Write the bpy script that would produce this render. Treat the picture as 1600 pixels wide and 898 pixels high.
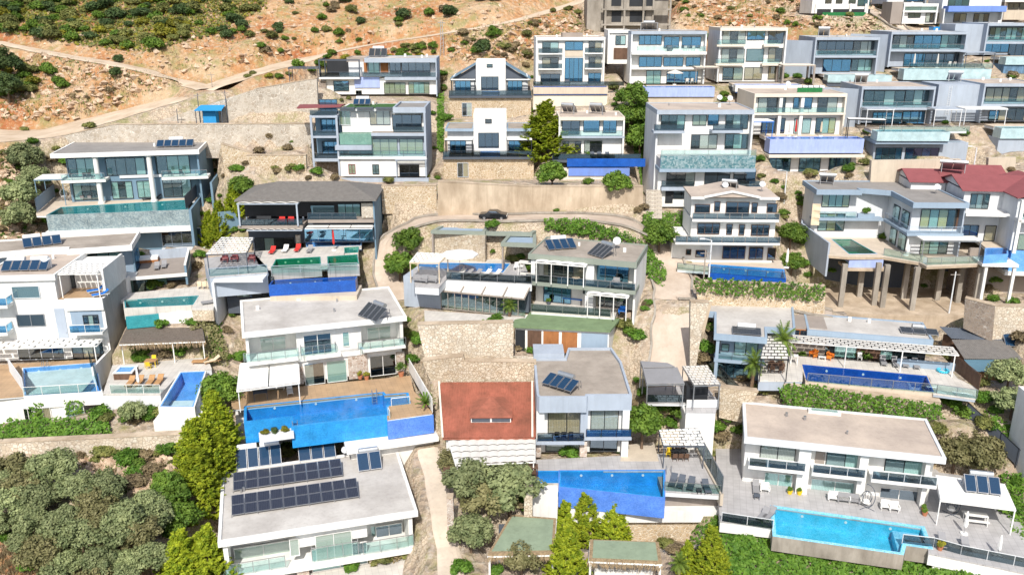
import bpy, math, random
import numpy as np
from mathutils import Vector, Matrix
from mathutils.geometry import tessellate_polygon
random.seed(7); rng = np.random.default_rng(7)
R = math.radians
for o in list(bpy.data.objects): bpy.data.objects.remove(o)
sc = bpy.context.scene
col = sc.collection
# ---------------------------------------------------------------- camera, light
FOC, PITCH, CAMZ = 1350.0, R(18.0), 60.0
cam = bpy.data.objects.new('camera', bpy.data.cameras.new('camera')); col.objects.link(cam)
cam.location = (0, 0, CAMZ); cam.rotation_euler = (R(90) - PITCH, 0, 0)
cam.data.sensor_width = 36; cam.data.lens = FOC / 1600 * 36; cam.data.clip_start = .5; cam.data.clip_end = 6000
sc.camera = cam
SUN_EL, SUN_AZ = R(46), R(-3.5)        # sun behind the camera, a touch to its left
w = bpy.data.worlds.new('World'); sc.world = w; w.use_nodes = True
nt = w.node_tree; nt.nodes.clear()
sky = nt.nodes.new('ShaderNodeTexSky'); sky.sky_type = 'NISHITA'; sky.sun_disc = False; sky.dust_density = 2.5; sky.ozone_density = .6
sky.sun_elevation = SUN_EL; sky.sun_rotation = R(180) - SUN_AZ
bg = nt.nodes.new('ShaderNodeBackground'); bg.inputs[1].default_value = .135
wo = nt.nodes.new('ShaderNodeOutputWorld')
nt.links.new(sky.outputs[0], bg.inputs[0]); nt.links.new(bg.outputs[0], wo.inputs[0])
sl = bpy.data.lights.new('sun', 'SUN'); sl.energy = 4.6; sl.angle = R(.5); sl.color = (1, .955, .88)
so = bpy.data.objects.new('sun', sl); col.objects.link(so)
# light travels towards +Y, down; azimuth offset to the right
d = Vector((math.sin(-SUN_AZ) * math.cos(SUN_EL), math.cos(SUN_AZ) * math.cos(SUN_EL), -math.sin(SUN_EL)))
so.rotation_euler = d.to_track_quat('-Z', 'Y').to_euler(); so.location = (0, 0, 150)
sc.view_settings.view_transform = 'Standard'; sc.view_settings.look = 'None'; sc.view_settings.gamma = 1
sc.view_settings.use_curve_mapping = False
sc.view_settings.exposure = .18
sc.cycles.max_bounces = 6; sc.cycles.transparent_max_bounces = 12; sc.cycles.caustics_reflective = False; sc.cycles.caustics_refractive = False
# ---------------------------------------------------------------- measuring
CP, SP = math.cos(PITCH), math.sin(PITCH)
CAMP = Vector((0, 0, CAMZ))
ZO = [0, 0, 1.0]
def tile(x=0, y=0, k=3.99): ZO[0], ZO[1], ZO[2] = x, y, k
def full(u, v): return ZO[0] + u / ZO[2], ZO[1] + v / ZO[2]
def ray(u, v):
 u, v = full(u, v)
 t, s = (u - 800) / FOC, -(v - 449) / FOC
 return Vector((t, CP + s * SP, -SP + s * CP))
def dep(v): return 126000.0 / (v + 730.0)      # distance to the hillside at image row v
def at(u, v, D): return CAMP + ray(u, v) * D
# ---------------------------------------------------------------- materials
MATS = {}
def _new(name):
 m = bpy.data.materials.new(name); m.use_nodes = True; n = m.node_tree
 return m, n, n.nodes['Principled BSDF']
def node(n, t, **k):
 x = n.nodes.new(t)
 for a, b in k.items():
  if a.startswith('i_'):
   key = a[2:]; x.inputs[int(key) if key.isdigit() else key.replace('_', ' ')].default_value = b
  else: setattr(x, a, b)
 return x
def rgba(c, f=1.0): return tuple(min(1, x * f) for x in c[:3]) + (1,)
def mat(name, c, rough=.85, var=.12, scale=.6, bump=0.0, bscale=8, spec=.3, stain=None, coat=0, metal=0, objvar=0):
 """plain surface with slight large and fine colour variation"""
 if name in MATS: return MATS[name]
 m, n, p = _new(name); L = n.links.new
 tc = node(n, 'ShaderNodeTexCoord')
 mp = node(n, 'ShaderNodeMapping'); mp.inputs['Scale'].default_value = (1, 1, .45); L(tc.outputs['Object'], mp.inputs[0])
 nz = node(n, 'ShaderNodeTexNoise', i_Scale=scale, i_Detail=8, i_Roughness=.65); L(mp.outputs[0], nz.inputs['Vector'])
 r = node(n, 'ShaderNodeValToRGB'); e = r.color_ramp.elements
 e[0].position, e[1].position = .3, .68; e[0].color = rgba(stain if stain else c, 1 - var); e[1].color = rgba(c, 1 + var * .45)
 m4 = node(n, 'ShaderNodeMapping'); m4.inputs['Scale'].default_value = (3.2, 3.2, .22); L(tc.outputs['Object'], m4.inputs[0])
 n4 = node(n, 'ShaderNodeTexNoise', i_Scale=1.0, i_Detail=5, i_Roughness=.6); L(m4.outputs[0], n4.inputs['Vector']); q4 = node(n, 'ShaderNodeMapRange', i_1=.52, i_2=.72, i_4=var * 1.2); L(n4.outputs[0], q4.inputs[0])
 L(nz.outputs[0], r.inputs[0]); x4 = node(n, 'ShaderNodeMixRGB', i_2=rgba(tuple(a * b for a, b in zip(c, (.42, .38, .33))))); L(q4.outputs[0], x4.inputs[0]); L(r.outputs[0], x4.inputs[1]); out = x4.outputs[0]
 if objvar:
  oi = node(n, 'ShaderNodeObjectInfo'); hs = node(n, 'ShaderNodeHueSaturation'); mr = node(n, 'ShaderNodeMapRange')
  mr.inputs[3].default_value = 1 - objvar; mr.inputs[4].default_value = 1 + objvar
  L(oi.outputs['Random'], mr.inputs[0]); L(mr.outputs[0], hs.inputs['Value']); L(out, hs.inputs['Color']); out = hs.outputs[0]
 L(out, p.inputs['Base Color'])
 p.inputs['Roughness'].default_value = rough; p.inputs['Specular IOR Level'].default_value = spec; p.inputs['Metallic'].default_value = metal
 if bump:
  b = node(n, 'ShaderNodeTexNoise', i_Scale=bscale, i_Detail=4); L(tc.outputs['Object'], b.inputs['Vector'])
  bm = node(n, 'ShaderNodeBump', i_Strength=bump, i_Distance=.05); L(b.outputs[0], bm.inputs['Height']); L(bm.outputs[0], p.inputs['Normal'])
 MATS[name] = m; return m
def stone_mat(name, c1, c2, mortar, scale=2.0, mw=.06):
 m, n, p = _new(name); L = n.links.new
 tc = node(n, 'ShaderNodeTexCoord');
 nz = node(n, 'ShaderNodeTexNoise', i_Scale=1.5, i_Detail=3); L(tc.outputs['Object'], nz.inputs['Vector'])
 mx = node(n, 'ShaderNodeMixRGB', i_0=.06); L(tc.outputs['Object'], mx.inputs[1]); L(nz.outputs['Color'], mx.inputs[2])
 v = node(n, 'ShaderNodeTexVoronoi', i_Scale=scale, feature='DISTANCE_TO_EDGE'); L(mx.outputs[0], v.inputs['Vector'])
 v2 = node(n, 'ShaderNodeTexVoronoi', i_Scale=scale); L(mx.outputs[0], v2.inputs['Vector'])
 sp = node(n, 'ShaderNodeSeparateColor'); L(v2.outputs['Color'], sp.inputs[0])
 cr = node(n, 'ShaderNodeMixRGB', i_1=rgba(c1), i_2=rgba(c2)); L(sp.outputs[0], cr.inputs[0])
 big = node(n, 'ShaderNodeTexNoise', i_Scale=.35, i_Detail=6); L(tc.outputs['Object'], big.inputs['Vector'])
 mr = node(n, 'ShaderNodeMapRange', i_1=.3, i_2=.7, i_3=.72, i_4=1.1); L(big.outputs[0], mr.inputs[0])
 hs = node(n, 'ShaderNodeHueSaturation'); L(mr.outputs[0], hs.inputs['Value']); L(cr.outputs[0], hs.inputs['Color'])
 ml = node(n, 'ShaderNodeMapRange', i_1=mw * .5, i_2=mw * 1.3); L(v.outputs['Distance'], ml.inputs[0])
 fx = node(n, 'ShaderNodeMixRGB', i_1=rgba(mortar)); L(ml.outputs[0], fx.inputs[0]); L(hs.outputs[0], fx.inputs[2])
 L(fx.outputs[0], p.inputs['Base Color']); p.inputs['Roughness'].default_value = .9
 bm = node(n, 'ShaderNodeBump', i_Strength=.7, i_Distance=.06); L(ml.outputs[0], bm.inputs['Height']); L(bm.outputs[0], p.inputs['Normal'])
 MATS[name] = m; return m
def tile_mat(name, c, c2, size=.5, gap=.03, rough=.5, mort=None, cell=1.0):
 """square tiles, cell colour jitter"""
 m, n, p = _new(name); L = n.links.new
 tc = node(n, 'ShaderNodeTexCoord')
 b = node(n, 'ShaderNodeTexBrick', i_Scale=1 / size, i_Mortar_Size=gap, i_Brick_Width=cell, i_Row_Height=1.0, i_Mortar_Smooth=.3)
 b.offset = 0; b.inputs['Color1'].default_value = rgba(c); b.inputs['Color2'].default_value = rgba(c2)
 b.inputs['Mortar'].default_value = rgba(mort or tuple(x * .7 for x in c)); L(tc.outputs['Object'], b.inputs['Vector'])
 nz = node(n, 'ShaderNodeTexNoise', i_Scale=.7, i_Detail=6); L(tc.outputs['Object'], nz.inputs['Vector'])
 mr = node(n, 'ShaderNodeMapRange', i_1=.3, i_2=.7, i_3=.85, i_4=1.08); L(nz.outputs[0], mr.inputs[0])
 hs = node(n, 'ShaderNodeHueSaturation'); L(mr.outputs[0], hs.inputs['Value']); L(b.outputs[0], hs.inputs['Color'])
 L(hs.outputs[0], p.inputs['Base Color']); p.inputs['Roughness'].default_value = rough
 MATS[name] = m; return m
def mosaic_mat(name, c, c2, size=.06):
 m, n, p = _new(name); L = n.links.new
 tc = node(n, 'ShaderNodeTexCoord'); v = node(n, 'ShaderNodeTexVoronoi', i_Scale=1 / size, i_Randomness=.35); L(tc.outputs['Object'], v.inputs['Vector'])
 sp = node(n, 'ShaderNodeSeparateColor'); L(v.outputs['Color'], sp.inputs[0])
 nz = node(n, 'ShaderNodeTexNoise', i_Scale=.9, i_Detail=6); L(tc.outputs['Object'], nz.inputs['Vector'])
 cr = node(n, 'ShaderNodeMixRGB', i_1=rgba(c), i_2=rgba(c2)); L(sp.outputs[0], cr.inputs[0])
 mr = node(n, 'ShaderNodeMapRange', i_1=.3, i_2=.7, i_3=.82, i_4=1.12); L(nz.outputs[0], mr.inputs[0])
 hs = node(n, 'ShaderNodeHueSaturation'); L(mr.outputs[0], hs.inputs['Value']); L(cr.outputs[0], hs.inputs['Color'])
 L(hs.outputs[0], p.inputs['Base Color']); p.inputs['Roughness'].default_value = .25
 MATS[name] = m; return m
def water_mat(name, tint, ripple=.6):
 m, n, p = _new(name); L = n.links.new; n.nodes.remove(p)
 tr = node(n, 'ShaderNodeBsdfTransparent'); tr.inputs[0].default_value = rgba(tint)
 gl = node(n, 'ShaderNodeBsdfGlossy', i_Roughness=.03)
 tc = node(n, 'ShaderNodeTexCoord'); nz = node(n, 'ShaderNodeTexNoise', i_Scale=1.7, i_Detail=4); L(tc.outputs['Object'], nz.inputs['Vector'])
 bm = node(n, 'ShaderNodeBump', i_Strength=ripple, i_Distance=.05); L(nz.outputs[0], bm.inputs['Height'])
 fr = node(n, 'ShaderNodeFresnel', i_IOR=1.33); L(bm.outputs[0], gl.inputs['Normal']); L(bm.outputs[0], fr.inputs['Normal'])
 mx = node(n, 'ShaderNodeMixShader'); L(fr.outputs[0], mx.inputs[0]); L(tr.outputs[0], mx.inputs[1]); L(gl.outputs[0], mx.inputs[2])
 L(mx.outputs[0], n.nodes['Material Output'].inputs[0]); MATS[name] = m; return m
def glass_mat(name, tint, refl=.3, gcol=(1, 1, 1), rough=.02, wob=.03):
 m, n, p = _new(name); L = n.links.new; n.nodes.remove(p)
 tr = node(n, 'ShaderNodeBsdfTransparent'); tr.inputs[0].default_value = rgba(tint)
 gl = node(n, 'ShaderNodeBsdfGlossy', i_Roughness=rough); gl.inputs[0].default_value = rgba(gcol)
 tc = node(n, 'ShaderNodeTexCoord'); nz = node(n, 'ShaderNodeTexNoise', i_Scale=.5, i_Detail=1); L(tc.outputs['Object'], nz.inputs['Vector'])
 bm = node(n, 'ShaderNodeBump', i_Strength=wob, i_Distance=.3); L(nz.outputs[0], bm.inputs['Height']); L(bm.outputs[0], gl.inputs['Normal'])
 mx = node(n, 'ShaderNodeMixShader'); mx.inputs[0].default_value = refl
 L(tr.outputs[0], mx.inputs[1]); L(gl.outputs[0], mx.inputs[2])
 L(mx.outputs[0], n.nodes['Material Output'].inputs[0]); MATS[name] = m; return m
def curtain_mat(name, c, stripes=14.0, horiz=False, dark=.62):
 m, n, p = _new(name); L = n.links.new
 tc = node(n, 'ShaderNodeTexCoord')
 wv = node(n, 'ShaderNodeTexWave', i_Scale=stripes / 6.28 if not horiz else stripes / 6.28, i_Distortion=1.2 if not horiz else 0)
 wv.bands_direction = 'Z' if horiz else 'X'; L(tc.outputs['Object'], wv.inputs['Vector'])
 cr = node(n, 'ShaderNodeMixRGB', i_1=rgba(c, dark), i_2=rgba(c)); L(wv.outputs['Fac'], cr.inputs[0]); L(cr.outputs[0], p.inputs['Base Color'])
 p.inputs['Roughness'].default_value = .9; MATS[name] = m; return m
def leaf_mat(name, dark, light, nscale=.9, objvar=.18, trans=.25):
 m, n, p = _new(name); L = n.links.new
 tc = node(n, 'ShaderNodeTexCoord'); nz = node(n, 'ShaderNodeTexNoise', i_Scale=nscale, i_Detail=4, i_Roughness=.7); L(tc.outputs['Object'], nz.inputs['Vector'])
 r = node(n, 'ShaderNodeValToRGB'); e = r.color_ramp.elements; e[0].position, e[1].position = .36, .64; e[0].color, e[1].color = rgba(dark), rgba(light); L(nz.outputs[0], r.inputs[0])
 oi = node(n, 'ShaderNodeObjectInfo'); mr = node(n, 'ShaderNodeMapRange'); mr.inputs[3].default_value = 1 - objvar; mr.inputs[4].default_value = 1 + objvar; L(oi.outputs['Random'], mr.inputs[0])
 hs = node(n, 'ShaderNodeHueSaturation'); L(mr.outputs[0], hs.inputs['Value']); L(r.outputs[0], hs.inputs['Color'])
 L(hs.outputs[0], p.inputs['Base Color']); p.inputs['Roughness'].default_value = .6; p.inputs['Specular IOR Level'].default_value = .25
 tl = node(n, 'ShaderNodeBsdfTranslucent'); L(hs.outputs[0], tl.inputs[0])
 mx = node(n, 'ShaderNodeMixShader'); mx.inputs[0].default_value = trans; L(p.outputs[0], mx.inputs[1]); L(tl.outputs[0], mx.inputs[2])
 L(mx.outputs[0], n.nodes['Material Output'].inputs[0]); MATS[name] = m; return m
# palette
mat('white', (.77, .77, .75), var=.12, bump=.1, stain=(.68, .67, .64), scale=.45)
mat('white2', (.66, .68, .70), var=.08, stain=(.58, .60, .62))
mat('cream', (.66, .60, .51), var=.1)
mat('sand', (.52, .45, .36), var=.16)
mat('lgrey', (.36, .41, .48), var=.14)
mat('bluegrey', (.27, .35, .44), var=.1)
mat('steel', (.15, .24, .32), var=.1)
mat('teal', (.10, .19, .25), var=.1)
mat('dkgrey', (.085, .10, .125), var=.15)
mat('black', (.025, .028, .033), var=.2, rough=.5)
mat('taupe', (.30, .26, .23), var=.14)
mat('sage', (.24, .27, .23), var=.1)
mat('concrete', (.34, .31, .27), var=.28, bump=.3, scale=.5, stain=(.26, .23, .19))
mat('concwarm', (.50, .41, .31), var=.25, bump=.3, scale=.4, stain=(.38, .29, .20))
mat('screed', (.36, .315, .27), var=.2, scale=.35, bump=.2, stain=(.30, .26, .22))
mat('screedl', (.50, .48, .45), var=.2, scale=.3, bump=.15, stain=(.46, .43, .40))
mat('screedp', (.50, .42, .35), var=.16, scale=.3, bump=.15, stain=(.43, .36, .31))
mat('screedg', (.27, .255, .24), var=.2, scale=.4, bump=.2)
mat('deckstone', (.55, .47, .38), var=.16, scale=.7)
mat('wood', (.36, .15, .055), var=.3, scale=2)
mat('woodd', (.13, .075, .05), var=.35, scale=2)
mat('teak', (.42, .24, .11), var=.25, scale=3)
mat('green_turf', (.05, .13, .035), var=.35, scale=3, bump=.4)
mat('greenfence', (.02, .16, .05), var=.35, scale=6, bump=.3)
mat('greenroof', (.17, .24, .13), var=.22, scale=.8)
mat('mattgreen', (.24, .30, .21), var=.18, scale=.8)
mat('redfab', (.55, .035, .03), var=.15)
mat('blue_paint', (.02, .16, .55), var=.1)
mat('bluesheet', (.03, .27, .58), var=.1)
mat('bluewall', (.14, .24, .62), var=.14, stain=(.16, .24, .50))
mat('lavwall', (.34, .42, .70), var=.15, scale=1.5)
mat('fabric', (.62, .60, .56), var=.08)
mat('fabricb', (.64, .53, .38), var=.08)
mat('greyfab', (.26, .26, .27), var=.1)
mat('whitefab', (.80, .79, .76), var=.04)
mat('metal', (.45, .46, .48), var=.1, rough=.35, metal=.8)
mat('tank', (.50, .52, .54), var=.12, rough=.3, metal=.7)
mat('tankw', (.70, .72, .74), var=.1, rough=.4)
mat('terracotta', (.42, .17, .09), var=.2)
mat('orange', (.75, .22, .03), var=.1)
mat('yellow', (.70, .50, .03), var=.1)
mat('thatch', (.34, .25, .15), var=.5, scale=5, bump=.9, bscale=20)
mat('thatchd', (.17, .14, .115), var=.5, scale=5, bump=.9, bscale=20)
mat('bark', (.16, .11, .075), var=.35, scale=5, bump=.6)
mat('palmbark', (.24, .16, .10), var=.5, scale=9, bump=.8)
mat('slate', (.17, .16, .15), var=.2, scale=2)
mat('maroon', (.24, .075, .08), var=.12, scale=1)
mat('soil', (.30, .17, .09), var=.3, scale=1, bump=.5)
mat('plume', (.60, .52, .38), var=.2)
mat('mosblue', (.12, .22, .34), var=.5, scale=2.5)
stone_mat('stone', (.54, .43, .30), (.42, .31, .19), (.66, .58, .46), 3.0)
stone_mat('stonew', (.60, .53, .42), (.47, .38, .27), (.32, .24, .16), 3.2, .045)
stone_mat('stonel', (.68, .62, .52), (.55, .46, .35), (.40, .32, .24), 3.0, .045)
stone_mat('stoneg', (.52, .47, .40), (.40, .34, .27), (.60, .55, .48), 2.3, .05)
stone_mat('stoned', (.30, .24, .19), (.20, .16, .13), (.40, .36, .32), 2.8, .04)
stone_mat('stoner', (.58, .50, .44), (.34, .24, .18), (.62, .58, .52), 3.2, .05)
tile_mat('deck', (.50, .44, .38), (.46, .41, .35), .6)
tile_mat('deckg', (.43, .42, .42), (.40, .39, .39), .6)
tile_mat('deckw', (.60, .57, .52), (.56, .53, .49), .6)
tile_mat('deckb', (.43, .29, .17), (.40, .27, .16), .6)
tile_mat('wooddeck', (.34, .20, .10), (.29, .17, .09), .14, .06, .6, cell=14)
mosaic_mat('mosgrey', (.16, .22, .25), (.32, .38, .38), .14)
mosaic_mat('mosteal', (.05, .16, .19), (.28, .36, .38), .22)
mosaic_mat('mosgreen', (.13, .26, .22), (.18, .32, .26), .1)
mosaic_mat('pb_blue', (.02, .22, .56), (.03, .30, .66), .1)
mosaic_mat('pb_deep', (.01, .07, .34), (.015, .10, .42), .1)
mosaic_mat('pb_cyan', (.03, .42, .62), (.10, .55, .72), .09)
mosaic_mat('pb_cyanl', (.16, .50, .72), (.34, .68, .84), .12)
mosaic_mat('pb_teal', (.03, .24, .28), (.05, .30, .33), .1)
mosaic_mat('pb_green', (.02, .22, .17), (.03, .28, .21), .1)
mosaic_mat('pb_peri', (.07, .19, .60), (.11, .25, .70), .1)
mosaic_mat('pb_sky', (.11, .31, .68), (.17, .39, .76), .1)
mosaic_mat('pb_pale', (.38, .52, .56), (.44, .58, .60), .12)
water_mat('water', (.80, .95, 1.0)); water_mat('water_teal', (.62, .92, .92)); water_mat('water_green', (.5, .88, .72)); water_mat('water_dry', (1, 1, 1))
glass_mat('pane', (.88, .96, .95), .15, (.7, .9, 1.0))
glass_mat('pane_blue', (.42, .66, .80), .42, (.4, .75, 1.0))
glass_mat('pane_grey', (.90, .92, .90), .12, (.85, .92, 1.0))
glass_mat('pane_clear', (.80, .86, .86), .22)
glass_mat('pane_dark', (.22, .27, .31), .30, (.6, .75, .9))
glass_mat('rail_glass', (.80, .90, .89), .10, (.75, .95, 1.0))
glass_mat('rail_dark', (.40, .45, .48), .12, (.7, .9, 1.0))
curtain_mat('curtain', (.74, .78, .76)); curtain_mat('curtainy', (.80, .62, .28)); curtain_mat('curtaing', (.50, .66, .62))
curtain_mat('blind', (.66, .76, .70), 22, True, .5); curtain_mat('tancur', (.62, .52, .36), 12)
curtain_mat('louvre', (.30, .32, .34), 40, True, .4)
# photovoltaic / collector glass
def cells(name, c, line, size, w_):
 m, n, p = _new(name); L = n.links.new; tc = node(n, 'ShaderNodeTexCoord')
 b = node(n, 'ShaderNodeTexBrick', i_Scale=1 / size, i_Mortar_Size=w_, i_Brick_Width=1.0, i_Row_Height=1.0); b.offset = 0
 b.inputs['Color1'].default_value = rgba(c); b.inputs['Color2'].default_value = rgba(c, 1.15); b.inputs['Mortar'].default_value = rgba(line)
 L(tc.outputs['Object'], b.inputs['Vector']); L(b.outputs[0], p.inputs['Base Color'])
 p.inputs['Roughness'].default_value = .12; p.inputs['Specular IOR Level'].default_value = .5; MATS[name] = m
cells('pv', (.018, .022, .036), (.09, .10, .13), .16, .05)
cells('collector', (.012, .035, .075), (.03, .07, .13), .12, .04)
cells('collectorg', (.05, .055, .06), (.02, .022, .025), .16, .1)
# corrugated sheets: real relief comes from the mesh; leaf materials
leaf_mat('lf_olive', (.13, .17, .07), (.34, .38, .18), .9, .3)
leaf_mat('lf_olivel', (.13, .13, .05), (.27, .25, .12))
leaf_mat('lf_green', (.055, .12, .015), (.18, .28, .04))
leaf_mat('lf_creeper', (.045, .12, .012), (.15, .27, .035), 1.5)
leaf_mat('lf_dark', (.035, .07, .025), (.11, .16, .05))
leaf_mat('lf_thuja', (.12, .19, .012), (.40, .45, .03), 1.8)
leaf_mat('lf_scrub', (.09, .11, .03), (.26, .26, .08), 1.0, .35)
leaf_mat('lf_yellow', (.12, .14, .02), (.36, .32, .03), 1.0, .25)
leaf_mat('lf_dry', (.16, .12, .07), (.34, .27, .15), 1.0, .25)
leaf_mat('lf_palm', (.06, .12, .02), (.22, .30, .05), 1.0)
# ---------------------------------------------------------------- mesh builder
class MB:
 def __init__(s): s.v, s.f, s.mi, s.m = [], [], [], 0
 def box(s, x0, x1, y0, y1, z0, z1):
  if x1 < x0: x0, x1 = x1, x0
  if y1 < y0: y0, y1 = y1, y0
  if z1 < z0: z0, z1 = z1, z0
  b = len(s.v)
  s.v += [(x0, y0, z0), (x1, y0, z0), (x1, y1, z0), (x0, y1, z0), (x0, y0, z1), (x1, y0, z1), (x1, y1, z1), (x0, y1, z1)]
  for q in ((0, 3, 2, 1), (4, 5, 6, 7), (0, 1, 5, 4), (1, 2, 6, 5), (2, 3, 7, 6), (3, 0, 4, 7)):
   s.f.append(tuple(b + i for i in q)); s.mi.append(s.m)
  return s
 def face(s, pts):
  b = len(s.v); s.v += [tuple(p) for p in pts]; s.f.append(tuple(range(b, b + len(pts)))); s.mi.append(s.m); return s
 def prism(s, poly, z0, z1, holes=()):
  """poly: list of (x,y) at any order; vertical extrusion z0..z1 with holes"""
  loops = [ccw(poly)] + [ccw(h)[::-1] for h in holes]
  flat = [p for l in loops for p in l]
  tris = tessellate_polygon([[Vector((x, y, 0)) for x, y in l] for l in loops])
  b = len(s.v); n = len(flat)
  s.v += [(x, y, z1) for x, y in flat] + [(x, y, z0) for x, y in flat]
  for t in tris:
   a, c, e = (flat[i] for i in t)
   cr = (c[0] - a[0]) * (e[1] - a[1]) - (c[1] - a[1]) * (e[0] - a[0])
   t = t if cr > 0 else t[::-1]
   s.f.append(tuple(b + i for i in t)); s.mi.append(s.m)
   s.f.append(tuple(b + n + i for i in reversed(t))); s.mi.append(s.m)
  k = 0
  for l in loops:
   m = len(l)
   for i in range(m):
    j = (i + 1) % m
    s.f.append((b + k + i, b + n + k + i, b + n + k + j, b + k + j)); s.mi.append(s.m)
   k += m
  return s
 def tube(s, p, q, r, r2=None, seg=8, cap=True):
  p, q = Vector(p), Vector(q); r2 = r if r2 is None else r2
  a = (q - p).normalized(); o = a.orthogonal().normalized(); c = a.cross(o); b = len(s.v)
  for i in range(seg):
   t = 2 * math.pi * i / seg; e = o * math.cos(t) + c * math.sin(t)
   s.v.append(tuple(p + e * r)); s.v.append(tuple(q + e * r2))
  for i in range(seg):
   j = (i + 1) % seg; s.f.append((b + 2 * i, b + 2 * j, b + 2 * j + 1, b + 2 * i + 1)); s.mi.append(s.m)
  if cap:
   s.f.append(tuple(b + 2 * i for i in reversed(range(seg)))); s.mi.append(s.m)
   s.f.append(tuple(b + 2 * i + 1 for i in range(seg))); s.mi.append(s.m)
  return s
 def bar(s, p, q, w_, h_):
  """rectangular bar from p to q, width w_, height h_"""
  p, q = Vector(p), Vector(q); a = (q - p).normalized(); up = Vector((0, 0, 1))
  if abs(a.z) > .95: up = Vector((0, 1, 0))
  sd = a.cross(up).normalized(); u = sd.cross(a); b = len(s.v)
  for e in (p, q):
   for (i, j) in ((-1, -1), (1, -1), (1, 1), (-1, 1)): s.v.append(tuple(e + sd * i * w_ / 2 + u * j * h_ / 2))
  for qd in ((0, 3, 2, 1), (4, 5, 6, 7), (0, 1, 5, 4), (1, 2, 6, 5), (2, 3, 7, 6), (3, 0, 4, 7)):
   s.f.append(tuple(b + i for i in qd)); s.mi.append(s.m)
  return s
 def build(s, name, m, parent=None, label=None):
  me = bpy.data.meshes.new(name); me.from_pydata(s.v, [], s.f)
  ms = m if isinstance(m, (list, tuple)) else [m]
  for x in ms: me.materials.append(MATS[x])
  if len(ms) > 1: me.polygons.foreach_set('material_index', s.mi)
  me.update()
  o = bpy.data.objects.new(name, me); col.objects.link(o)
  if parent is not None: o.parent = parent
  if label: o['label'] = label
  return o
def ccw(p):
 a = sum(p[i][0] * p[(i + 1) % len(p)][1] - p[(i + 1) % len(p)][0] * p[i][1] for i in range(len(p)))
 return list(p) if a > 0 else list(p)[::-1]
def offset(poly, d):
 """offset a ccw polygon outwards by d"""
 p = ccw(poly); n = len(p); out = []
 for i in range(n):
  a, b, c = Vector(p[i - 1]), Vector(p[i]), Vector(p[(i + 1) % n])
  e1, e2 = (b - a).normalized(), (c - b).normalized()
  n1, n2 = Vector((e1.y, -e1.x)), Vector((e2.y, -e2.x))
  k = 1 + n1.dot(n2); out.append(tuple(b + (n1 + n2) * (d / max(.3, k))))
 return out
def tag(o, label=None, cat=None, group=None, kind=None):
 if label: o['label'] = label
 if cat: o['category'] = cat
 if group: o['group'] = group
 if kind: o['kind'] = kind
 return o
def empty(name, loc, rz=0.0):
 o = bpy.data.objects.new(name, None); col.objects.link(o); o.location = loc; o.rotation_euler = (0, 0, rz); o.empty_display_size = .3; return o
KIDS = {}
def copy_tree(o, loc, rz=0.0, scale=1.0, label=None, group=None):
 def cp(x, parent):
  c = x.copy(); col.objects.link(c)
  if parent: c.parent = parent
  for ch in KIDS_OF(x): cp(ch, c)
  return c
 c = cp(o, None); c.location = loc; c.rotation_euler = (0, 0, rz)
 c.scale = (scale,) * 3 if not isinstance(scale, tuple) else scale
 if label: c['label'] = label
 if group: c['group'] = group
 return c
def KIDS_OF(x):
 if x.name not in KIDS: KIDS[x.name] = list(x.children)
 return KIDS[x.name]
PADS = []
class Fr:
 """a frame standing in the place: local x to the right along a front, y back into the hill, z up"""
 def __init__(s, O, yaw): s.O, s.yaw = Vector(O), yaw; s.ex = Vector((math.cos(yaw), math.sin(yaw), 0)); s.ey = Vector((-math.sin(yaw), math.cos(yaw), 0))
 def loc(s, P): d_ = P - s.O; return Vector((d_.dot(s.ex), d_.dot(s.ey), d_.z))
 def w(s, x, y, z=0.0): return s.O + s.ex * x + s.ey * y + Vector((0, 0, z))
 def q(s, u, v, y=0.0):
  r = ray(u, v); k = (y - (CAMP - s.O).dot(s.ey)) / r.dot(s.ey); return s.loc(CAMP + r * k)
 def qx(s, u, v, x=0.0):
  r = ray(u, v); k = (x - (CAMP - s.O).dot(s.ex)) / r.dot(s.ex); return s.loc(CAMP + r * k)
 def t(s, u, v, z=0.0):
  r = ray(u, v); k = (s.O.z + z - CAMZ) / r.z; return s.loc(CAMP + r * k)
 def tp(s, pts, z): return [tuple(s.t(u, v, z)[:2]) for u, v in pts]
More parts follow.
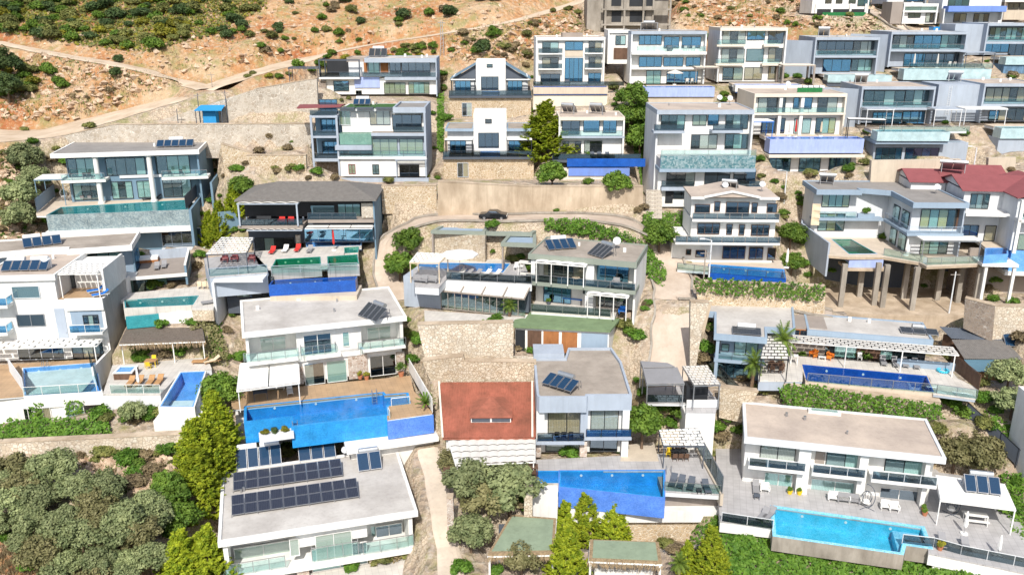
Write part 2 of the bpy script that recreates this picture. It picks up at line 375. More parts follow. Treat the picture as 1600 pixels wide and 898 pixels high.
class House(Fr):
 def __init__(s, name, label, cat, p1, p2, vb, D=None, yaw=None, group=None):
  """p1,p2: two ends of a level front line; vb: image row of the base under p1; D: distance"""
  (u1, v1), (u2, v2) = p1, p2
  if D is None: D = dep(full(0, vb)[1])
  P = at(u1, v1, D); r2 = ray(u2, v2)
  if yaw is None:
   Q = CAMP + r2 * ((P.z - CAMZ) / r2.z); yaw = math.atan2(Q.y - P.y, Q.x - P.x)
  else: yaw = R(yaw)
  super().__init__(P, yaw)
  zb = s.q(u1, vb, 0).z; s.O = P + Vector((0, 0, zb)); s.top = -zb
  s.W0 = s.q(u2, v2, 0).x
  s.root = empty(name, s.O, yaw); tag(s.root, label, cat, group); s.acc = {}; s.D = D
  INFO.append((name, round(math.degrees(yaw), 1), round(s.W0, 1), round(s.top, 1), round(D)))
 def A(s, part, m):
  if (part, m) not in s.acc: s.acc[(part, m)] = MB()
  return s.acc[(part, m)]
 # metric box added to an accumulated part
 def M(s, part, m, x0, x1, y0, y1, z0, z1, solo=False):
  if solo or part in SOLO: return MB().box(x0, x1, y0, y1, z0, z1).build(part, m, s.root)
  s.A(part, m).box(x0, x1, y0, y1, z0, z1)
 def rect(s, u0, v0, u1, v1, y): a, b = s.q(u0, v0, y), s.q(u1, v1, y); return a.x, b.x, b.z, a.z
 # box whose front face covers a measured rectangle on plane y
 def B(s, part, m, u0, v0, u1, v1, y=0.0, d=.3):
  x0, x1, z0, z1 = s.rect(u0, v0, u1, v1, y); s.M(part, m, x0, x1, y, y + d, z0, z1)
 def P(s, part, m, pts, z, th): s.A(part, m).prism(s.tp(pts, z), z - th, z)
 def Mw(s, x0, x1, z0, z1, y=0.0, n=2, c='oc', fm='black', pm='pane', cm='curtain', tr=0, sill=False, fw=.07):
  f = MB(); dp = .13; yo = y - dp
  if pm == 'pane' and cm == 'curtain': pm, cm = random.choice((('pane', cm), ('pane', 'curtaing'), ('pane_grey', cm), ('pane_grey', 'tancur'), ('pane_dark', cm)))
  f.box(x0, x1, yo, y - .002, z1 - fw, z1); f.box(x0, x1, yo, y - .002, z0, z0 + fw); f.box(x0, x0 + fw, yo, y - .002, z0 + fw, z1 - fw); f.box(x1 - fw, x1, yo, y - .002, z0 + fw, z1 - fw)
  for i in range(1, n):
   xm = x0 + (x1 - x0) * i / n; f.box(xm - fw * .45, xm + fw * .45, yo + .01, y - .002, z0 + fw, z1 - fw)
  if tr: zt = z0 + (z1 - z0) * tr; f.box(x0 + fw, x1 - fw, yo + .012, y - .002, zt - .035, zt + .035)
  f.m = 1; f.box(x0 + fw, x1 - fw, y - .03, y - .004, z0 + fw, z1 - fw)  # black backing sheet: the dark of the unlit room, put into colour
  fo = f.build('window', [fm, 'black'], s.root)
  MB().box(x0 + fw * .6, x1 - fw * .6, yo + .035, yo + .05, z0 + fw * .6, z1 - fw * .6).build('pane', pm, fo)
  wl = (x1 - x0) / n; cb = {}
  for i in range(n):
   ch = c[i % len(c)]
   if ch == 'o': continue
   k = {'c': cm, 'y': 'curtainy', 'b': 'blind', 'g': 'curtaing', 't': 'tancur', 'h': cm, 'v': 'louvre', 'l': cm, 'r': cm}[ch]
   a, b = x0 + wl * i + fw * .6, x0 + wl * (i + 1) - fw * .6; zb = z0 + fw
   if ch == 'h': zb = z0 + (z1 - z0) * .45
   if ch == 'l': b = a + (b - a) * .45
   if ch == 'r': a = b - (b - a) * .45
   cb.setdefault(k, MB()).box(a, b, y - .055, y - .035, zb, z1 - fw)
  for k, mb in cb.items(): mb.build('blind' if k in ('blind', 'louvre') else 'curtain', k, fo)
  if sill: MB().box(x0 - .08, x1 + .08, y - .2, y - .001, z0 - .08, z0 - .001).build('sill', 'white2', fo)
 def W(s, u0, v0, u1, v1, y=0.0, n=2, c='oc', **k):
  x0, x1, z0, z1 = s.rect(u0, v0, u1, v1, y); s.Mw(x0, x1, z0, z1, y, n, c, **k)
 def Mdoor(s, x0, x1, z0, z1, y, m='woodd'):
  d_ = MB().box(x0, x1, y - .08, y - .003, z0, z1).build('door', m, s.root); MB().box(x1 - .16, x1 - .11, y - .13, y - .081, z0 + 1, z0 + 1.15).build('handle', 'metal', d_)
 def D_(s, u0, v0, u1, v1, y, m='woodd'): x0, x1, z0, z1 = s.rect(u0, v0, u1, v1, y); s.Mdoor(x0, x1, z0, z1, y, m)
 def rail(s, a, b, z, h=1.0, gm='rail_glass', fm='metal', name='railing', parent=None, step=1.5, bars=False):
  """railing between local points a,b (x,y) standing on z"""
  a, b = Vector(a), Vector(b); Ln = (b - a).length; n = max(1, round(Ln / step)); m = MB()
  for i in range(n + 1):
   p = a.lerp(b, i / n); m.tube((p.x, p.y, z), (p.x, p.y, z + h), .03, seg=5)
  m.bar((a.x, a.y, z + h), (b.x, b.y, z + h), .06, .05)
  if bars:
   for k in range(1, 5): m.bar((a.x, a.y, z + h * k / 5), (b.x, b.y, z + h * k / 5), .025, .025)
  o = m.build(name, fm, parent or s.root)
  if gm and not bars:
   MB().bar((a.x, a.y, z + h * .5), (b.x, b.y, z + h * .5), .015, h * .84).build('glass_panel', gm, o)
  return o
 def G(s, u0, v0, u1, v1, y=0.0, gm='rail_glass', fm='metal', ret=0, **k):
  """glass railing covering a measured rectangle on plane y; ret: side returns going back"""
  x0, x1, z0, z1 = s.rect(u0, v0, u1, v1, y); s.rail((x0, y), (x1, y), z0, z1 - z0, gm, fm, **k)
  if ret:
   s.rail((x0, y + .03), (x0, y + ret), z0, z1 - z0, gm, fm, **k); s.rail((x1, y + .03), (x1, y + ret), z0, z1 - z0, gm, fm, **k)
 def roof(s, x0, x1, y0, y1, z, th=.35, par=.25, fm='white', rm='screed', pw=.25, part='roof'):
  """flat roof: slab with fascia, raised parapet rim and screeded top"""
  m = MB(); m.box(x0, x1, y0, y1, z - th, z); m.m = 1; m.box(x0 + pw + .02, x1 - pw - .02, y0 + pw + .02, y1 - pw - .02, z + .002, z + .03)
  o = m.build(part, [fm, rm], s.root)
  p = MB(); p.box(x0, x1, y0, y0 + pw, z + .001, z + par); p.box(x0, x1, y1 - pw, y1, z + .001, z + par); p.box(x0, x0 + pw, y0 + pw, y1 - pw, z + .001, z + par); p.box(x1 - pw, x1, y0 + pw, y1 - pw, z + .001, z + par)
  p.build('parapet', fm, o)
  for _ in range(3 if x1 - x0 > 6 else 0): vx, vy, vr = random.uniform(x0 + 1, x1 - 1), random.uniform(y0 + (y1 - y0) * .35, y1 - 1), random.uniform(.09, .22); MB().tube((vx, vy, z + .03), (vx, vy, z + .3 + vr), vr, seg=8).build('roof_vent', 'whitefab' if vr > .15 else 'metal', o)
  return o
 def roofp(s, pts, z, th=.35, par=.22, fm='white', rm='screed', pw=.25, xy=None):
  poly = ccw(xy if xy else s.tp(pts, z + par)); inner = offset(poly, -pw)
  m = MB(); m.prism(poly, z - th, z); m.m = 1; m.prism(offset(poly, -pw - .02), z + .002, z + .03)
  o = m.build('roof', [fm, rm], s.root); MB().prism(poly, z + .001, z + par, [inner]).build('parapet', fm, o); return o
 def end(s, pad=None, zt=0.0):
  for (part, m), mb in s.acc.items():
   if mb.v: mb.build(part, m, s.root)
  if pad: s.pad(*(list(pad) + [zt])[:5])
 def pad(s, x0, x1, y0, y1, z=0.0): PADS.append((s, x0, x1, y0, y1, z))
 def deck(s, pts, z, th=3.0, m='deck', holes=(), name='terrace', side=None, xy=None):
  poly = xy if xy else s.tp(pts, z)
  mb = MB(); mb.prism(poly, z - .15, z, holes); o = mb.build(name, m, s.root)
  if th > .2: MB().prism(offset(poly, -.03), z - th, z - .152, [offset(h, .03) for h in holes]).build('retaining_base', side or 'white2', s.root)
  return o
INFO = []
SOLO = {'pier', 'column', 'balcony_slab', 'floor_slab', 'base_wall', 'side_wall', 'pool_skirt', 'chimney'}
def thing(fr, name, label, cat, x=0, y=0, z=0, rz=0.0, group=None):
 r = empty(name, fr.w(x, y, z), fr.yaw + rz); return tag(r, label, cat, group)
def pool(fr, label, poly, z, depth=1.3, tile_='pb_blue', water='water', outer=None, drop=.0, wall=.25, coping=None, steps=None):
 """poly: local xy of the water outline; returns outer ring (for the deck hole)"""
 p = ccw(poly); ring = offset(p, wall); cx, cy = sum(a[0] for a in p) / len(p), sum(a[1] for a in p) / len(p)
 r = empty('swimming_pool', fr.w(cx, cy, z), fr.yaw); tag(r, label, 'pool')
 xs, ys = [a[0] for a in ring], [a[1] for a in ring]; PADS.append((fr, min(xs) - .3, max(xs) + .3, min(ys) - .3, max(ys) + .3, z - depth - .6))
 sh = lambda q, : [(a - cx, b - cy) for a, b in q]
 m = MB(); m.prism(sh(offset(p, .02)), -depth - .15, -depth)
 m.prism(sh(offset(p, .10)), -depth - .15, .015, [sh(offset(p, -.03))])
 m.build('basin', tile_, r)
 m = MB(); m.prism(sh(ring), -max(depth, drop), .02, [sh(offset(p, .102))]); m.build('pool_wall', outer or tile_, r)
 k = max(range(len(p)), key=lambda i: (Vector(p[i]) - Vector(p[(i + 1) % len(p)])).length + p[i][1] + p[(i + 1) % len(p)][1]); a, c = Vector(p[k]), Vector(p[(k + 1) % len(p)])
 if (c - a).length > 5:
  for t in (.2, .5, .8):
   q = a.lerp(c, t); ny = Vector((-(c - a).y, (c - a).x)).normalized(); q = q + ny * .04 - Vector((cx, cy)); MB().tube((q.x, q.y, -.45), (q.x + ny.x * .05, q.y + ny.y * .05, -.45), .13, seg=10).build('pool_light', 'white', r)
 if coping:
  MB().prism(sh(ring), .022, .06, [sh(offset(p, .03))]).build('coping', coping, r)
 m = MB(); b = len(m.v); m.v += [(a, c, -.03) for a, c in sh(offset(p, -.035))]; m.f.append(tuple(range(len(p)))); m.mi.append(0)
 m.build('pool_water', water, r)
 if steps:
  x0, x1, y0, y1, n = steps; m = MB()
  for i in range(n): m.box(x0 - cx, x0 + (x1 - x0) * (n - i) / n - cx, y0 - cy, y1 - cy, -depth + .002, -depth * (n - 1 - i) / n - .25 if i < n - 1 else -.3)
  m.build('pool_steps', tile_, r)
 return offset(ring, .005)
def frame_at(u, v, yaw, D=None): return Fr(at(u, v, D or dep(full(0, v)[1])), R(yaw))
def fbox(fr, name, label, cat, m, x0, x1, y0, y1, z0, z1, part='body', group=None):
 r = thing(fr, name, label, cat, x0, y0, z0, 0, group); MB().box(0, x1 - x0, 0, y1 - y0, 0, z1 - z0).build(part, m, r); return r
def terrace(fr, label, pts, z, th=1.5, m='deck', side='white2', name='terrace', xy=None):
 poly = ccw(xy if xy else fr.tp(pts, z)); o = poly[0]; sh = [(a - o[0], b - o[1]) for a, b in poly]
 r = thing(fr, name, label, 'terrace', o[0], o[1], z); MB().prism(sh, -.15, 0).build('paving', m, r); MB().prism(offset(sh, -.03), -th, -.152).build('retaining_base', side, r)
 xs, ys = [a[0] for a in poly], [a[1] for a in poly]; PADS.append((fr, min(xs) + .5, max(xs) - .5, min(ys) + .5, max(ys) - .5, z - .2)); return r
# ---------------------------------------------------------------- foliage
def leafmesh(name, C_, N_, S_, m, el=1.0):
 """C_: centres (n,3), N_: rough normals, S_: sizes; el: elongation along a random tangent"""
 n = len(C_); N_ = N_ / (np.linalg.norm(N_, axis=1, keepdims=True) + 1e-9)
 r = rng.normal(size=(n, 3)); T = np.cross(N_, r); T /= np.linalg.norm(T, axis=1, keepdims=True) + 1e-9
 B = np.cross(N_, T); S_ = S_[:, None]
 a, b = T * S_ * el * .5, B * S_ * .5
 V = np.stack([C_ - a, C_ - b * .9, C_ + a, C_ + b * .9], 1).reshape(-1, 3)
 me = bpy.data.meshes.new(name); me.vertices.add(len(V)); me.vertices.foreach_set('co', V.astype(np.float32).ravel())
 me.loops.add(4 * n); me.loops.foreach_set('vertex_index', np.arange(4 * n, dtype=np.int32))
 me.polygons.add(n); me.polygons.foreach_set('loop_start', np.arange(0, 4 * n, 4, dtype=np.int32)); me.polygons.foreach_set('loop_total', np.full(n, 4, dtype=np.int32))
 me.materials.append(MATS[m]); me.update(calc_edges=True); return me
def blob(rad, nc, nl, size, flat=.8, seed=0, base=.0, spread=.72, core=.35):
 """clumped crown; returns centres, normals, sizes"""
 g = np.random.default_rng(seed); Cs, Ns = [], []
 for k in range(nc):
  dv = g.normal(size=3); dv /= np.linalg.norm(dv); dv[2] = abs(dv[2]) * 1.0 - .25 * (g.random() < .45)
  c = dv * rad * spread * (.55 + .5 * g.random()); c[2] *= flat
  cr = rad * (core + .22 * (g.random() - .5))
  p = g.normal(size=(nl, 3)); p /= np.linalg.norm(p, axis=1, keepdims=True); q = p * cr * (.55 + .5 * g.random((nl, 1)))
  q[:, 2] *= .8; Cs.append(q + c); Ns.append(p * .9 + g.normal(size=(nl, 3)) * .4 + (0, -.1, .4))
 C_ = np.concatenate(Cs); N_ = np.concatenate(Ns); C_[:, 2] += base + rad * flat * .8
 keep = C_[:, 2] > base * .6 + .03; C_, N_ = C_[keep], N_[keep]
 return C_, N_, size * (.6 + .8 * g.random(len(C_)))
PROTO = {}
def limbs(root, h, r, nb, reach, m='bark', seed=0, lean=.06):
 g = random.Random(seed); mb = MB(); p = Vector((0, 0, -.4)); q = Vector((g.uniform(-lean, lean) * h, g.uniform(-lean, lean) * h, h * .6))
 mb.tube(p, q, r, r * .7, 8)
 for i in range(nb):
  a = 6.283 * i / nb + g.random(); e = q + Vector((math.cos(a) * reach, math.sin(a) * reach, h * g.uniform(.3, .6)))
  mid = q.lerp(e, .5) + Vector((0, 0, .12 * h)); mb.tube(q, mid, r * .55, r * .4, 6); mb.tube(mid, e, r * .4, r * .14, 6)
 return mb.build('trunk', m, root)
def proto(kind, var):
 k = (kind, var)
 if k in PROTO: return None
 root = empty(kind, (0, 0, 0)); s = var * 13 + len(kind)
 def crown(me): o = bpy.data.objects.new('crown', me); col.objects.link(o); o.parent = root; return o
 if kind == 'conifer':                     # plume-like golden cypress, 6 m
  g = np.random.default_rng(s); H, Rr = 6.0, 1.75; Cs, Ns, Ss = [], [], []
  for i in range(330):
   z = H * (g.random() ** 1.25) * .97; t = z / H; rr = Rr * (1 - t ** 1.25) * (.78 + .34 * g.random()) + .05
   a = g.random() * 6.283; rr *= 1 + .13 * math.sin(3 * a + 5 * t + var)
   base = np.array([math.cos(a) * rr * .62, math.sin(a) * rr * .62, z * .96 + .05]); dr = np.array([math.cos(a) * .75, math.sin(a) * .75, .75 + .9 * t]); dr /= np.linalg.norm(dr)
   L_ = .85 * (1.1 - .55 * t) * (.7 + .6 * g.random()); n = 22; u = g.random((n, 1))
   pts = base + dr * L_ * u + g.normal(size=(n, 3)) * .07 * (1.15 - u); Cs.append(pts); Ns.append(np.tile(np.array([dr[0] * .5, dr[1] * .5, 1.0]), (n, 1)) + g.normal(size=(n, 3)) * .5); Ss.append(.17 * (1.25 - .7 * u[:, 0]))
  crown(leafmesh('crown', np.concatenate(Cs), np.concatenate(Ns), np.concatenate(Ss), 'lf_thuja', 2.3))
  MB().tube((0, 0, -.5), (0, 0, 5.2), .16, .03, 8).build('trunk', 'bark', root)
 elif kind in ('olive_tree', 'broadleaf_tree', 'dark_tree', 'mastic_tree'):   # radius 2.4 m
  mt = {'olive_tree': 'lf_olive', 'broadleaf_tree': 'lf_green', 'dark_tree': 'lf_dark', 'mastic_tree': 'lf_olivel'}[kind]
  C_, N_, S_ = blob(2.4, 62, 110, .20, .85, s, .9, .84, .27)
  crown(leafmesh('crown', C_, N_, S_, mt, 1.5)); limbs(root, 2.6, .17, 5, 1.2, seed=s)
 elif kind in ('shrub', 'yellow_shrub', 'dry_shrub', 'garden_bush', 'dark_shrub', 'maquis_shrub'):
  mt = {'shrub': 'lf_scrub', 'yellow_shrub': 'lf_yellow', 'dry_shrub': 'lf_dry', 'garden_bush': 'lf_creeper', 'dark_shrub': 'lf_dark', 'maquis_shrub': 'lf_green'}[kind]
  C_, N_, S_ = blob(1.0, 18, 90, .15, .75, s, 0, .66, .42); crown(leafmesh('crown', C_, N_, S_, mt, 1.4))
  mb = MB()
  for i in range(4): a = i * 1.6 + var; mb.tube((0, 0, -.2), (math.cos(a) * .4, math.sin(a) * .4, .7), .04, .015, 5)
  mb.build('stem', 'bark', root)
 elif kind == 'palm':
  limb = MB(); g = random.Random(s)
  for i in range(9): limb.tube((0, 0, i * .36 - .3), (0, 0, i * .36 + .1), .25, .19, 9)
  limb.build('trunk', 'palmbark', root); C_, N_, S_ = [], [], []; fm = MB()
  for i in range(30):
   a = i * 2.4; el = R(80 - 3.9 * i); L_ = 1.5; p = Vector((0, 0, 2.95)); dr = Vector((math.cos(a) * math.cos(el), math.sin(a) * math.cos(el), math.sin(el))); sd = Vector((-math.sin(a), math.cos(a), 0))
   for j in range(7):
    q = p + dr * (L_ / 7); dr = (dr + Vector((0, 0, -.13))).normalized()
    wd = .34 * math.sin(.5 + 2.5 * (j + 1) / 8) + .05
    for sg in (-1, 1):
     for kk in range(2):
      b = p.lerp(q, kk * .5); e = b + sd * sg * wd + dr * wd * .8 + Vector((0, 0, -.08)); fm.face([b, b + dr * .09, e])
    fm.bar(p, q, .03, .02); p = q
  fm.build('crown', 'lf_palm', root)
 elif kind == 'cycad':
  fm = MB(); MB().tube((0, 0, 0), (0, 0, .3), .16, .13, 8).build('trunk', 'palmbark', root)
  for i in range(26):
   a = i * 2.4; el = R(75 - 2.6 * i); p = Vector((0, 0, .3)); dr = Vector((math.cos(a) * math.cos(el), math.sin(a) * math.cos(el), math.sin(el))); sd = Vector((-math.sin(a), math.cos(a), 0))
   for j in range(5):
    q = p + dr * .2; dr = (dr + Vector((0, 0, -.1))).normalized(); fm.face([p - sd * .09, q - sd * .07, q + sd * .07, p + sd * .09]); p = q
  fm.build('crown', 'lf_green', root)
 PROTO[k] = root; return root
NV = {'palm': 1, 'cycad': 1}
def plant(kind, P, scale, label, cat=None, rz=None, group=None, var=None):
 nv = NV.get(kind, 3); var = random.randrange(nv) if var is None else var % nv
 rz = random.uniform(0, 6.28) if rz is None else rz
 first = proto(kind, var); s = scale if isinstance(scale, tuple) else (scale,) * 3
 if first: o = first; o.location = P; o.rotation_euler = (0, 0, rz); o.scale = s
 else: o = copy_tree(PROTO[(kind, var)], P, rz, s)
 for k in ('label', 'category', 'group'):
  if k in o: del o[k]
 return tag(o, label, cat or ('tree' if 'tree' in kind or kind in ('conifer', 'palm') else 'shrub'), group)
# ---------------------------------------------------------------- roof and terrace equipment
def panel_obj(root, x, y, z, w_, h_, tilt, m='collector', fm='metal', name='solar_panel', line=None):
 mb = MB(); mb.box(0, w_, 0, h_, -.04, .04); mb.m = 1; mb.box(.05, w_ - .05, .05, h_ - .05, .041, .05)
 o = mb.build(name, [fm, m], root); o.location = (x, y, z); o.rotation_euler = (tilt, 0, 0); return o
def heater(fr, u, v, z, n, label, rz=0.0, tilt=38, m='collector', tank='tankw', w_=.95, h_=1.9, tl=None, group='solar water heaters', xy=None, tanks=1, dish=False):
 """solar water heater: collectors and tank; u,v = lower left corner of the collectors on plane z"""
 p = fr.t(u, v, z) if xy is None else Vector(xy); r = thing(fr, 'solar_water_heater', label, 'solar water heater', p[0], p[1], z, R(rz), group)
 t = R(tilt); g = .08
 for i in range(n): panel_obj(r, i * (w_ + g), 0, .18, w_, h_, t, m)
 W_ = n * (w_ + g); yt, zt = h_ * math.cos(t), .18 + h_ * math.sin(t)
 tl = tl or min(W_, 1.9)
 for k in range(tanks):
  xc = W_ * (k + .5) / tanks; L_ = tl / 2
  MB().tube((xc - L_, yt + .25, zt + .12), (xc + L_, yt + .25, zt + .12), .28, seg=14).tube((xc - L_ - .05, yt + .25, zt + .12), (xc - L_, yt + .25, zt + .12), .2, .28, 14, False).build('water_tank', tank, r)
 s = MB()
 for x in (.1, W_ - .15):
  s.bar((x, yt, 0), (x, yt, zt), .05, .05); s.bar((x, yt + .5, 0), (x, yt + .3, zt - .1), .05, .05); s.bar((x, .03, 0), (x, .03, .18), .05, .05); s.bar((x, 0, .1), (x, yt, zt - .08), .04, .04)
 s.build('stand', 'metal', r); return r
def dish(fr, u, v, z, label, d_=.8, rz=0.0, group='satellite dishes'):
 p = fr.t(u, v, z); r = thing(fr, 'satellite_dish', label, 'satellite dish', p.x, p.y, z, R(rz), group)
 MB().tube((0, 0, 0), (0, 0, .7), .04).build('mast', 'metal', r); m = MB(); n = 14
 c = Vector((0, -.1, .95)); ax = Vector((0, -.85, .5)).normalized(); o = ax.orthogonal().normalized(); b = ax.cross(o); rings = []
 for k, (rr, dd) in enumerate(((0.02, 0), (.5, .06), (1, .2))):
  rings.append([c + (o * math.cos(6.283 * i / n) + b * math.sin(6.283 * i / n)) * rr * d_ / 2 + ax * dd * d_ for i in range(n)])
 for k in range(2):
  for i in range(n): j = (i + 1) % n; m.face([rings[k][i], rings[k][j], rings[k + 1][j], rings[k + 1][i]])
 m.build('reflector', 'white2', r); MB().bar(tuple(c - Vector((0, 0, .3))), tuple(c + ax * .5), .03, .03).build('feed_arm', 'metal', r); return r
def lounger_geo(r, m, fm):
 MB().box(-.31, .31, 0, 1.25, .28, .36).build('mattress', m, r)
 MB().bar((0, 1.25, .33), (0, 1.85, .72), .62, .08).build('backrest', m, r)
 f = MB()
 for x in (-.3, .3): f.bar((x, 0, .25), (x, 1.9, .25), .04, .05)
 for x in (-.3, .3):
  for y in (.15, 1.6): f.bar((x, y, 0), (x, y, .24), .04, .04)
 f.build('frame', fm, r)
LG = {}
def lounger(fr, u, v, z, label, rz=0.0, m='greyfab', fm='metal', group='sun loungers', name='sun_lounger', xy=None):
 """u,v = foot end centre on the deck; rz 0: head away from the camera"""
 p = fr.t(u, v, z) if xy is None else Vector(xy); loc = fr.w(p[0], p[1], z); a = fr.yaw + R(rz)
 if (m, fm) not in LG:
  r = empty(name, loc, a); lounger_geo(r, m, fm); LG[(m, fm)] = r
 else: r = copy_tree(LG[(m, fm)], loc, a)
 return tag(r, label, 'sun lounger', group)
def row_loungers(fr, pts, z, label, words_, **k):
 for (u, v), wd in zip(pts, words_): lounger(fr, u, v, z, label.replace('#', wd), **k)
CH = {}
def chair(fr, u, v, z, label, rz=0.0, m='black', group='terrace chairs', kind='chair', xy=None):
 p = fr.t(u, v, z) if xy is None else Vector(xy); loc = fr.w(p[0], p[1], z); a = fr.yaw + R(rz)
 if (m, kind) not in CH:
  r = empty({'chair': 'chair', 'armchair': 'armchair', 'sofa': 'sofa'}[kind], loc, a); W_ = {'chair': .24, 'armchair': .38, 'sofa': .95}[kind]
  fm = m
  MB().box(-W_, W_, -.25, .25, .38, .47 if kind == 'chair' else .44).build('seat', m, r); MB().bar((0, .26, .47), (0, .36, .92), W_ * 2, .07).build('backrest', m, r)
  for sx in (-1, 1):
   for sy in (-1, 1): MB().bar((sx * (W_ - .03), sy * .2, 0), (sx * (W_ - .03), sy * .2, .38), .04, .04).build('leg', fm, r)
  if kind != 'chair':
   for sx in (-1, 1): MB().box(sx * W_, sx * (W_ + .1), -.25, .27, .25, .64).build('armrest', m, r)
  CH[(m, kind)] = r
 else: r = copy_tree(CH[(m, kind)], loc, a)
 return tag(r, label, kind, group)
def table(fr, u, v, z, label, w_=1.6, d_=.9, h_=.74, m='black', top=None, rz=0.0, round_=False, xy=None, group=None):
 p = fr.t(u, v, z) if xy is None else Vector(xy); r = thing(fr, 'table', label, 'table', p[0], p[1], z, R(rz), group)
 if round_: MB().tube((0, 0, h_ - .04), (0, 0, h_), w_ / 2, seg=18).build('tabletop', top or m, r); MB().tube((0, 0, 0), (0, 0, h_ - .042), .05).build('pedestal', m, r)
 else:
  MB().box(-w_ / 2, w_ / 2, -d_ / 2, d_ / 2, h_ - .05, h_).build('tabletop', top or m, r)
  for sx in (-1, 1):
   for sy in (-1, 1): MB().box(sx * (w_ / 2 - .1), sx * (w_ / 2 - .04), sy * (d_ / 2 - .1), sy * (d_ / 2 - .04), 0, h_ - .052).build('leg', m, r)
 return r
def dining(fr, u, v, z, what, n=4, cm='black', top='black', rz=0.0, w_=1.8, d_=.9):
 p = fr.t(u, v, z); t = table(fr, 0, 0, z, 'dining table ' + what, w_, d_, m=cm, top=top, rz=rz, xy=(p.x, p.y)); a = R(rz)
 k = (n + 1) // 2
 for i in range(n):
  sd = -1 if i < k else 1; j = i % k; lx = -w_ / 2 + w_ * (j + .5) / k; ly = sd * (d_ / 2 + .28)
  x, y = p.x + lx * math.cos(a) - ly * math.sin(a), p.y + lx * math.sin(a) + ly * math.cos(a)
  chair(fr, 0, 0, z, ('near' if sd < 0 else 'far') + ' side ' + ('left', 'right', 'rightmost')[j] + ' chair at the table ' + what, rz + (180 if sd < 0 else 0), cm, xy=(x, y), group='chairs at the dining table ' + what)
 return t
def parasol(fr, u, v, z, label, h_=2.5, closed=True, m='whitefab', r_=1.5, base='white', tilt=0, group=None, xy=None):
 p = fr.t(u, v, z) if xy is None else Vector(xy); r = thing(fr, 'parasol', label, 'parasol', p[0], p[1], z, 0, group)
 MB().tube((0, 0, 0), (0, 0, .1), .34, seg=14).build('base', base, r); MB().tube((0, 0, .1), (0, 0, h_), .03).build('pole', 'metal', r)
 mb = MB()
 if closed:
  prof = [(.10, .28), (.17, .34), (.15, .6), (.10, .9), (.035, 1.0)]; n = 10
  for k in range(len(prof) - 1):
   (r0, t0), (r1, t1) = prof[k], prof[k + 1]
   for i in range(n):
    a, b = 6.283 * i / n, 6.283 * (i + 1) / n; f0, f1 = (1 if i % 2 else .8), (.8 if i % 2 else 1)
    mb.face([(math.cos(a) * r0 * f0, math.sin(a) * r0 * f0, t0 * h_), (math.cos(b) * r0 * f1, math.sin(b) * r0 * f1, t0 * h_), (math.cos(b) * r1 * f1, math.sin(b) * r1 * f1, t1 * h_), (math.cos(a) * r1 * f0, math.sin(a) * r1 * f0, t1 * h_)])
 else:
  n = 8; zt, ze = h_ + .1, h_ - .38
  for i in range(n):
   a, b = 6.283 * i / n + .39, 6.283 * (i + 1) / n + .39; A_, B_ = (math.cos(a) * r_, math.sin(a) * r_, ze), (math.cos(b) * r_, math.sin(b) * r_, ze)
   mb.face([(0, 0, zt), A_, B_]); mb.face([(0, 0, zt - .03), B_, A_]); mb.face([A_, (A_[0], A_[1], ze - .12), (B_[0], B_[1], ze - .12), B_])
 mb.build('canopy', m, r); return r
def pot(fr, u, v, z, label, kind='garden_bush', s=.6, m='terracotta', ps=.35, group=None, xy=None):
 p = fr.t(u, v, z) if xy is None else Vector(xy); r = thing(fr, 'potted_plant', label, 'potted plant', p[0], p[1], z, 0, group)
 MB().tube((0, 0, 0), (0, 0, .8 * ps * 1.4), ps * .55, ps * .8, 12).build('pot', m, r)
 C_, N_, S_ = blob(s, 8, 50, .13, .9, int(abs(u) + abs(v)) % 97, 0, .66, .45); C_[:, 2] += ps * .9
 o = bpy.data.objects.new('foliage', leafmesh('foliage', C_, N_, S_, 'lf_green' if kind != 'dry' else 'lf_yellow', 1.5)); col.objects.link(o); o.parent = r; return r
def ladder(fr, u, v, z, label, rz=0.0):
 p = fr.t(u, v, z); r = thing(fr, 'pool_ladder', label, 'pool ladder', p.x, p.y, z, R(rz), 'pool ladders'); m = MB()
 for x in (-.25, .25): m.tube((x, .3, 0), (x, .25, .75), .03, seg=6); m.tube((x, .25, .75), (x, -.15, .75), .03, seg=6); m.tube((x, -.15, .75), (x, -.2, -1), .03, seg=6)
 m.build('handrail', 'metal', r); m = MB()
 for k in range(3): m.box(-.25, .25, -.26, -.14, -.2 - .3 * k, -.17 - .3 * k)
 m.build('tread', 'metal', r); return r
def ac(fr, x, y, z, label):
 r = thing(fr, 'air_conditioner', label, 'air conditioner', x, y, z, 0, 'outdoor air conditioner units')
 MB().box(-.42, .42, -.32, 0, 0, .62).build('casing', 'white', r); m = MB(); m.tube((-.1, -.322, .31), (-.1, -.335, .31), .24, seg=16).build('fan_grille', 'dkgrey', r); return r
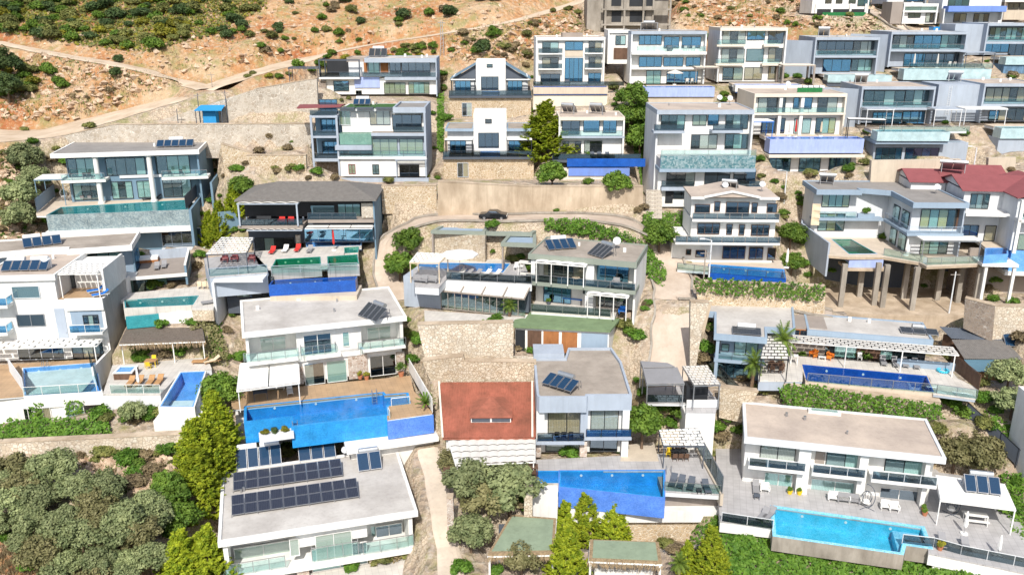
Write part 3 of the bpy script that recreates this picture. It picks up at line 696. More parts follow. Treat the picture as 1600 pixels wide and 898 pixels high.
def pergola(fr, label, pts, z, zf, kind='stag', nx=6, ny=6, m='whitefab', fm='white2', posts=None, th=.12, cat='pergola', name='pergola', pr=.05, xy=None, ov=.0, beams=True, gp=.8):
 """flat-topped canopy on posts; pts: 4 measured corners (front-left, front-right, back-right, back-left) on plane z"""
 q = [Vector((*p, 0)) for p in (xy if xy else fr.tp(pts, z))]; o = (q[0] + q[1] + q[2] + q[3]) / 4
 r = thing(fr, name, label, cat, o.x, o.y, zf); H_ = z - zf; q = [a - Vector((o.x, o.y, 0)) for a in q]
 bl = lambda s, t: (q[0].lerp(q[1], s)).lerp(q[3].lerp(q[2], s), t)
 if posts is None: posts = [(.02, .02), (.98, .02), (.98, .98), (.02, .98)]
 for s, t in posts:
  p = bl(s, t); MB().box(p.x - pr, p.x + pr, p.y - pr, p.y + pr, 0, H_ - .01).build('post', fm, r)
 if beams:
  b = MB(); zz = H_ - th / 2 - .03
  for i in range(4): b.bar((*q[i][:2], zz), (*q[(i + 1) % 4][:2], zz), .09, th)
  b.build('beam', fm, r)
 c = MB(); zt = H_ + .0
 if kind == 'stag':
  for j in range(ny):
   for i in range(-1, nx):
    s0, s1 = (i + .5 * (j % 2)) / nx, (i + .5 * (j % 2) + .86) / nx; s0, s1 = max(0, s0), min(1, s1)
    if s1 - s0 < .1 / nx: continue
    t0, t1 = j / ny, (j + gp) / ny; A_, B_, C_, D_ = bl(s0, t0), bl(s1, t0), bl(s1, t1), bl(s0, t1)
    up = Vector((0, 0, zt + .05)); dn = Vector((0, 0, zt + .07)); e = Vector((0, 0, .03))
    t8 = [A_ + dn, B_ + dn, C_ + up, D_ + up]; b8 = [p - e for p in t8]
    c.face(t8); c.face(b8[::-1])
    for k in range(4): c.face([b8[k], b8[(k + 1) % 4], t8[(k + 1) % 4], t8[k]])
  c.build('canopy', m, r)
 elif kind == 'slat':
  for j in range(ny):
   t0, t1 = (j + .15) / ny, (j + .75) / ny; A_, B_, C_, D_ = bl(0, t0), bl(1, t0), bl(1, t1), bl(0, t1); e = Vector((0, 0, .05)); up = Vector((0, 0, zt + .06)); t8 = [p + up for p in (A_, B_, C_, D_)]; b8 = [p - e for p in t8]
   c.face(t8); c.face(b8[::-1])
   for k in range(4): c.face([b8[k], b8[(k + 1) % 4], t8[(k + 1) % 4], t8[k]])
  c.build('canopy', m, r)
 elif kind == 'fabric':
  for i in range(nx):
   s0, s1 = (i + .02) / nx, (i + .98) / nx; N = 6; dz = lambda t: .12 * t
   for k in range(N):
    t0, t1 = k / N, (k + 1) / N; sag = lambda t: -.08 * math.sin(math.pi * t)
    A_, B_, C_, D_ = bl(s0, t0) + Vector((0, 0, zt + sag(t0) + .06)), bl(s1, t0) + Vector((0, 0, zt + sag(t0) + .06)), bl(s1, t1) + Vector((0, 0, zt + sag(t1) + .06)), bl(s0, t1) + Vector((0, 0, zt + sag(t1) + .06))
    c.face([A_, B_, C_, D_]); e = Vector((0, 0, .03)); c.face([D_ - e, C_ - e, B_ - e, A_ - e])
  c.build('canopy', m, r)
 elif kind == 'wave':
  N = 5 * nx
  for i in range(N):
   s0, s1 = i / N, (i + 1) / N; h0, h1 = .10 * abs(math.sin(math.pi * s0 * nx)), .10 * abs(math.sin(math.pi * s1 * nx))
   for j in range(ny):
    t0, t1 = (j + .06) / ny, (j + .94) / ny
    A_, B_, C_, D_ = bl(s0, t0) + Vector((0, 0, zt + h0)), bl(s1, t0) + Vector((0, 0, zt + h1)), bl(s1, t1) + Vector((0, 0, zt + h1)), bl(s0, t1) + Vector((0, 0, zt + h0)); e = Vector((0, 0, .03)); c.face([A_, B_, C_, D_]); c.face([D_ - e, C_ - e, B_ - e, A_ - e])
  c.build('canopy', m, r)
 else:   # solid sheet or thatch
  A_, B_, C_, D_ = bl(0, 0), bl(1, 0), bl(1, 1), bl(0, 1); c.prism([(p.x, p.y) for p in (A_, B_, C_, D_)], zt + .01, zt + (.22 if kind == 'thatch' else .1)); c.build('canopy', m, r)
  if kind == 'thatch':
   f = []; g = np.random.default_rng(5); n = int(60 * (B_ - A_).length); u_ = g.random(n); P_ = np.array([list(A_.lerp(B_, a)) for a in u_]); P_[:, 2] = zt + .1 - g.random(n) * .55; P_[:, :2] += g.normal(size=(n, 2)) * .08; N_ = np.tile(np.array([0, -1, .1]), (n, 1)) + g.normal(size=(n, 3)) * .3
   mb = MB()
   for i in range(n): x, y, zz = P_[i]; L_ = .2 + .35 * g.random(); mb.face([(x - .03, y, zz), (x + .03, y, zz), (x + .02 + .05 * g.normal(), y - .06, zz - L_)])
   mb.build('fringe', 'thatch', r)
 return r
def wall_line(fr, label, pts, z0, z1, m='stone', th=.5, name='stone_wall', cat='wall', cap=None, capz=.12, xy=None, zs=None):
 """free-standing wall along measured top points (on plane z1)"""
 q = xy if xy else fr.tp(pts, z1); r = empty(name, fr.w(q[0][0], q[0][1], z0), fr.yaw); tag(r, label, cat); mb, cb = MB(), MB(); q = [Vector(p) for p in q]; o = q[0]; n = len(q)
 def off(i, d_):
  a = (q[i] - q[i - 1]).normalized() if i else (q[1] - q[0]).normalized(); b = (q[i + 1] - q[i]).normalized() if i < n - 1 else a
  nn = (Vector((-a.y, a.x)) + Vector((-b.y, b.x))); nn /= max(.3, 1 + a.dot(b)); return q[i] + nn * d_ - o
 poly = [tuple(off(i, 0)) for i in range(n)] + [tuple(off(i, th)) for i in reversed(range(n))]
 mb.prism(poly, 0, z1 - z0).build('masonry', m, r)
 if cap: cb.prism([tuple(off(i, -.05)) for i in range(n)] + [tuple(off(i, th + .05)) for i in reversed(range(n))], z1 - z0 + .002, z1 - z0 + capz).build('coping', cap, r)
 return r
def fence(fr, label, pts, z, h_=1.6, m='rail_dark', fm='black', name='fence', cat='fence', step=2.0, solid=False, xy=None):
 q = xy if xy else fr.tp(pts, z); r = empty(name, fr.w(q[0][0], q[0][1], z), fr.yaw); tag(r, label, cat); o = Vector(q[0]); f, g = MB(), MB()
 for a, b in zip(q[:-1], q[1:]):
  a, b = Vector(a) - o, Vector(b) - o; n = max(1, round((b - a).length / step))
  for i in range(n + 1): p = a.lerp(b, i / n); f.tube((p.x, p.y, 0), (p.x, p.y, h_), .035, seg=6)
  f.bar((*a, h_), (*b, h_), .05, .05); g.bar((*a, h_ * .5), (*b, h_ * .5), .03 if not solid else .08, h_ * .9)
 f.build('post_frame', fm, r); g.build('infill', m, r); return r
def creeper(fr, label, pts, plane, m='lf_creeper', dens=38, size=.24, thick=.3, name='creeper', cat='creeper', kind=None, group=None, seed=3, holes=.0):
 """leaf mat over a measured polygon; plane: ('y',y) upright, ('z',z) level, ('g',) on the ground"""
 g = np.random.default_rng(seed); P_ = [full(u, v) for u, v in pts]; us = [p[0] for p in P_]; vs = [p[1] for p in P_]
 sv = ZO[:]; ZO[:] = [0, 0, 1.0]
 D0 = dep(sum(vs) / len(vs)); px = FOC / D0; area = abs(sum(P_[i][0] * P_[(i + 1) % len(P_)][1] - P_[(i + 1) % len(P_)][0] * P_[i][1] for i in range(len(P_)))) / 2
 a_m = area / px / px * (1.2 if plane[0] == 'y' else 2.0); n = int(min(26000, a_m * dens)); C_ = []
 u = g.uniform(min(us), max(us), n * 4); v = g.uniform(min(vs), max(vs), n * 4); ins = np.zeros(n * 4, bool); k = len(P_)
 jit = 5 * np.sin(u * .55 + seed) + 4 * np.sin(v * .8 + u * .3)
 for i in range(k):
  (x1, y1), (x2, y2) = P_[i], P_[(i + 1) % k]
  if y1 == y2: continue
  c = ((y1 > v + jit * .3) != (y2 > v + jit * .3)) & (u + jit * .3 < (x2 - x1) * (v + jit * .3 - y1) / (y2 - y1) + x1); ins ^= c
 u, v = u[ins][:n], v[ins][:n]
 if holes: kk = (np.sin(u * .37 + seed) * np.sin(v * .61 + 1.3 * seed) + .4 * np.sin(u * 1.1 + v * .9)) < 1 - 2 * holes; u, v = u[kk], v[kk]
 for a, b in zip(u, v):
  if plane[0] == 'y': p = fr.q(a, b, plane[1]); p = fr.w(p.x, p.y, p.z)
  elif plane[0] == 'z': p = fr.t(a, b, plane[1]); p = fr.w(p.x, p.y, p.z)
  else: p = ground(a, b)
  C_.append(p)
 ZO[:] = sv
 if not C_: return None
 C_ = np.array(C_); bump_ = .5 + .5 * np.sin(C_[:, 0] * 2.3 + seed) * np.sin(C_[:, 1] * 1.9 + C_[:, 2] * 2.1)
 nrm = np.array([0, -.6, .8]) if plane[0] != 'z' else np.array([0, -.2, 1.0])
 if plane[0] == 'y': nrm = np.array([*(-fr.ey)[:2], .35])
 C_ = C_ + nrm * (thick * (g.random(len(C_)) * .6 + bump_ * .7))[:, None]
 N_ = np.tile(nrm, (len(C_), 1)) + g.normal(size=(len(C_), 3)) * .55
 o0 = C_.mean(0); o = bpy.data.objects.new(name, leafmesh(name, C_ - o0, N_, size * (.6 + .8 * g.random(len(C_))), m, 1.2)); col.objects.link(o); o.location = o0
 return tag(o, label, cat, group, kind)
# ================================================================ near row of villas
# ---- villa with photovoltaic roof, bottom left
tile(400, 673)
h = House('villa', 'white two-storey villa with photovoltaic rows on its flat roof and beige awnings below', 'villa', (-239, 702), (1010, 508), 1025)
T, W = h.top, h.W0; yb = h.t(885, 108, T).y
h.roof(0, W, 0, yb, T, th=.42, par=.16, fm='white', rm='screedl', pw=.3)
h.M('wall', 'white', .35, W - .35, 3.6, yb - .4, 0, T - .42)
xa, xb = h.q(190, 0, .9).x, h.q(655, 0, .9).x
h.M('wall', 'white', xa, xb, .9, 3.6, 3.0, T - .42)
h.M('wall', 'white', .35, .75, .4, 3.6, 0, T - .42); h.M('wall', 'white', W - .9, W - .5, .4, 3.6, 0, T - .42)
z2 = h.q(660, 790, .2).z; h.M('floor_slab', 'white', .2, W - .25, .15, 3.7, z2 - .35, z2)
h.W(205, 672, 275, 770, .9, 1, 'b', fm='white'); h.W(365, 650, 605, 775, .9, 2, 'bb', fm='white')
h.G(345, 732, 640, 765, .3, ret=.5); h.G(665, 695, 985, 715, .3); h.G(-225, 842, 185, 846, .3)
h.W(712, 590, 880, 632, 3.6, 2, 'bb', fm='white'); h.W(-20, 700, 92, 745, 3.6, 2, 'bb', fm='white')
h.M('wall', 'stoner', xb, xb + .8, .5, 3.6, 0, z2 - .35); h.M('wall', 'stoner', xa - .2, xa + .9, .5, 3.6, 0, z2 - .35)
h.M('wall', 'white', .75, W - .9, 3.2, 3.6, 0, z2 - .36)
h.Mw(xa + 1.2, xb - .1, .1, 2.5, 1.0, 2, 'bo', fm='white'); h.Mw(xb + 1, W - 1.1, .1, 2.5, 3.2, 2, 'bb', fm='white'); h.Mw(1, xa - .4, .1, 2.5, 3.2, 2, 'bb', fm='white')
h.A('floor_slab', 'deckw').box(-.5, W + .2, -5, yb, -.5, -.02)
h.end((-1, W + 1, -5, yb))
pergola(h, 'pair of beige fabric awning panels at the bottom edge, right of the white villa', [(675, 900), (1125, 850), (1085, 765), (668, 828)], h.q(668, 828, 2.2).z, 0, 'fabric', nx=2, m='fabricb', fm='white', cat='awning', name='awning')
def pv(fr, u, v, z, cols, rows, label, tilt=12, w_=1.0, h_=1.0, rz=0.0):
 p = fr.t(u, v, z); r = thing(fr, 'photovoltaic_array', label, 'solar panels', p.x, p.y, z, R(rz)); t = R(tilt)
 for j in range(rows):
  for i in range(cols): panel_obj(r, i * (w_ + .04), j * (h_ + .04) * math.cos(t), .25 + j * (h_ + .04) * math.sin(t), w_, h_, t, 'pv', name='solar_panel')
 s = MB()
 for i in range(0, cols + 1, 2): s.bar((min(i, cols) * (w_ + .04) - .03, 0, 0), (min(i, cols) * (w_ + .04) - .03, 0, .25), .05, .05); s.bar((min(i, cols) * (w_ + .04) - .03, rows * h_ * math.cos(t), 0), (min(i, cols) * (w_ + .04) - .03, rows * h_ * math.cos(t), .25 + rows * h_ * math.sin(t)), .05, .05)
 s.build('stand', 'metal', r)
zr = T + .03
pv(h, -150, 540, zr, 10, 2, 'front row of black photovoltaic panels on the bottom left roof', 14, 1.13, 1.25)
pv(h, -140, 385, zr, 9, 2, 'rear row of black photovoltaic panels on the bottom left roof', 14, 1.13, 1.2)
heater(h, 640, 262, zr, 2, 'two blue collectors at the right end of the photovoltaic roof with small grey tank', tilt=42, w_=1.15, h_=1.9, tank='tank')
heater(h, 270, 200, zr, 3, 'three blue collectors behind the rear photovoltaic row, right set', tilt=42, w_=1.2, h_=2.0, tanks=1)
heater(h, -120, 250, zr, 4, 'four blue collectors behind the rear photovoltaic row, left set beside the pool wall', tilt=42, w_=1.05, h_=2.1, tanks=2)
dish(h, 555, 165, zr, 'small white dish between the blue collectors on the photovoltaic roof', .7)
# ---- white villa with the big blue pool
tile(400, 450)
h = House('villa', 'white villa with stone piers, green blinds and pale flat roof behind a blue L-shaped pool', 'villa', (-88, 291), (940, 183), 660)
T, W = h.top, h.W0; yb = h.t(862, -8, T).y
h.roof(0, W, 0, yb, T, th=.42, par=.16, fm='white', rm='screedl', pw=.3)
h.M('wall', 'white', .35, W - .3, 3.2, yb - .3, 0, T - .42)
xa, xb = h.q(225, 0, .9).x, h.q(640, 0, .9).x; z2 = h.q(636, 392, .1).z
h.M('wall', 'white', xa, xb, 1.0, 3.2, 2.6, T - .42); h.M('wall', 'white', .3, .6, .5, 3.2, z2, T - .42); h.M('wall', 'white', W - .75, W - .4, .5, 3.2, z2, T - .42)
h.M('floor_slab', 'white', .2, W - .25, 1.0, 3.3, z2 - .3, z2); h.M('floor_slab', 'white', xb, W - .25, .1, 1.0, z2 - .3, z2); h.M('floor_slab', 'white', .2, xa, .1, 1.0, z2 - .3, z2)
h.M('floor_slab', 'white', h.q(275, 0, .1).x, h.q(503, 0, .1).x, .1, 1.0, z2 - .42, z2 - .02)
h.W(292, 293, 475, 405, 1.0, 2, 'bb', fm='white'); h.W(535, 272, 585, 360, 1.0, 1, 'b', fm='white')
h.W(690, 245, 842, 322, 3.2, 2, 'bb', fm='white'); h.W(22, 312, 190, 385, 3.2, 2, 'bb', fm='white')
h.G(278, 368, 500, 400, .15, ret=.8); h.G(636, 340, 935, 352, .15); h.G(-80, 408, 268, 425, .15)
h.M('wall', 'white', .35, W - .5, 1.3, 3.2, 0, z2 - .3)
h.W(297, 470, 432, 590, 1.3, 1, 'l', fm='white', pm='pane_clear'); h.W(436, 455, 570, 573, 1.3, 1, 'b', fm='white'); h.W(705, 423, 875, 530, 1.3, 2, 'bb', fm='white'); h.W(40, 505, 222, 590, 1.3, 2, 'bb', fm='white')
h.B('pier', 'stoner', 572, 425, 700, 555, 1.1, .25); h.B('pier', 'stoner', 225, 500, 300, 600, 1.1, .25); h.B('pier', 'stoner', 874, 402, 930, 525, 1.1, .25); h.B('pier', 'stoner', -60, 520, 36, 625, 1.1, .25)
pw = [(-60, 742), (788, 655), (800, 670), (938, 659), (950, 716), (812, 731), (818, 788), (233, 858), (226, 800), (-60, 830)]
pl = h.tp(pw, -.03)
ring = pool(h, 'large bright blue L-shaped pool with infinity edge before the white villa with green blinds', pl, 0, 1.5, 'pb_blue', outer='pb_blue', drop=2.4)
h.deck([(-160, 655), (960, 545), (985, 640), (938, 659), (800, 670), (788, 655), (-60, 742), (-150, 752)], 0, .3, 'deckb', name='terrace')
h.deck([(938, 659), (985, 640), (1100, 775), (818, 815), (812, 731), (950, 716)], 0, 1.0, 'deckb', side='white')
q = h.tp([(818, 815), (1105, 775)], 0)
h.M('pool_skirt', 'pb_peri', q[0][0], q[1][0], q[0][1] - .1, q[0][1] + .2, -2.3, -.25)
h.M('white_base', 'white', h.t(545, 840, 0).x, q[1][0] + .3, q[0][1] - 1.0, q[0][1] + 6.5, -2.9, -2.42)
h.M('wall', 'white', h.t(560, 840, 0).x + .3, q[1][0] - .1, q[0][1] - .0, q[0][1] + 6.5, -6.2, -2.91)
h.M('wall', 'white', -1.5, W - .5, -2.6, 6, -6.2, -1.8)
h.end((-1.5, W, -6.5, yb, 0)); PADS.pop(); h.pad(0, W, 0, yb, -.2); h.pad(-1.5, W + .5, -8, 0, -6)
h.rail(h.tp([(845, 735)], 0)[0], h.tp([(960, 722)], 0)[0], 0, .9, 'rail_glass', 'white'); h.rail(h.tp([(825, 790)], 0)[0], h.tp([(835, 812)], 0)[0], 0, .9, 'rail_glass', 'white')
a, b = h.tp([(955, 520)], 0)[0], h.tp([(1100, 775)], 0)[0]
r = fence(h, 'white board fence along the right side of the pool terrace', None, 0, 1.7, 'white', 'white', 'fence', xy=[a, b], solid=True)
pot(h, 905, 548, 0, 'big yellow-green shrub in terracotta pot at the corner of the white villa with green blinds', s=.95, ps=.45)
plant('cycad', h.w(*h.tp([(1058, 750)], 0)[0], .25), 1.25, 'dark green cycad in a pot at the corner of the blue pool terrace', 'potted palm')
for k, (u, v) in enumerate([(650, 565), (690, 568)]): pot(h, u, v, 0, ['terracotta pot with dry yellow spikes beside the stone pier', 'terracotta pot with dark dead fronds beside the stone pier'][k], 'dry', s=.4, ps=.4)
ladder(h, 738, 672, 0, 'steel ladder at the far side of the blue L-shaped pool', 180)
x_, y_ = h.tp([(270, 860)], 0)[0]
lounger(h, 215, 672, 0, 'white slatted sun lounger by the awning post of the villa with green blinds', 0, 'white', 'white')
chair(h, 120, 640, 0, 'white garden sofa under the awning of the villa with green blinds', 0, 'white', kind='sofa', group=None)
t_ = table(h, 30, 690, 0, 'grey covered barbecue table at the left of the blue pool terrace', 1.5, .9, .9, m='dkgrey')
pergola(h, 'white roll-out awning on two posts at the left of the villa with green blinds', [(-120, 640), (272, 588), (265, 450), (-100, 470)], 2.55, 0, 'fabric', nx=2, m='whitefab', fm='white', cat='awning', name='awning', posts=[(.02, .02), (.98, .02)])
heater(h, 635, 175, T + .03, 4, 'tilted grey collectors with slim steel tank on the roof of the green-blind villa', rz=-62, tilt=35, m='collectorg', tank='tank', w_=.8, h_=2.0)
r = thing(h, 'roof_hatch', 'white framed roof hatch on the pale roof of the villa with green blinds', 'roof hatch', *h.t(295, 72, T)[:2], T + .03); MB().box(-.8, .8, -.3, .3, 0, .22).build('hatch_cover', 'white', r); MB().box(-.65, .65, -.2, .2, .221, .25).build('pane', 'pane', r)
# planter between pool and railing
r = thing(h, 'planter', 'stone planter with yellow shrubs at the front of the blue pool', 'planter', *h.t(130, 875, 0)[:2], -.5); MB().box(-1.8, 1.6, -.5, .5, -.6, .1).build('box', 'white2', r)
for i, dx in enumerate((-1.2, -.3, .8)): plant('yellow_shrub' if i != 1 else 'dark_shrub', h.w(h.t(130, 875, 0).x + dx, h.t(130, 875, 0).y, -.5), .5, ['yellow shrub at the left of the pool planter', 'dark shrub in the middle of the pool planter', 'yellow shrub at the right of the pool planter'][i], 'shrub')
ladder(h, 245, 872, -.4, 'white ladder leaning on the front corner of the blue pool', 0)
# ---- villa bottom right
tile(1200, 673)
h = House('villa', 'white two-storey villa with wide beige flat roof and dark balcony glass above the turquoise pool', 'villa', (-148, 48), (1112, 178), 368)
T, W = h.top, h.W0; yb = h.t(985, -70, T).y
h.roof(0, W, 0, yb, T, th=.5, par=.14, fm='white2', rm='screedp', pw=.3)
r = thing(h, 'roof_hatch', 'low white roof hatch at the back edge of the wide beige roof', 'roof hatch', W * .45, yb - .8, T + .03); MB().box(-1.6, 1.6, -.35, .35, 0, .3).build('hatch_cover', 'white', r); MB().box(-1.3, 1.3, -.25, .25, .301, .33).build('pane', 'pane', r)
z2 = h.q(1045, 345, -.3).z
h.M('wall', 'white', .3, W - .5, 1.8, yb - .3, 0, T - .5)
for (a, b) in ((212, 288), (600, 655), (1020, 1050)): h.M('pier', 'white', h.q(a, 0, .5).x, h.q(b, 0, .5).x, .5, 1.8, 0, T - .5)
for (u0, v0, u1, v1) in ((-120, 182, 232, 245), (278, 205, 602, 292), (645, 262, 1045, 352)):
 x0, x1 = h.q(u0, v0).x, h.q(u1, v1).x; h.M('balcony_slab', 'white', x0, x1, -.3, 1.8, z2 - .3, z2); h.rail((x0 + .05, -.25), (x1 - .05, -.25), z2, .95, 'rail_dark', 'white2')
h.W(-45, 78, 165, 195, 1.8, 2, 'cc'); h.W(368, 120, 592, 240, 1.8, 2, 'vc'); h.W(733, 165, 960, 290, 1.8, 2, 'vc'); h.D_(300, 115, 348, 210, 1.8, 'taupe')
h.W(-20, 250, 145, 375, 1.8, 2, 'cc', fm='white'); h.W(270, 290, 562, 405, 1.8, 2, 'cc', fm='white'); h.W(700, 345, 925, 480, 1.8, 2, 'cc', fm='white')
pw = [(38, 480), (955, 608), (998, 722), (838, 700), (822, 758), (52, 648)]
pl = h.tp(pw, -.03)
ring = pool(h, 'long turquoise mosaic pool with shallow corner in front of the wide beige roof', pl, 0, 1.5, 'pb_cyan', outer='concrete', drop=.55, wall=.35, coping='pb_cyanl', steps=None)
sx = h.tp([(760, 590), (985, 720), (838, 700), (822, 758)], 0)
r = empty('pool_shelf', h.w(0, 0, 0), h.yaw); tag(r, 'pale mosaic sun shelf in the shallow corner of the turquoise pool', 'pool shelf')
MB().prism(offset(h.tp([(770, 590), (948, 612), (988, 714), (842, 694), (818, 740)], 0), -.1), -1.49, -.45).build('shelf', 'pb_cyanl', r)
h.deck([(-330, 60), (1040, 210), (1080, 260), (1480, 310), (1500, 420), (1640, 700), (1700, 905), (1000, 760), (998, 722), (955, 608), (38, 480), (40, 600), (-300, 560)], 0, 1.2, 'deckg', side='white')
h.end((-4, W + 6, -8, yb, -.4))
h.pad(-4, W + 8, -16, -8, -2.2)
for k, (u, v, s) in enumerate([(440, 440, 0), (730, 490, 0), (785, 500, 0), (1560, 0, 0)][:3]): chair(h, u, v, 0, ['long white two-seat sofa against the villa wall behind the turquoise pool', 'left one of two white armchairs behind the turquoise pool', 'right one of two white armchairs behind the turquoise pool'][k], 0, 'white', kind=['sofa', 'armchair', 'armchair'][k], group=None)
chair(h, 500, 450, 0, 'grey cushioned bench beside the white two-seat sofa', 0, 'greyfab', kind='sofa', group=None); chair(h, -20, 380, 0, 'white armchair at the left window of the turquoise pool villa', 0, 'white', kind='armchair', group=None)
def egg(fr, u, v, z, label, m='dkgrey'):
 p = fr.t(u, v, z); r = thing(fr, 'hanging_chair', label, 'swing chair', p.x, p.y, z)
 f = MB(); n = 16; pts = [Vector((.9 * math.sin(a) * .9, .5 - .5 * math.cos(a), 1.05 - 1.0 * math.cos(a))) for a in [math.pi * i / n for i in range(n + 1)]]
 for a, b in zip(pts[:-1], pts[1:]): f.tube(a, b, .035, seg=6)
 f.tube((-.6, -.4, .03), (.7, .7, .03), .03, seg=6).tube((-.6, .7, .03), (.7, -.4, .03), .03, seg=6); f.build('stand', m, r)
 b = MB(); n = 12
 for k in range(10):
  a = 6.283 * k / 12 - .9; prev = None
  for j in range(9):
   t = math.pi * j / 8; q = Vector((math.sin(t) * .48 * math.cos(a), math.sin(t) * .48 * math.sin(a) + .2, 1.1 - .62 * math.cos(t)))
   if prev: b.tube(prev, q, .02, seg=5)
   prev = q
 b.build('basket', m, r); MB().tube((0, .2, .55), (0, .2, .75), .38, .3, 12).build('cushion', 'whitefab', r); return r
egg(h, 610, 480, 0, 'black hanging egg chair on the terrace between the sofas of the turquoise pool villa'); egg(h, 1140, 525, 0, 'grey hanging egg chair at the left end of the pergola with three collectors')
parasol(h, 1222, 640, 0, 'closed cream parasol in the middle of the grey terrace by the picnic table', 2.4); parasol(h, 1432, 782, 0, 'closed cream parasol near the bottom right corner of the grey terrace', 2.2)
parasol(h, 568, 420, 0, 'closed beige parasol against the villa wall beside the egg chair', 2.2, m='fabric')
r = table(h, 1290, 560, 0, 'white picnic table under the edge of the pergola', 2.0, .8, .74, m='white')
for s, w_ in ((-1, 'front'), (1, 'rear')):
 p = h.t(1290, 560, 0); b = thing(h, 'bench', w_ + ' white bench of the picnic table', 'bench', p.x, p.y + s * .75, 0); MB().box(-1, 1, -.16, .16, .4, .45).build('seat', 'white', b);
 for x in (-.8, .8): MB().box(x - .03, x + .03, -.14, .14, 0, .4).build('leg', 'white', b)
for k, (u, v) in enumerate([(135, 390), (195, 395), (970, 500), (975, 525)]): pot(h, u, v, 0, ['round yellow pot plant left of the white column', 'tall thin plant in yellow pot by the white column', 'tall yellow-leaved plant in a pot at the right end of the white villa', 'low dry bowl plant at the right end of the white villa'][k], s=.28 if k != 3 else .25, ps=.35, m='yellow' if k < 2 else 'terracotta')
pot(h, 1070, 740, 0, 'dry tufted grass pot at the right end of the turquoise pool', 'dry', s=.45, ps=.35)
for k, (u, v) in enumerate([(1105, 745), (1250, 775)]): lounger(h, u, v, 0, ['grey lounger beside the dry grass pot', 'grey lounger between the dry grass pot and the closed cream parasol'][k], 0)
for k, (u, v, rz) in enumerate([(-75, 400, 0), (-55, 575 - 8, -25), (-20, 560, -28)]): lounger(h, u, v, 0, ['single grey lounger at the far left of the turquoise pool terrace', 'front grey lounger of the stacked pair left of the turquoise pool', 'rear grey lounger of the stacked pair left of the turquoise pool'][k], rz)
table(h, 1525 - 1596, 420, 0, 'small dark side table left of the turquoise pool', .6, .6, .4, m='dkgrey')
zp = 2.6; pergola(h, 'pale flat-panel pergola on white posts carrying three blue collectors by the wide villa', [(1075, 430), (1545, 490), (1475, 335), (1043, 278)], zp, 0, 'solid', m='whitefab', fm='white', posts=[(.0, .0), (.99, 0), (.99, .98), (.5, .98)])
heater(h, 1232, 385, zp + .15, 3, 'three blue collectors and a big steel tank on the pale pergola at the right', tilt=38, tank='tank', w_=.95, h_=1.7, tl=2.0)
f0 = h.tp([(835, 700), (1030, 722), (1200, 770), (1700, 870)], 0)
fence(h, 'dark glass railing along the front of the grey terrace right of the turquoise pool', None, 0, .95, 'rail_dark', 'white2', 'glass_railing', 'railing', xy=f0)
f0 = h.tp([(-290, 562), (30, 610)], 0); fence(h, 'dark glass railing left of the turquoise pool', None, 0, .95, 'rail_dark', 'white2', 'glass_railing', 'railing', xy=f0)
wall_line(h, 'white retaining wall beneath the dark glass railing at the bottom right', None, -2.6, -.3, 'white', .5, 'retaining_wall', xy=h.tp([(1040, 762), (1700, 905)], 0))
H9 = h
# ---- grey-fronted villa with the periwinkle infinity pool
tile(800, 450)
h = House('villa', 'grey and white cube villa with beige flat roof behind the wedge-shaped blue pool', 'villa', (155, 695), (755, 690), 1065, yaw=.5)
T, W = h.top, h.W0; yb = h.t(430, 385, T).y
h.roofp(None, T, th=1.45, par=.3, fm='lgrey', rm='screed', xy=[(0, .5), (.25, 0), (W * .52, 0), (W * .53, .45), (W - .05, .45), (W, 9), (W - .6, yb), (W * .42, yb), (W * .36, yb - 3), (0, yb - 3)])
h.M('stair_block', 'lgrey', 0.01, W * .355, yb - 2.9, yb, T - 1, T + .75)
h.M('wall', 'white', .05, W - .2, 1.5, yb - .2, 0, T - 1.45)
h.M('wall', 'lgrey', W - .19, W - .05, 1.5, yb - .3, 0, T - 1.45)
xm0, xm1 = h.q(455, 0, .6).x, h.q(487, 0, .6).x
tile(800, 673); z2 = h.q(200, 60, 0).z
h.M('balcony_slab', 'lgrey', -.05, xm0 + .3, -.25, 1.5, z2 - .35, z2); h.M('balcony_slab', 'lgrey', xm0 + .31, W + .05, .1, 1.5, z2 - .05, z2 + .3)
for a, b in ((0, .5), (xm0 - .1, xm1 + .15)): h.M('pier', 'stoner', a, b, .4, 1.5, 0, z2 - .36)
h.M('pier', 'lgrey', xm0 - .1, xm1 + .15, .4, 1.5, z2 + .3, T - 1.45); h.M('pier', 'white', W - .9, W - .2, .4, 1.5, 0, z2 - .06); h.M('pier', 'white', W - .9, W - .2, .4, 1.5, z2 + .3, T - 1.45); h.M('pier', 'white', 0, .8, .4, 1.5, z2, T - 1.45)
x0, x1 = h.q(210, 0, 1.5).x, h.q(458, 0, 1.5).x; x2, x3 = h.q(487, 0, 1.5).x, h.q(660, 0, 1.5).x
h.Mw(x0, x1, .1, z2 - .5, 1.5, 2, 'cc'); h.Mw(x2, x3, .1, z2 - .1, 1.5, 2, 'cc'); h.Mw(x0 + .2, x1, z2 + .1, T - 1.5, 1.5, 2, 'cc', pm='pane'); h.Mw(x2, x3, z2 + .35, T - 1.5, 1.5, 2, 'cc')
h.rail((.1, -.2), (xm0 + .2, -.2), z2, .95, 'rail_dark', 'black'); h.rail((xm0 + .5, .15), (W, .15), z2 + .3, .9, 'pane_blue', 'black')
for k, u in enumerate((280, 322, 366)):
 p = h.q(u, 30, .4); chair(h, 0, 0, z2, ['left', 'middle', 'right'][k] + ' black chair on the balcony of the grey cube villa', 180, 'black', xy=(p.x, .5), group='balcony chairs of the grey cube villa')
pl = h.tp([(303, 252), (945, 250), (942, 412), (303, 345)], -.03); p2 = h.tp([(152, 252), (292, 252), (290, 324), (143, 322)], -.03)
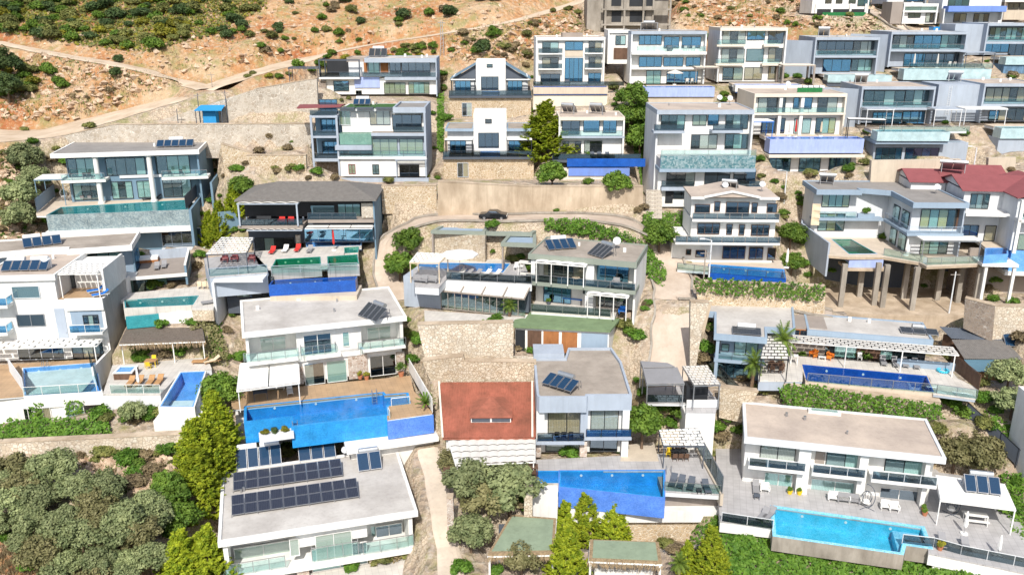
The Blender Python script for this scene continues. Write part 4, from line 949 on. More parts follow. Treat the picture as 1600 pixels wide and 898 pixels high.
pool(h, 'wedge-shaped blue pool with a periwinkle infinity wall below the grey cube villa', pl, 0, 1.5, 'pb_blue', outer='pb_peri', drop=2.2, wall=.2); pool(h, 'small square blue pool left of the wedge-shaped pool', p2, 0, .9, 'pb_blue', outer='deckw', drop=.9, wall=.1)
h.deck([(125, 180), (1185, 128), (1305, 395), (952, 374), (948, 250), (150, 251)], 0, .6, 'deckg', side='white2')
q0, q1 = h.tp([(300, 352), (945, 415)], 0)
h.M('base_wall', 'white', q0[0] + 1, q1[0] + 6.5, q0[1] - .7, q0[1] + 4, -3.5, -2.3); h.M('base_wall', 'stone', q0[0] - 2.6, q1[0] + 7.5, q0[1] - .1, q0[1] + 4, -7, -3.51)
h.M('base_wall', 'white', q0[0] - 2.7, q0[0] - .25, q0[1] - .5, q0[1] + .35, -4, .05)
h.M('base_wall', 'taupe', q1[0] + .3, q1[0] + 6.2, q0[1] + .3, q0[1] + 6, -3.2, -.62)
h.end((-.5, W + 5, -5, yb, -.4)); h.pad(-1, W + 6, -9, -5, -6)
fence(h, 'glass railing in front of the dark loungers beside the wedge-shaped pool', None, 0, 1.0, 'rail_glass', 'metal', 'glass_railing', 'railing', xy=h.tp([(950, 372), (1298, 394)], 0))
fence(h, 'dark net fence on a stone kerb right of the loungers', None, .3, 1.9, 'rail_dark', 'metal', xy=h.tp([(1150, 100), (1310, 392)], .3))
wall_line(h, 'beige kerb wall under the dark net fence', None, -1, .3, 'sand', .3, 'kerb_wall', xy=h.tp([(1142, 100), (1300, 392)], .3))
for k, (u, v, rz) in enumerate([(990, 358, -22), (1040, 368, -22), (1105, 380, -20), (1225, 400, 0)]): lounger(h, u, v, 0, ['leftmost', 'second', 'third', 'rightmost'][k] + ' dark grey lounger beside the wedge-shaped pool', rz, 'dkgrey', 'dkgrey')
table(h, 1165, 385, 0, 'small dark table between the dark grey loungers', .5, .5, .4, m='black')
ladder(h, 975, 262, 0, 'steel handrail at the right end of the wedge-shaped pool', 180)
zg = 2.6; pergola(h, 'dark pergola with staggered white roof slabs over the dining table', [(945, 90), (1205, 92), (1160, -20), (915, -10)], zg, 0, 'stag', nx=6, ny=6, fm='dkgrey', gp=.7)
dining(h, 1040, 160, 0, 'under the dark pergola beside the wedge-shaped pool', 6, 'woodd', 'black')
chair(h, 975, 160, 0, 'yellow cushioned chair beside the pergola dining table', -20, 'yellow', group=None)
plant('broadleaf_tree', h.w(*h.t(808, 110, 0)[:2], 0), (1.0, 1.0, 1.15), 'round bright green tree at the right side of the grey cube villa')
r = thing(h, 'gravel_bed', 'dry gravel bed with grass between the villa and the pergola', 'garden bed', 0, 0, 0); MB().prism(h.tp([(675, 188), (915, 188), (885, 70), (690, 90)], 0), .002, .03).build('gravel', 'sand', r)
tile(800, 450)
heater(h, 185, 600, T + .33, 4, 'four blue collectors set askew on the beige roof of the grey cube villa', rz=-38, tilt=22, tank='tank', w_=.85, h_=1.7)
# ---- red corrugated roof house
tile(400, 450)
h = House('bungalow', 'low house under a red corrugated roof with a skylight band', 'house', (1170, 935), (1740, 930), 1030, yaw=.8)
T, W = h.top, h.W0; yb = 8.6; rise = 2.3
mb = MB(); n = 120
zz = lambda y: T + rise * y / yb
xl = lambda y: -.2 - (.9 * y / yb); xr = lambda y: W + .1 + .1 * y / yb
for i in range(n):
 for (ya, yc) in ((0, yb * .5), (yb * .5, yb)):
  P4 = []
  for (f, y) in ((i, ya), (i + 1, ya), (i + 1, yc), (i, yc)):
   x = xl(y) + (xr(y) - xl(y)) * f / n; P4.append((x, y, zz(y) + (.05 if f % 2 else 0)))
  mb.face(P4)
mb.box(-.1, W, .1, yb, T - .25, T - .05)
mat('redroof', (.34, .115, .075), var=.34, scale=.5, rough=.7, stain=(.28, .11, .07))
ro = mb.build('roof', 'redroof', h.root)
MB().bar((xl(0) + .1, 0, T + .12), (xl(yb) + .1, yb, T + rise + .12), .2, .12).bar((W * .97, 0, T + .12), (W, yb, T + rise + .12), .2, .12).build('ridge', 'cream', ro)
a, b = h.q(1340, 860, 2.2), h.q(1590, 815, 2.2); yd = 2.2
m = MB(); m.box(a.x, b.x, yd, yd + 2.4, zz(yd) + .05, zz(yd) + .62); m.build('dormer', 'white', ro)
m = MB(); ap = ((a.x + b.x) / 2, yd + 3.2, zz(yd) + 1.5); z9 = zz(yd) + .63; c4 = [(a.x - .15, yd - .2, z9), (b.x + .15, yd - .2, z9), (b.x + .15, yd + 4.4, z9 + .2), (a.x - .15, yd + 4.4, z9 + .2)]
m.face([c4[0], c4[1], ap]); m.face([c4[1], c4[2], ap]); m.face([c4[3], c4[0], ap]); m.build('dormer_roof', 'redroof', ro)
for k in range(2): MB().box(a.x + .1 + k * (b.x - a.x) / 2, a.x + (k + 1) * (b.x - a.x) / 2 - .1, yd - .05, yd - .003, zz(yd) + .12, zz(yd) + .55).build('skylight', 'dkgrey', h.root)
h.M('wall', 'white', .2, W - .2, .6, yb, 0, T - .26); h.Mw(1, 5, .1, 1.35, .6, 3, 'oco'); h.Mw(6, 9, .1, 1.35, .6, 2, 'oc')
h.A('terrace', 'woodd').box(.1, W, -5, .6, -.2, 0)
h.end((0, W, -5, yb, -.2))
pergola(h, 'white awning with T-shaped cut-outs below the red roof', [(1245, 1120 - 20), (1740, 1060 + 20), (1740, 935), (1200, 950)], T - .3, 0, 'wave', nx=9, ny=4, m='fabric', fm='white')
dining(h, 1700, 1150, 0, 'under the white awning below the red roof', 4, 'woodd', 'woodd')
# ================================================================ left middle
# ---- white villa on the left with blue terrace pool
tile(0, 400, 8)
h = House('villa', 'tall white villa on the left with staggered white pergolas and a blue balcony pool', 'villa', (-260, 275), (610, 262), 1330, yaw=5)
T = h.top; x1 = h.q(612, 0).x; x2 = h.q(1275, 550, 0).x; yb = 9.5; z3 = h.q(780, 555, 0).z; z2 = h.q(850, 975, 0).z
h.M('wall', 'white', 0, x1, .3, yb, 0, T - .35); h.M('wall', 'white', x1, x2, .3, yb, 0, z3 - .02)
h.M('wall', 'white', x1 + .01, x2 - .3, 4.5, yb, z3, T - .4)
h.roof(-.1, x1 + .25, 0, yb + .1, T, th=.5, par=.18, fm='white', rm='screedp')
h.A('terrace_floor', 'deckb').box(x1 + .05, x2 - .32, .35, 4.5, z3 + .001, z3 + .04)
h.M('parapet_wall', 'white', x1 + .8, x2, .05, .3, z3 - 1.3, z3 + .15)
h.M('side_wall', 'white', x2 - .3, x2 + .0, .31, 8, -5.2, z3 - .03); h.M('side_wall', 'white', x2 - .3, x2, 1.5, 8.2, z3, T + .25)
h.W(140, 375, 515, 520, .3, 1, 'v', fm='white2', cm='whitefab'); h.W(200, 730, 580, 870, .3, 2, 'oo', fm='metal'); h.D_(675, 655, 870, 1060, .3, 'lgrey')
h.B('recess_shade', 'bluegrey', 872, 690, 1310, 960, .28, .04); h.Mw(h.q(900, 0).x, x2 - .8, z2 + .1, z2 + 2.2, .27, 3, 'ogo')  # flat blue-grey panel, the loggia's shade put into colour on the wall
a = h.q(850, 870, -1.2); z2 = a.z - .9; h.M('balcony_slab', 'white', a.x, x2, -1.3, .3, z2 - .25, z2); h.rail((a.x + .1, -1.2), (x2 - .2, -1.2), z2, .95, 'pane_blue', 'white')
for k, (v0, zz) in enumerate(((620, 0), (960, 0))):
 c_ = h.q(95, v0, -1.2); h.M('balcony_slab', 'white', -2, c_.x, -1.3, .3, c_.z - .3, c_.z); h.rail((-2, -1.2), (c_.x - .05, -1.2), c_.z, .95, 'pane_blue', 'white'); h.rail((c_.x - .05, -1.15), (c_.x - .05, .2), c_.z, .95, 'pane_blue', 'white')
h.Mw(h.q(700, 0, 4.5).x, h.q(890, 0, 4.5).x, z3 + .1, z3 + 2.4, 4.5, 2, 'oo')
pergola(h, 'white staggered slab pergola over the top terrace of the tall white villa', None, T + .1, z3 + .04, 'stag', nx=7, ny=6, fm='white', posts=[(.02, .03), (.98, .03)], xy=[(x1 + .35, .6), (x2 - .35, .6), (x2 - .35, 6), (x1 + .35, 6)])
for k, (u, v) in enumerate([(1090, 470), (1150, 520)]): lounger(h, u, v, z3 + .04, ['rear', 'front'][k] + ' white lounger with blue cushion on the top terrace of the tall white villa', -60, 'blue_paint', 'white')
heater(h, 10, 205, T + .03, 5, 'five blue collectors on the beige roof of the tall white villa', tilt=35, w_=.95, h_=1.5, tanks=2)
MBx = thing(h, 'water_tank', 'upright white water tank beside the five blue collectors', 'water tank', *h.t(590, 150, T)[:2], T + .03); MB().tube((0, 0, 0), (0, 0, 1.1), .55, .55, 18).tube((0, 0, 1.1), (0, 0, 1.25), .55, .2, 18).build('tank', 'tankw', MBx)
tile(0, 450)
h.Mw(h.q(35, 0, .3).x, h.q(335, 0, .3).x, .05, 1.7, .3, 4, 'oooo', fm='white2'); h.Mw(h.q(385, 0, .3).x, h.q(588, 0, .3).x, .05, 1.9, .3, 3, 'oco')
pergola(h, 'white curved staggered pergola over the pool deck of the tall white villa', None, 2.6, 0, 'stag', nx=9, ny=5, fm='white', xy=[(-2.5, -2.4), (x2 - .4, -2.4), (x2 - .4, .25), (-2.5, .25)])
zd = 0.0; pq = h.tp([(150, 500), (590, 468), (625, 640), (160, 668)], 0)
pool(h, 'pale blue mosaic pool on the terrace of the tall white villa', pq, 0, 1.3, 'pb_sky', outer='white', drop=1.5, wall=.2)
h.deck([(-30, 480), (600, 440), (596, 466), (-25, 512)], 0, .4, 'deckb')
h.deck([(-160, 500), (-25, 512 - 2), (145, 500), (155, 668), (-140, 690)], 0, .3, 'deckb')
fence(h, 'white-framed glass railing along the pale blue balcony pool', None, 0, 1.0, 'rail_glass', 'white', 'glass_railing', 'railing', xy=h.tp([(150, 672), (605, 645)], 0));
q = h.tp([(130, 690), (620, 645)], 0)
for (p0, p1, nm) in ((( 60, 520), (150, 650), 'left'), ((560, 470), (620, 640), 'right')):
 wall_line(h, 'tall grey glass wind screen at the ' + nm + ' end of the pale blue pool', None, 0, 1.7, 'white2' if nm == 'left' else 'rail_dark', .06, 'wind_screen', xy=h.tp([p0, p1], 0))
ladder(h, 285, 492, 0, 'steel ladder in the pale blue balcony pool', 180)
h.M('side_wall', 'white', x2 - .31, x2 - .01, -5, .3, -5, 1.0)
h.M('wall', 'white', -3, x2 - .32, q[0][1] + 1.0, .29, -5, -.45)
for k, (u0, u1) in enumerate(((0, 60), (75, 180), (275, 400))): h.Mw(h.q(u0, 0, q[0][1] + 1).x, h.q(u1, 0, q[0][1] + 1).x, -3.9, -1.5, q[0][1] + 1, 2, 'cc', fm='white')
h.end((-4, x2, -5.5, yb, -.2)); h.pad(-6, x2 + 1, -9, -4.5, -5)
creeper(h, 'flowering creeper on the white wall between the basement windows', [(185, 720), (270, 710), (275, 820), (190, 830)], ('y', q[0][1] + .9), dens=30)
creeper(h, 'pink-flowered creeper right of the basement windows of the tall white villa', [(405, 700), (520, 700), (530, 790), (410, 790)], ('y', q[0][1] + .9), dens=30)
HL = h; XL = x2
# ---- thatched bar and pool terrace
f = frame_at(900, 560, 3)
terrace(f, 'paved terrace with loungers between the tall white villa and the conifers', [(700, 480), (1290, 430), (1320, 500), (1130, 522), (1000, 660), (640, 660)], 0, 2.2, 'deckw')
pool(f, 'narrow kite-shaped blue pool on the terrace with the thatched bar', f.tp([(1130, 526), (1272, 520), (1200, 738), (1005, 735)], 0), 0, 1.4, 'pb_sky', outer='white', drop=2.6, wall=.25)
fbox(f, 'block_wall', 'whitewashed block wall below the kite-shaped pool', 'wall', 'white', f.t(940, 770, 0).x, f.t(1215, 770, 0).x, f.t(1000, 740, 0).y - .8, f.t(1000, 740, 0).y + 4, -4.2, -1.2, 'masonry')
pergola(f, 'long dark thatched canopy with straw fringe over the pool bar', [(745, 350), (1275, 330), (1260, 232), (800, 240)], 2.5, 0, 'thatch', m='thatchd', fm='white', posts=[(.02, .02), (.62, .0), (.98, .02)], cat='canopy', name='thatched_canopy')
dining(f, 945, 485, 0, 'with yellow chairs under the thatched canopy', 2, 'yellow', 'teak', w_=1.3)
row_loungers(f, [(795, 625), (850, 622), (920, 620), (975, 615)], 0, '# wooden lounger in the row on the thatched bar terrace', ['first', 'second', 'third', 'fourth'], m='teak', fm='teak')
lounger(f, 1200, 470, 0, 'wooden lounger lying sideways below the straw fringe', -90, 'teak', 'teak'); lounger(f, 1270, 475, 0, 'wooden lounger with beige cushion at the right end of the thatched bar', -60, 'fabricb', 'teak')
parasol(f, 868, 625, 0, 'closed white parasol among the wooden loungers', 2.6)
r = thing(f, 'hot_tub', 'white hot tub behind the wooden loungers', 'hot tub', *f.t(790, 548, 0)[:2], 0); MB().box(-1, 1, -1, 1, 0, .75).build('cabinet', 'woodd', r); MB().prism([(-1.05, -1.05), (1.05, -1.05), (1.05, 1.05), (-1.05, 1.05)], .751, .85, [[(-.8, -.8), (.8, -.8), (.8, .8), (-.8, .8)]]).build('rim', 'white', r); MB().box(-.79, .79, -.79, .79, .752, .78).build('tub_water', 'pb_sky', r)
fence(f, 'glass railing along the front of the thatched bar terrace', None, 0, 1.0, 'rail_glass', 'white', 'glass_railing', 'railing', xy=f.tp([(690, 655), (1000, 655)], 0))
# ---- lower left dark villa
tile(0, 225)
h = House('villa', 'dark teal villa with long beige flat roof and four collectors, left of the dark-tiled house', 'villa', (415, 668), (822, 640), 935)
T, W = h.top, h.W0; yb = h.t(700, 562, T).y; xl = -13.0; z2 = h.q(1065, 808, 0).z
h.roofp(None, T, th=.5, par=.2, fm='white', rm='screed', xy=[(0, 0), (W, 0), (W + .2, yb), (xl + 3, yb), (xl, .3), (-1.6, .3 + 1.2), (-.1, 1.2)])
h.M('wall', 'bluegrey', xl + .5, W - .4, 2.2, yb - .3, 0, T - .5); h.M('wall', 'steel', W - .39, W - .2, 2.0, yb - .3, 0, T - .5)
xr = h.q(1068, 0, 0).x; h.M('balcony_slab', 'white', -1, xr, -.3, 2.2, z2 - .4, z2); h.M('balcony_slab', 'white', W, xr, 2.21, yb + 1, z2 - .4, z2); h.M('wall', 'steel', W - .1, xr - .2, 2.4, yb, 0, z2 - .41)
h.A('terrace_floor', 'taupe').box(W, xr - .3, -.1, yb, z2 + .003, z2 + .04)
h.M('side_wall', 'steel', xr - .25, xr, -.1, yb + .5, 0, z2 + 1.0); h.M('side_wall', 'white', xr - .27, xr + .02, -.12, yb + .52, z2 + 1.001, z2 + 1.12); h.M('side_wall', 'lgrey', W + 1, xr - .3, yb, yb + .25, z2, z2 + 1.3)
h.W(530, 685, 765, 785, 2.2, 3, 'occ', cm='curtaing'); h.B('panel', 'bluegrey', 430, 690, 525, 760, 2.1, .08)
p0 = h.qx(830, 760, W - .2)
for k in range(2): MB().box(W - .19, W - .12, 2.6 + k * 1.6, 4.0 + k * 1.6, z2 + .2, z2 + 2.3).build('side_window', 'pane_blue', h.root)
h.W(757, 832, 1052, 910, 2.2, 4, 'cocc', cm='curtaing')
p = h.t(930, 735, z2); r = thing(h, 'daybed', 'square daybed with white cushion and wooden base on the dark villa balcony', 'daybed', p.x, p.y + .3, z2 + .04); MB().box(-1.2, 1.2, -.9, .9, 0, .35).build('base', 'wood', r); MB().box(-1.15, 1.15, -.85, .85, .351, .6).build('mattress', 'whitefab', r)
for k, u in enumerate((905, 1015)): lounger(h, 975 + k * 45, 790 - k * 10, z2 + .04, ['left', 'right'][k] + ' grey lounger by the balcony wall of the dark teal villa', 0)
heater(h, 148, 655, T + .03, 4, 'four blue collectors on the long beige roof of the dark teal villa', rz=14, tilt=35, w_=1.0, h_=1.5, tanks=2)
tile(0, 450)
pool(h, 'dark teal pool beside the tall white villa, below the dark teal villa', h.tp([(780, 75), (1235, 48), (1200, 104), (785, 122)], 0), 0, 1.4, 'pb_teal', 'water_teal', outer='deckw', drop=.6)
h.M('pool_skirt', 'pb_teal', h.t(785, 125, 0).x, h.t(985, 125, 0).x, h.t(785, 125, 0).y - 1.2, h.t(785, 125, 0).y - .9, -2.2, -.7); h.M('base_wall', 'white', h.t(985, 125, 0).x + .01, h.t(1200, 125, 0).x + .8, h.t(785, 125, 0).y - 1.2, h.t(785, 125, 0).y - .9, -2.2, -.7)
h.deck([(700, 40), (1340, -20), (1345, 60), (1232, 46), (780, 76), (700, 80)], 0, .4, 'deckw'); h.deck([(1232, 46), (1345, 60), (1330, 130), (1195, 130)], 0, 1.5, 'deckw', side='stonew')
for k in range(3): chair(h, 1245 + 30 * k, 5, 0, ['left', 'middle', 'right'][k] + ' beige chair on the far side of the dark teal pool', 0, 'fabricb', group='beige chairs by the dark teal pool')
lounger(h, 1255, 105, 0, 'grey covered lounger at the right end of the dark teal pool', -80)
h.end((xl, xr + 1, -7, yb, -.3))
# ---- top left villa with two white columns
tile(0, 225)
h = House('villa', 'teal glass villa with two tall white columns behind a long teal pool', 'villa', (310, 68), (1240, 42), 388)
T, W = h.top, h.W0; yb = max(8, h.t(800, -28, T).y); print('M1 yb', yb)
h.roof(0, W, 0, yb, T, th=.5, par=.12, fm='white', rm='screedg'); z2 = h.q(345, 232, 0).z
h.M('wall', 'steel', 1.2, W - .6, 2.4, yb - .3, 0, T - .5); h.M('wall', 'steel', W - .55, W - .3, .8, yb, -3, T - .5)
for (u0, u1) in ((340, 625), (980, 1275)):
 x0, x1 = h.q(u0, 0).x, h.q(u1, 0).x; h.M('balcony_slab', 'white', x0, x1, 0, 2.4, z2 - .35, z2); h.rail((x0 + .1, .1), (x1 - .1, .1), z2, .9, 'rail_glass', 'metal')
h.M('band', 'white2', h.q(690, 0).x, h.q(960, 0).x, 2.2, 2.4, z2 - .3, z2 + .1)
for (a, b, w_) in ((635, 335, 'l'), (945, 335, 'r')):
 p = h.t(a + 25, b + 15, 0); MB().tube((p.x, .6, 0), (p.x, .6, T - .5), .36, .34, 18).tube((p.x, .6, 0), (p.x, .6, .25), .5, .5, 16).tube((p.x, .6, T - .75), (p.x, .6, T - .501), .36, .52, 16).build('column', 'white', h.root)
cg = dict(cm='curtaing')
h.W(415, 92, 600, 200, 2.4, 3, 'occ', **cg); h.W(655, 90, 915, 190, 2.4, 4, 'oooc', **cg); h.W(965, 75, 1190, 182, 2.4, 3, 'occ', **cg)
h.W(450, 245, 630, 345, 2.4, 3, 'coo', **cg); h.W(690, 235, 835, 338, 2.4, 3, 'coc', **cg); h.W(850, 230, 945, 332, 2.4, 2, 'cc', **cg); h.W(1010, 220, 1200, 325, 2.4, 3, 'ooc', **cg)
pool(h, 'long teal infinity pool in front of the two white columns', h.tp([(385, 395), (1160, 350), (1166, 408), (300, 442)], 0), 0, 1.3, 'pb_teal', 'water_teal', outer='mosgrey', drop=2.2, wall=.2)
h.deck([(240, 330), (1250, 318), (1240, 350), (1160, 350), (385, 395), (300, 442), (225, 440)], 0, .4, 'deckstone')
q0, q1 = h.tp([(300, 442), (1170, 410)], 0); h.M('base_wall', 'white', q0[0] - .5, q1[0] + .2, q0[1] - .7, q0[1] + 4, -2.9, -2.21)
h.M('wall', 'steel', q0[0] + 4, q1[0] - .1, q0[1] + 2, 5, -6.5, -2.95); h.Mw(h.q(910, 0, q0[1] - .2).x, h.q(1175, 0, q0[1] - .2).x, -5.6, -3.1, q0[1] + 1.9, 4, 'oooo', pm='pane_dark', fm='lgrey'); h.M('balcony_slab', 'white2', h.q(910, 0, q0[1]).x, h.q(1200, 0, q0[1]).x, q0[1] - .6, q0[1] + 2, -6.2, -5.8)
h.M('side_wall', 'steel', q1[0] + .21, q1[0] + .55, q1[1] - .6, 6, -6, .1); h.M('side_wall', 'steel', W + 1.0, W + 1.3, 0, 8, -4, 2.6)
fence(h, 'dark screen at the right end of the long teal pool', None, 0, 1.9, 'dkgrey', 'black', 'wind_screen', 'screen', xy=h.tp([(1160, 408), (1232, 330)], 0), solid=True)
fence(h, 'dark blue screen at the left end of the long teal pool terrace', None, 0, 2.0, 'bluegrey', 'black', 'wind_screen', 'screen', xy=h.tp([(232, 430), (345, 330)], 0), solid=True)
pergola(h, 'slatted black and white pergola at the left end of the column villa', None, T - 3.4, 0, 'slat', ny=9, m='whitefab', fm='steel', xy=[(-2.6, 0), (1.1, 0), (1.1, 4), (-2.6, 4)])
h.end((-3, W + 1.5, q0[1] - 1, yb, -.3)); PADS.pop(); h.pad(-3, W + 1.5, 0, yb, -.3); h.pad(-1, W + 1.5, q0[1] - 1.5, 0, -6.3)
p = h.t(560, 350, 0); dining(h, 550, 350, 0, 'of grey sofas left of the first white column', 4, 'greyfab', 'greyfab', w_=2.0)
for k, (u, v) in enumerate([(885, 352), (925, 350)]): lounger(h, u, v, 0, ['left', 'right'][k] + ' black lounger between the white columns', -70, 'black', 'black')
lounger(h, 1130, 322, 0, 'white lounger on the right of the long teal pool', -75, 'whitefab', 'white')
for k, (u, v) in enumerate([(530, 195), (560, 193), (1060, 182), (1130, 180)]): chair(h, 0, 0, z2, ['left chair on the left balcony of the column villa', 'right chair on the left balcony of the column villa', 'left chair on the right balcony of the column villa', 'right chair on the right balcony of the column villa'][k], 180, 'black', xy=(h.q(u, v, 1.2).x, 1.2), group='black balcony chairs of the column villa')
egg(h, 400, 355, 0, 'white hanging egg chair at the left of the column villa terrace', 'white')
tile(0, 0); heater(h, 975, 905 + 18, T + .03, 5, 'five collectors with one white tank on the grey roof of the column villa', tilt=30, w_=.95, h_=1.5)
# ---- dark-tiled house with green and blue pools
tile(320, 330, 5.714)
h = House('villa', 'black and grey house under a dark tiled hip roof with green and blue pools', 'villa', (340, -105), (1500, -118), 330, yaw=1)
T, W = h.top, h.W0; yb = 9; xm = h.q(880, 0).x; z2 = h.q(940, 78, 0).z; xL = -.5
MATS['tiles'] = MATS['slate']; m = MB(); e = .5; hz = T; rg = T + 1.5
c4 = [(xL - e, -e, hz), (W + e, -e, hz), (W + e, yb + e, hz), (xL - e, yb + e, hz)]; r1_, r2_ = (xL + 4.2, yb / 2, rg), (W - 4.2, yb / 2, rg)
m.face([c4[0], c4[1], r2_, r1_]); m.face([c4[1], c4[2], r2_]); m.face([c4[2], c4[3], r1_, r2_]); m.face([c4[3], c4[0], r1_]); m.box(xL - e, W + e, -e, yb + e, hz - .2, hz - .01)
for i in range(1, 16):
 t = i / 16; y_ = -e + (yb / 2 + e) * t; z_ = hz + 1.5 * t + .02; sx = 4.7 * t; m.bar((xL - e + sx, y_, z_), (W + e - sx, y_, z_), .05, .04)
ro = m.build('roof', 'slate', h.root)
h.M('wall', 'black', xL, W - .1, 2.0, yb, z2, T - .2); h.M('wall', 'dkgrey', xL, W - .1, 2.6, yb, 0, z2 - .4); h.M('side_wall', 'steel', W - .09, W + .1, .3, yb, -3, T - .2)
h.M('floor_slab', 'taupe', xm + .5, W, .0, 2.0, z2 - .4, z2); h.M('floor_slab', 'taupe', xL - .2, xm, -1.0, 2.0, z2 - .9, z2 - .5)
h.W(940, -55, 1165, 30, 2.0, 1, 'v', cm='louvre'); h.W(1185, -68, 1395, 45, 2.0, 3, 'ccc', cm='curtaing'); h.B('pier', 'stoneg', 1395, -70, 1510, 60, .4, .5)
h.rail((xm + .5, .1), (W - 2.3, .1), z2, .9, 'rail_dark', 'dkgrey')
pergola(h, 'white wave pergola over the red sofas of the dark-tiled house', None, z2 + 2.5, z2 - .5, 'wave', nx=5, ny=5, m='fabric', fm='lgrey', xy=[(xL, -1.2), (xm - .4, -1.2), (xm - .4, 2.2), (xL, 2.2)], pr=.1)
for k, (u, v) in enumerate([(690, 95), (770, 95)]): chair(h, 0, 0, z2 - .5, ['left', 'right'][k] + ' red armchair on the upper terrace of the dark-tiled house', 0, 'redfab', kind='armchair', xy=(h.q(u, v, 0).x, -.1), group='red armchairs')
chair(h, 0, 0, z2 - .5, 'black sofa on the upper terrace of the dark-tiled house', 0, 'black', kind='sofa', xy=(h.q(520, 100, 0).x, .3), group=None)
h.rail((xL, -.95), (xm, -.95), z2 - .5, .9, 'rail_dark', 'black')
pergola(h, 'three cream awning panels above the blue glass front of the dark-tiled house', None, z2 - .75, z2 - 1.3, 'fabric', nx=3, m='fabric', fm='white2', posts=[], xy=[(xm + .4, -1.5), (W - .1, -1.5), (W - .1, -.05), (xm + .4, -.05)], cat='awning', name='awning')
h.W(885, 150, 1510, 270, 2.6, 5, 'ogogg', pm='pane_blue', fm='bluegrey'); h.W(440, 235, 805, 355, 2.6, 4, 'ogoo', fm='black')
h.B('pier', 'stoneg', 808, 215, 858, 350, 1.4, .5)
pergola(h, 'white wave awning strip over the lower lounge of the dark-tiled house', None, z2 - 1.0, 0, 'wave', nx=8, ny=3, m='fabric', fm='lgrey', xy=[(xL + 1.0, -1.3), (xm - .1, -1.3), (xm - .1, -.3), (xL + 1.0, -.3)], posts=[])
pool(h, 'shallow blue strip pool under the glass front of the dark-tiled house', h.tp([(905, 285), (1395, 262), (1392, 305), (915, 318)], 0), 0, .5, 'pb_sky', outer='deckw', drop=.5, wall=.1)
pg = h.tp([(640, 430), (1025, 408), (1030, 478), (600, 508)], 0); pool(h, 'green pool on the left of the bridge slab', pg, 0, 1.3, 'pb_green', 'water_green', outer='deckg', drop=1.5, wall=.15)
pg2 = h.tp([(1100, 405), (1355, 388), (1368, 470), (1105, 485)], 0); pool(h, 'green pool on the right of the bridge slab', pg2, 0, 1.3, 'pb_green', 'water_green', outer='deckg', drop=1.5, wall=.15)
pool(h, 'small square green pool by the red parasol', h.tp([(1250, 330), (1368, 322), (1362, 372), (1255, 378)], 0), .05, .6, 'pb_green', 'water_green', outer='deckw', drop=.6, wall=.1)
h.deck([(430, 360), (905, 322), (1395, 307), (1400, 322), (1250, 330), (1240, 395), (1100, 404), (1098, 495), (1030, 500), (1025, 406), (640, 428), (600, 508), (560, 505), (480, 480)], 0, .3, 'deckw');
h.deck([(-10, 420), (430, 362), (560, 505), (560, 545), (40, 585)], 0, 2.6, 'deckg', side='lgrey')
q0, q1 = h.tp([(600, 508), (1368, 478)], 0); q5 = h.tp([(600, 590), (1385, 560)], -.9)
pool(h, 'long deep blue overflow pool below the green pools', [(q0[0] + .3, q0[1] - 2.6), (q1[0] - .2, q1[1] - 2.2), (q1[0] - .2, q1[1] - .9), (q0[0] + .3, q0[1] - .9)], -1.3, 1.0, 'pb_deep', outer='pb_deep', drop=1.4, wall=.15)
h.rail((q0[0], q0[1] - .45), (q1[0], q1[1] - .45), -.6, 1.0, 'rail_glass', 'lgrey', step=3); h.M('base_wall', 'sand', q0[0] + .2, q1[0] + .3, q0[1] - 2.7, q0[1] + 1.5, -5.5, -2.72)
h.rail(h.tp([(40, 585)], 0)[0], h.tp([(560, 545)], 0)[0], 0, 1.0, 'rail_glass', 'bluegrey', step=3)
pergola(h, 'large black pergola with checkered white slabs over the dark red lounge', [(10, 385), (375, 370), (440, 232), (155, 228)], 2.6, 0, 'stag', nx=7, ny=9, m='whitefab', fm='dkgrey', gp=.6)
x0 = h.t(40, 585, 0).x; q6 = h.t(40, 585, 0)
h.M('wall', 'dkgrey', q6.x + 1, q0[0] - .4, q6.y + 2.5, q6.y + 6, -5.5, -.35); h.M('floor_slab', 'white2', q6.x + .5, q0[0] - .2, q6.y - .4, q6.y + 2.5, -.6, -.3)
h.Mw(q6.x + 2.2, q6.x + 7, -3.4, -.8, q6.y + 2.5, 3, 'goo', fm='black'); h.M('wall', 'white2', q6.x + .3, q6.x + .6, q6.y - .4, q6.y + 6, -6, -.61)
for k, (u, v) in enumerate([(180, 450), (270, 440), (420, 445)]): chair(h, u, v + 10, 0, ['left', 'middle', 'right'][k] + ' dark red armchair under the checkered pergola', 0, 'maroon', kind='armchair', group='dark red armchairs')
for k, (u, v, mm, nm) in enumerate([(588, 392, 'redfab', 'grey lounger with red towel, leftmost on the green pool deck'), (705, 378, 'whitefab', 'lounger with white towel on the green pool deck'), (815, 372, 'redfab', 'lounger with red cushion near the stone pier'), (925, 380, 'greyfab', 'grey lounger right of the stone pier')]): lounger(h, u, v, 0, nm, 0, mm)
parasol(h, 1155, 348, 0, 'closed red parasol on the deck between the green pools', 3.0, m='redfab')
h.end((q6.x, W + .5, q0[1] - 3.5, yb, -.4)); PADS.pop(); h.pad(q6.x, W + .5, -1, yb, -.4); h.pad(q6.x, W + .5, q0[1] - 4, 0, -5.6)
r = wall_line(h, 'slanted dark blue sheet wall at the left of the wave pergola', None, 0, 3.6, 'steel', .1, 'screen_wall', xy=h.tp([(140, 235), (340, 215)], 0))
tile(320, 225, 3.99)
heater(h, 300, 250, T - .4, 2, 'pair of grey collectors with white tank behind the dark-tiled roof', tilt=35, tank='tankw', xy=(2.6, yb + 3), m='collectorg'); heater(h, 380, 250, T - .4, 2, 'pair of dark collectors left of the grey pair behind the dark-tiled roof', tilt=35, xy=(-.4, yb + 3))
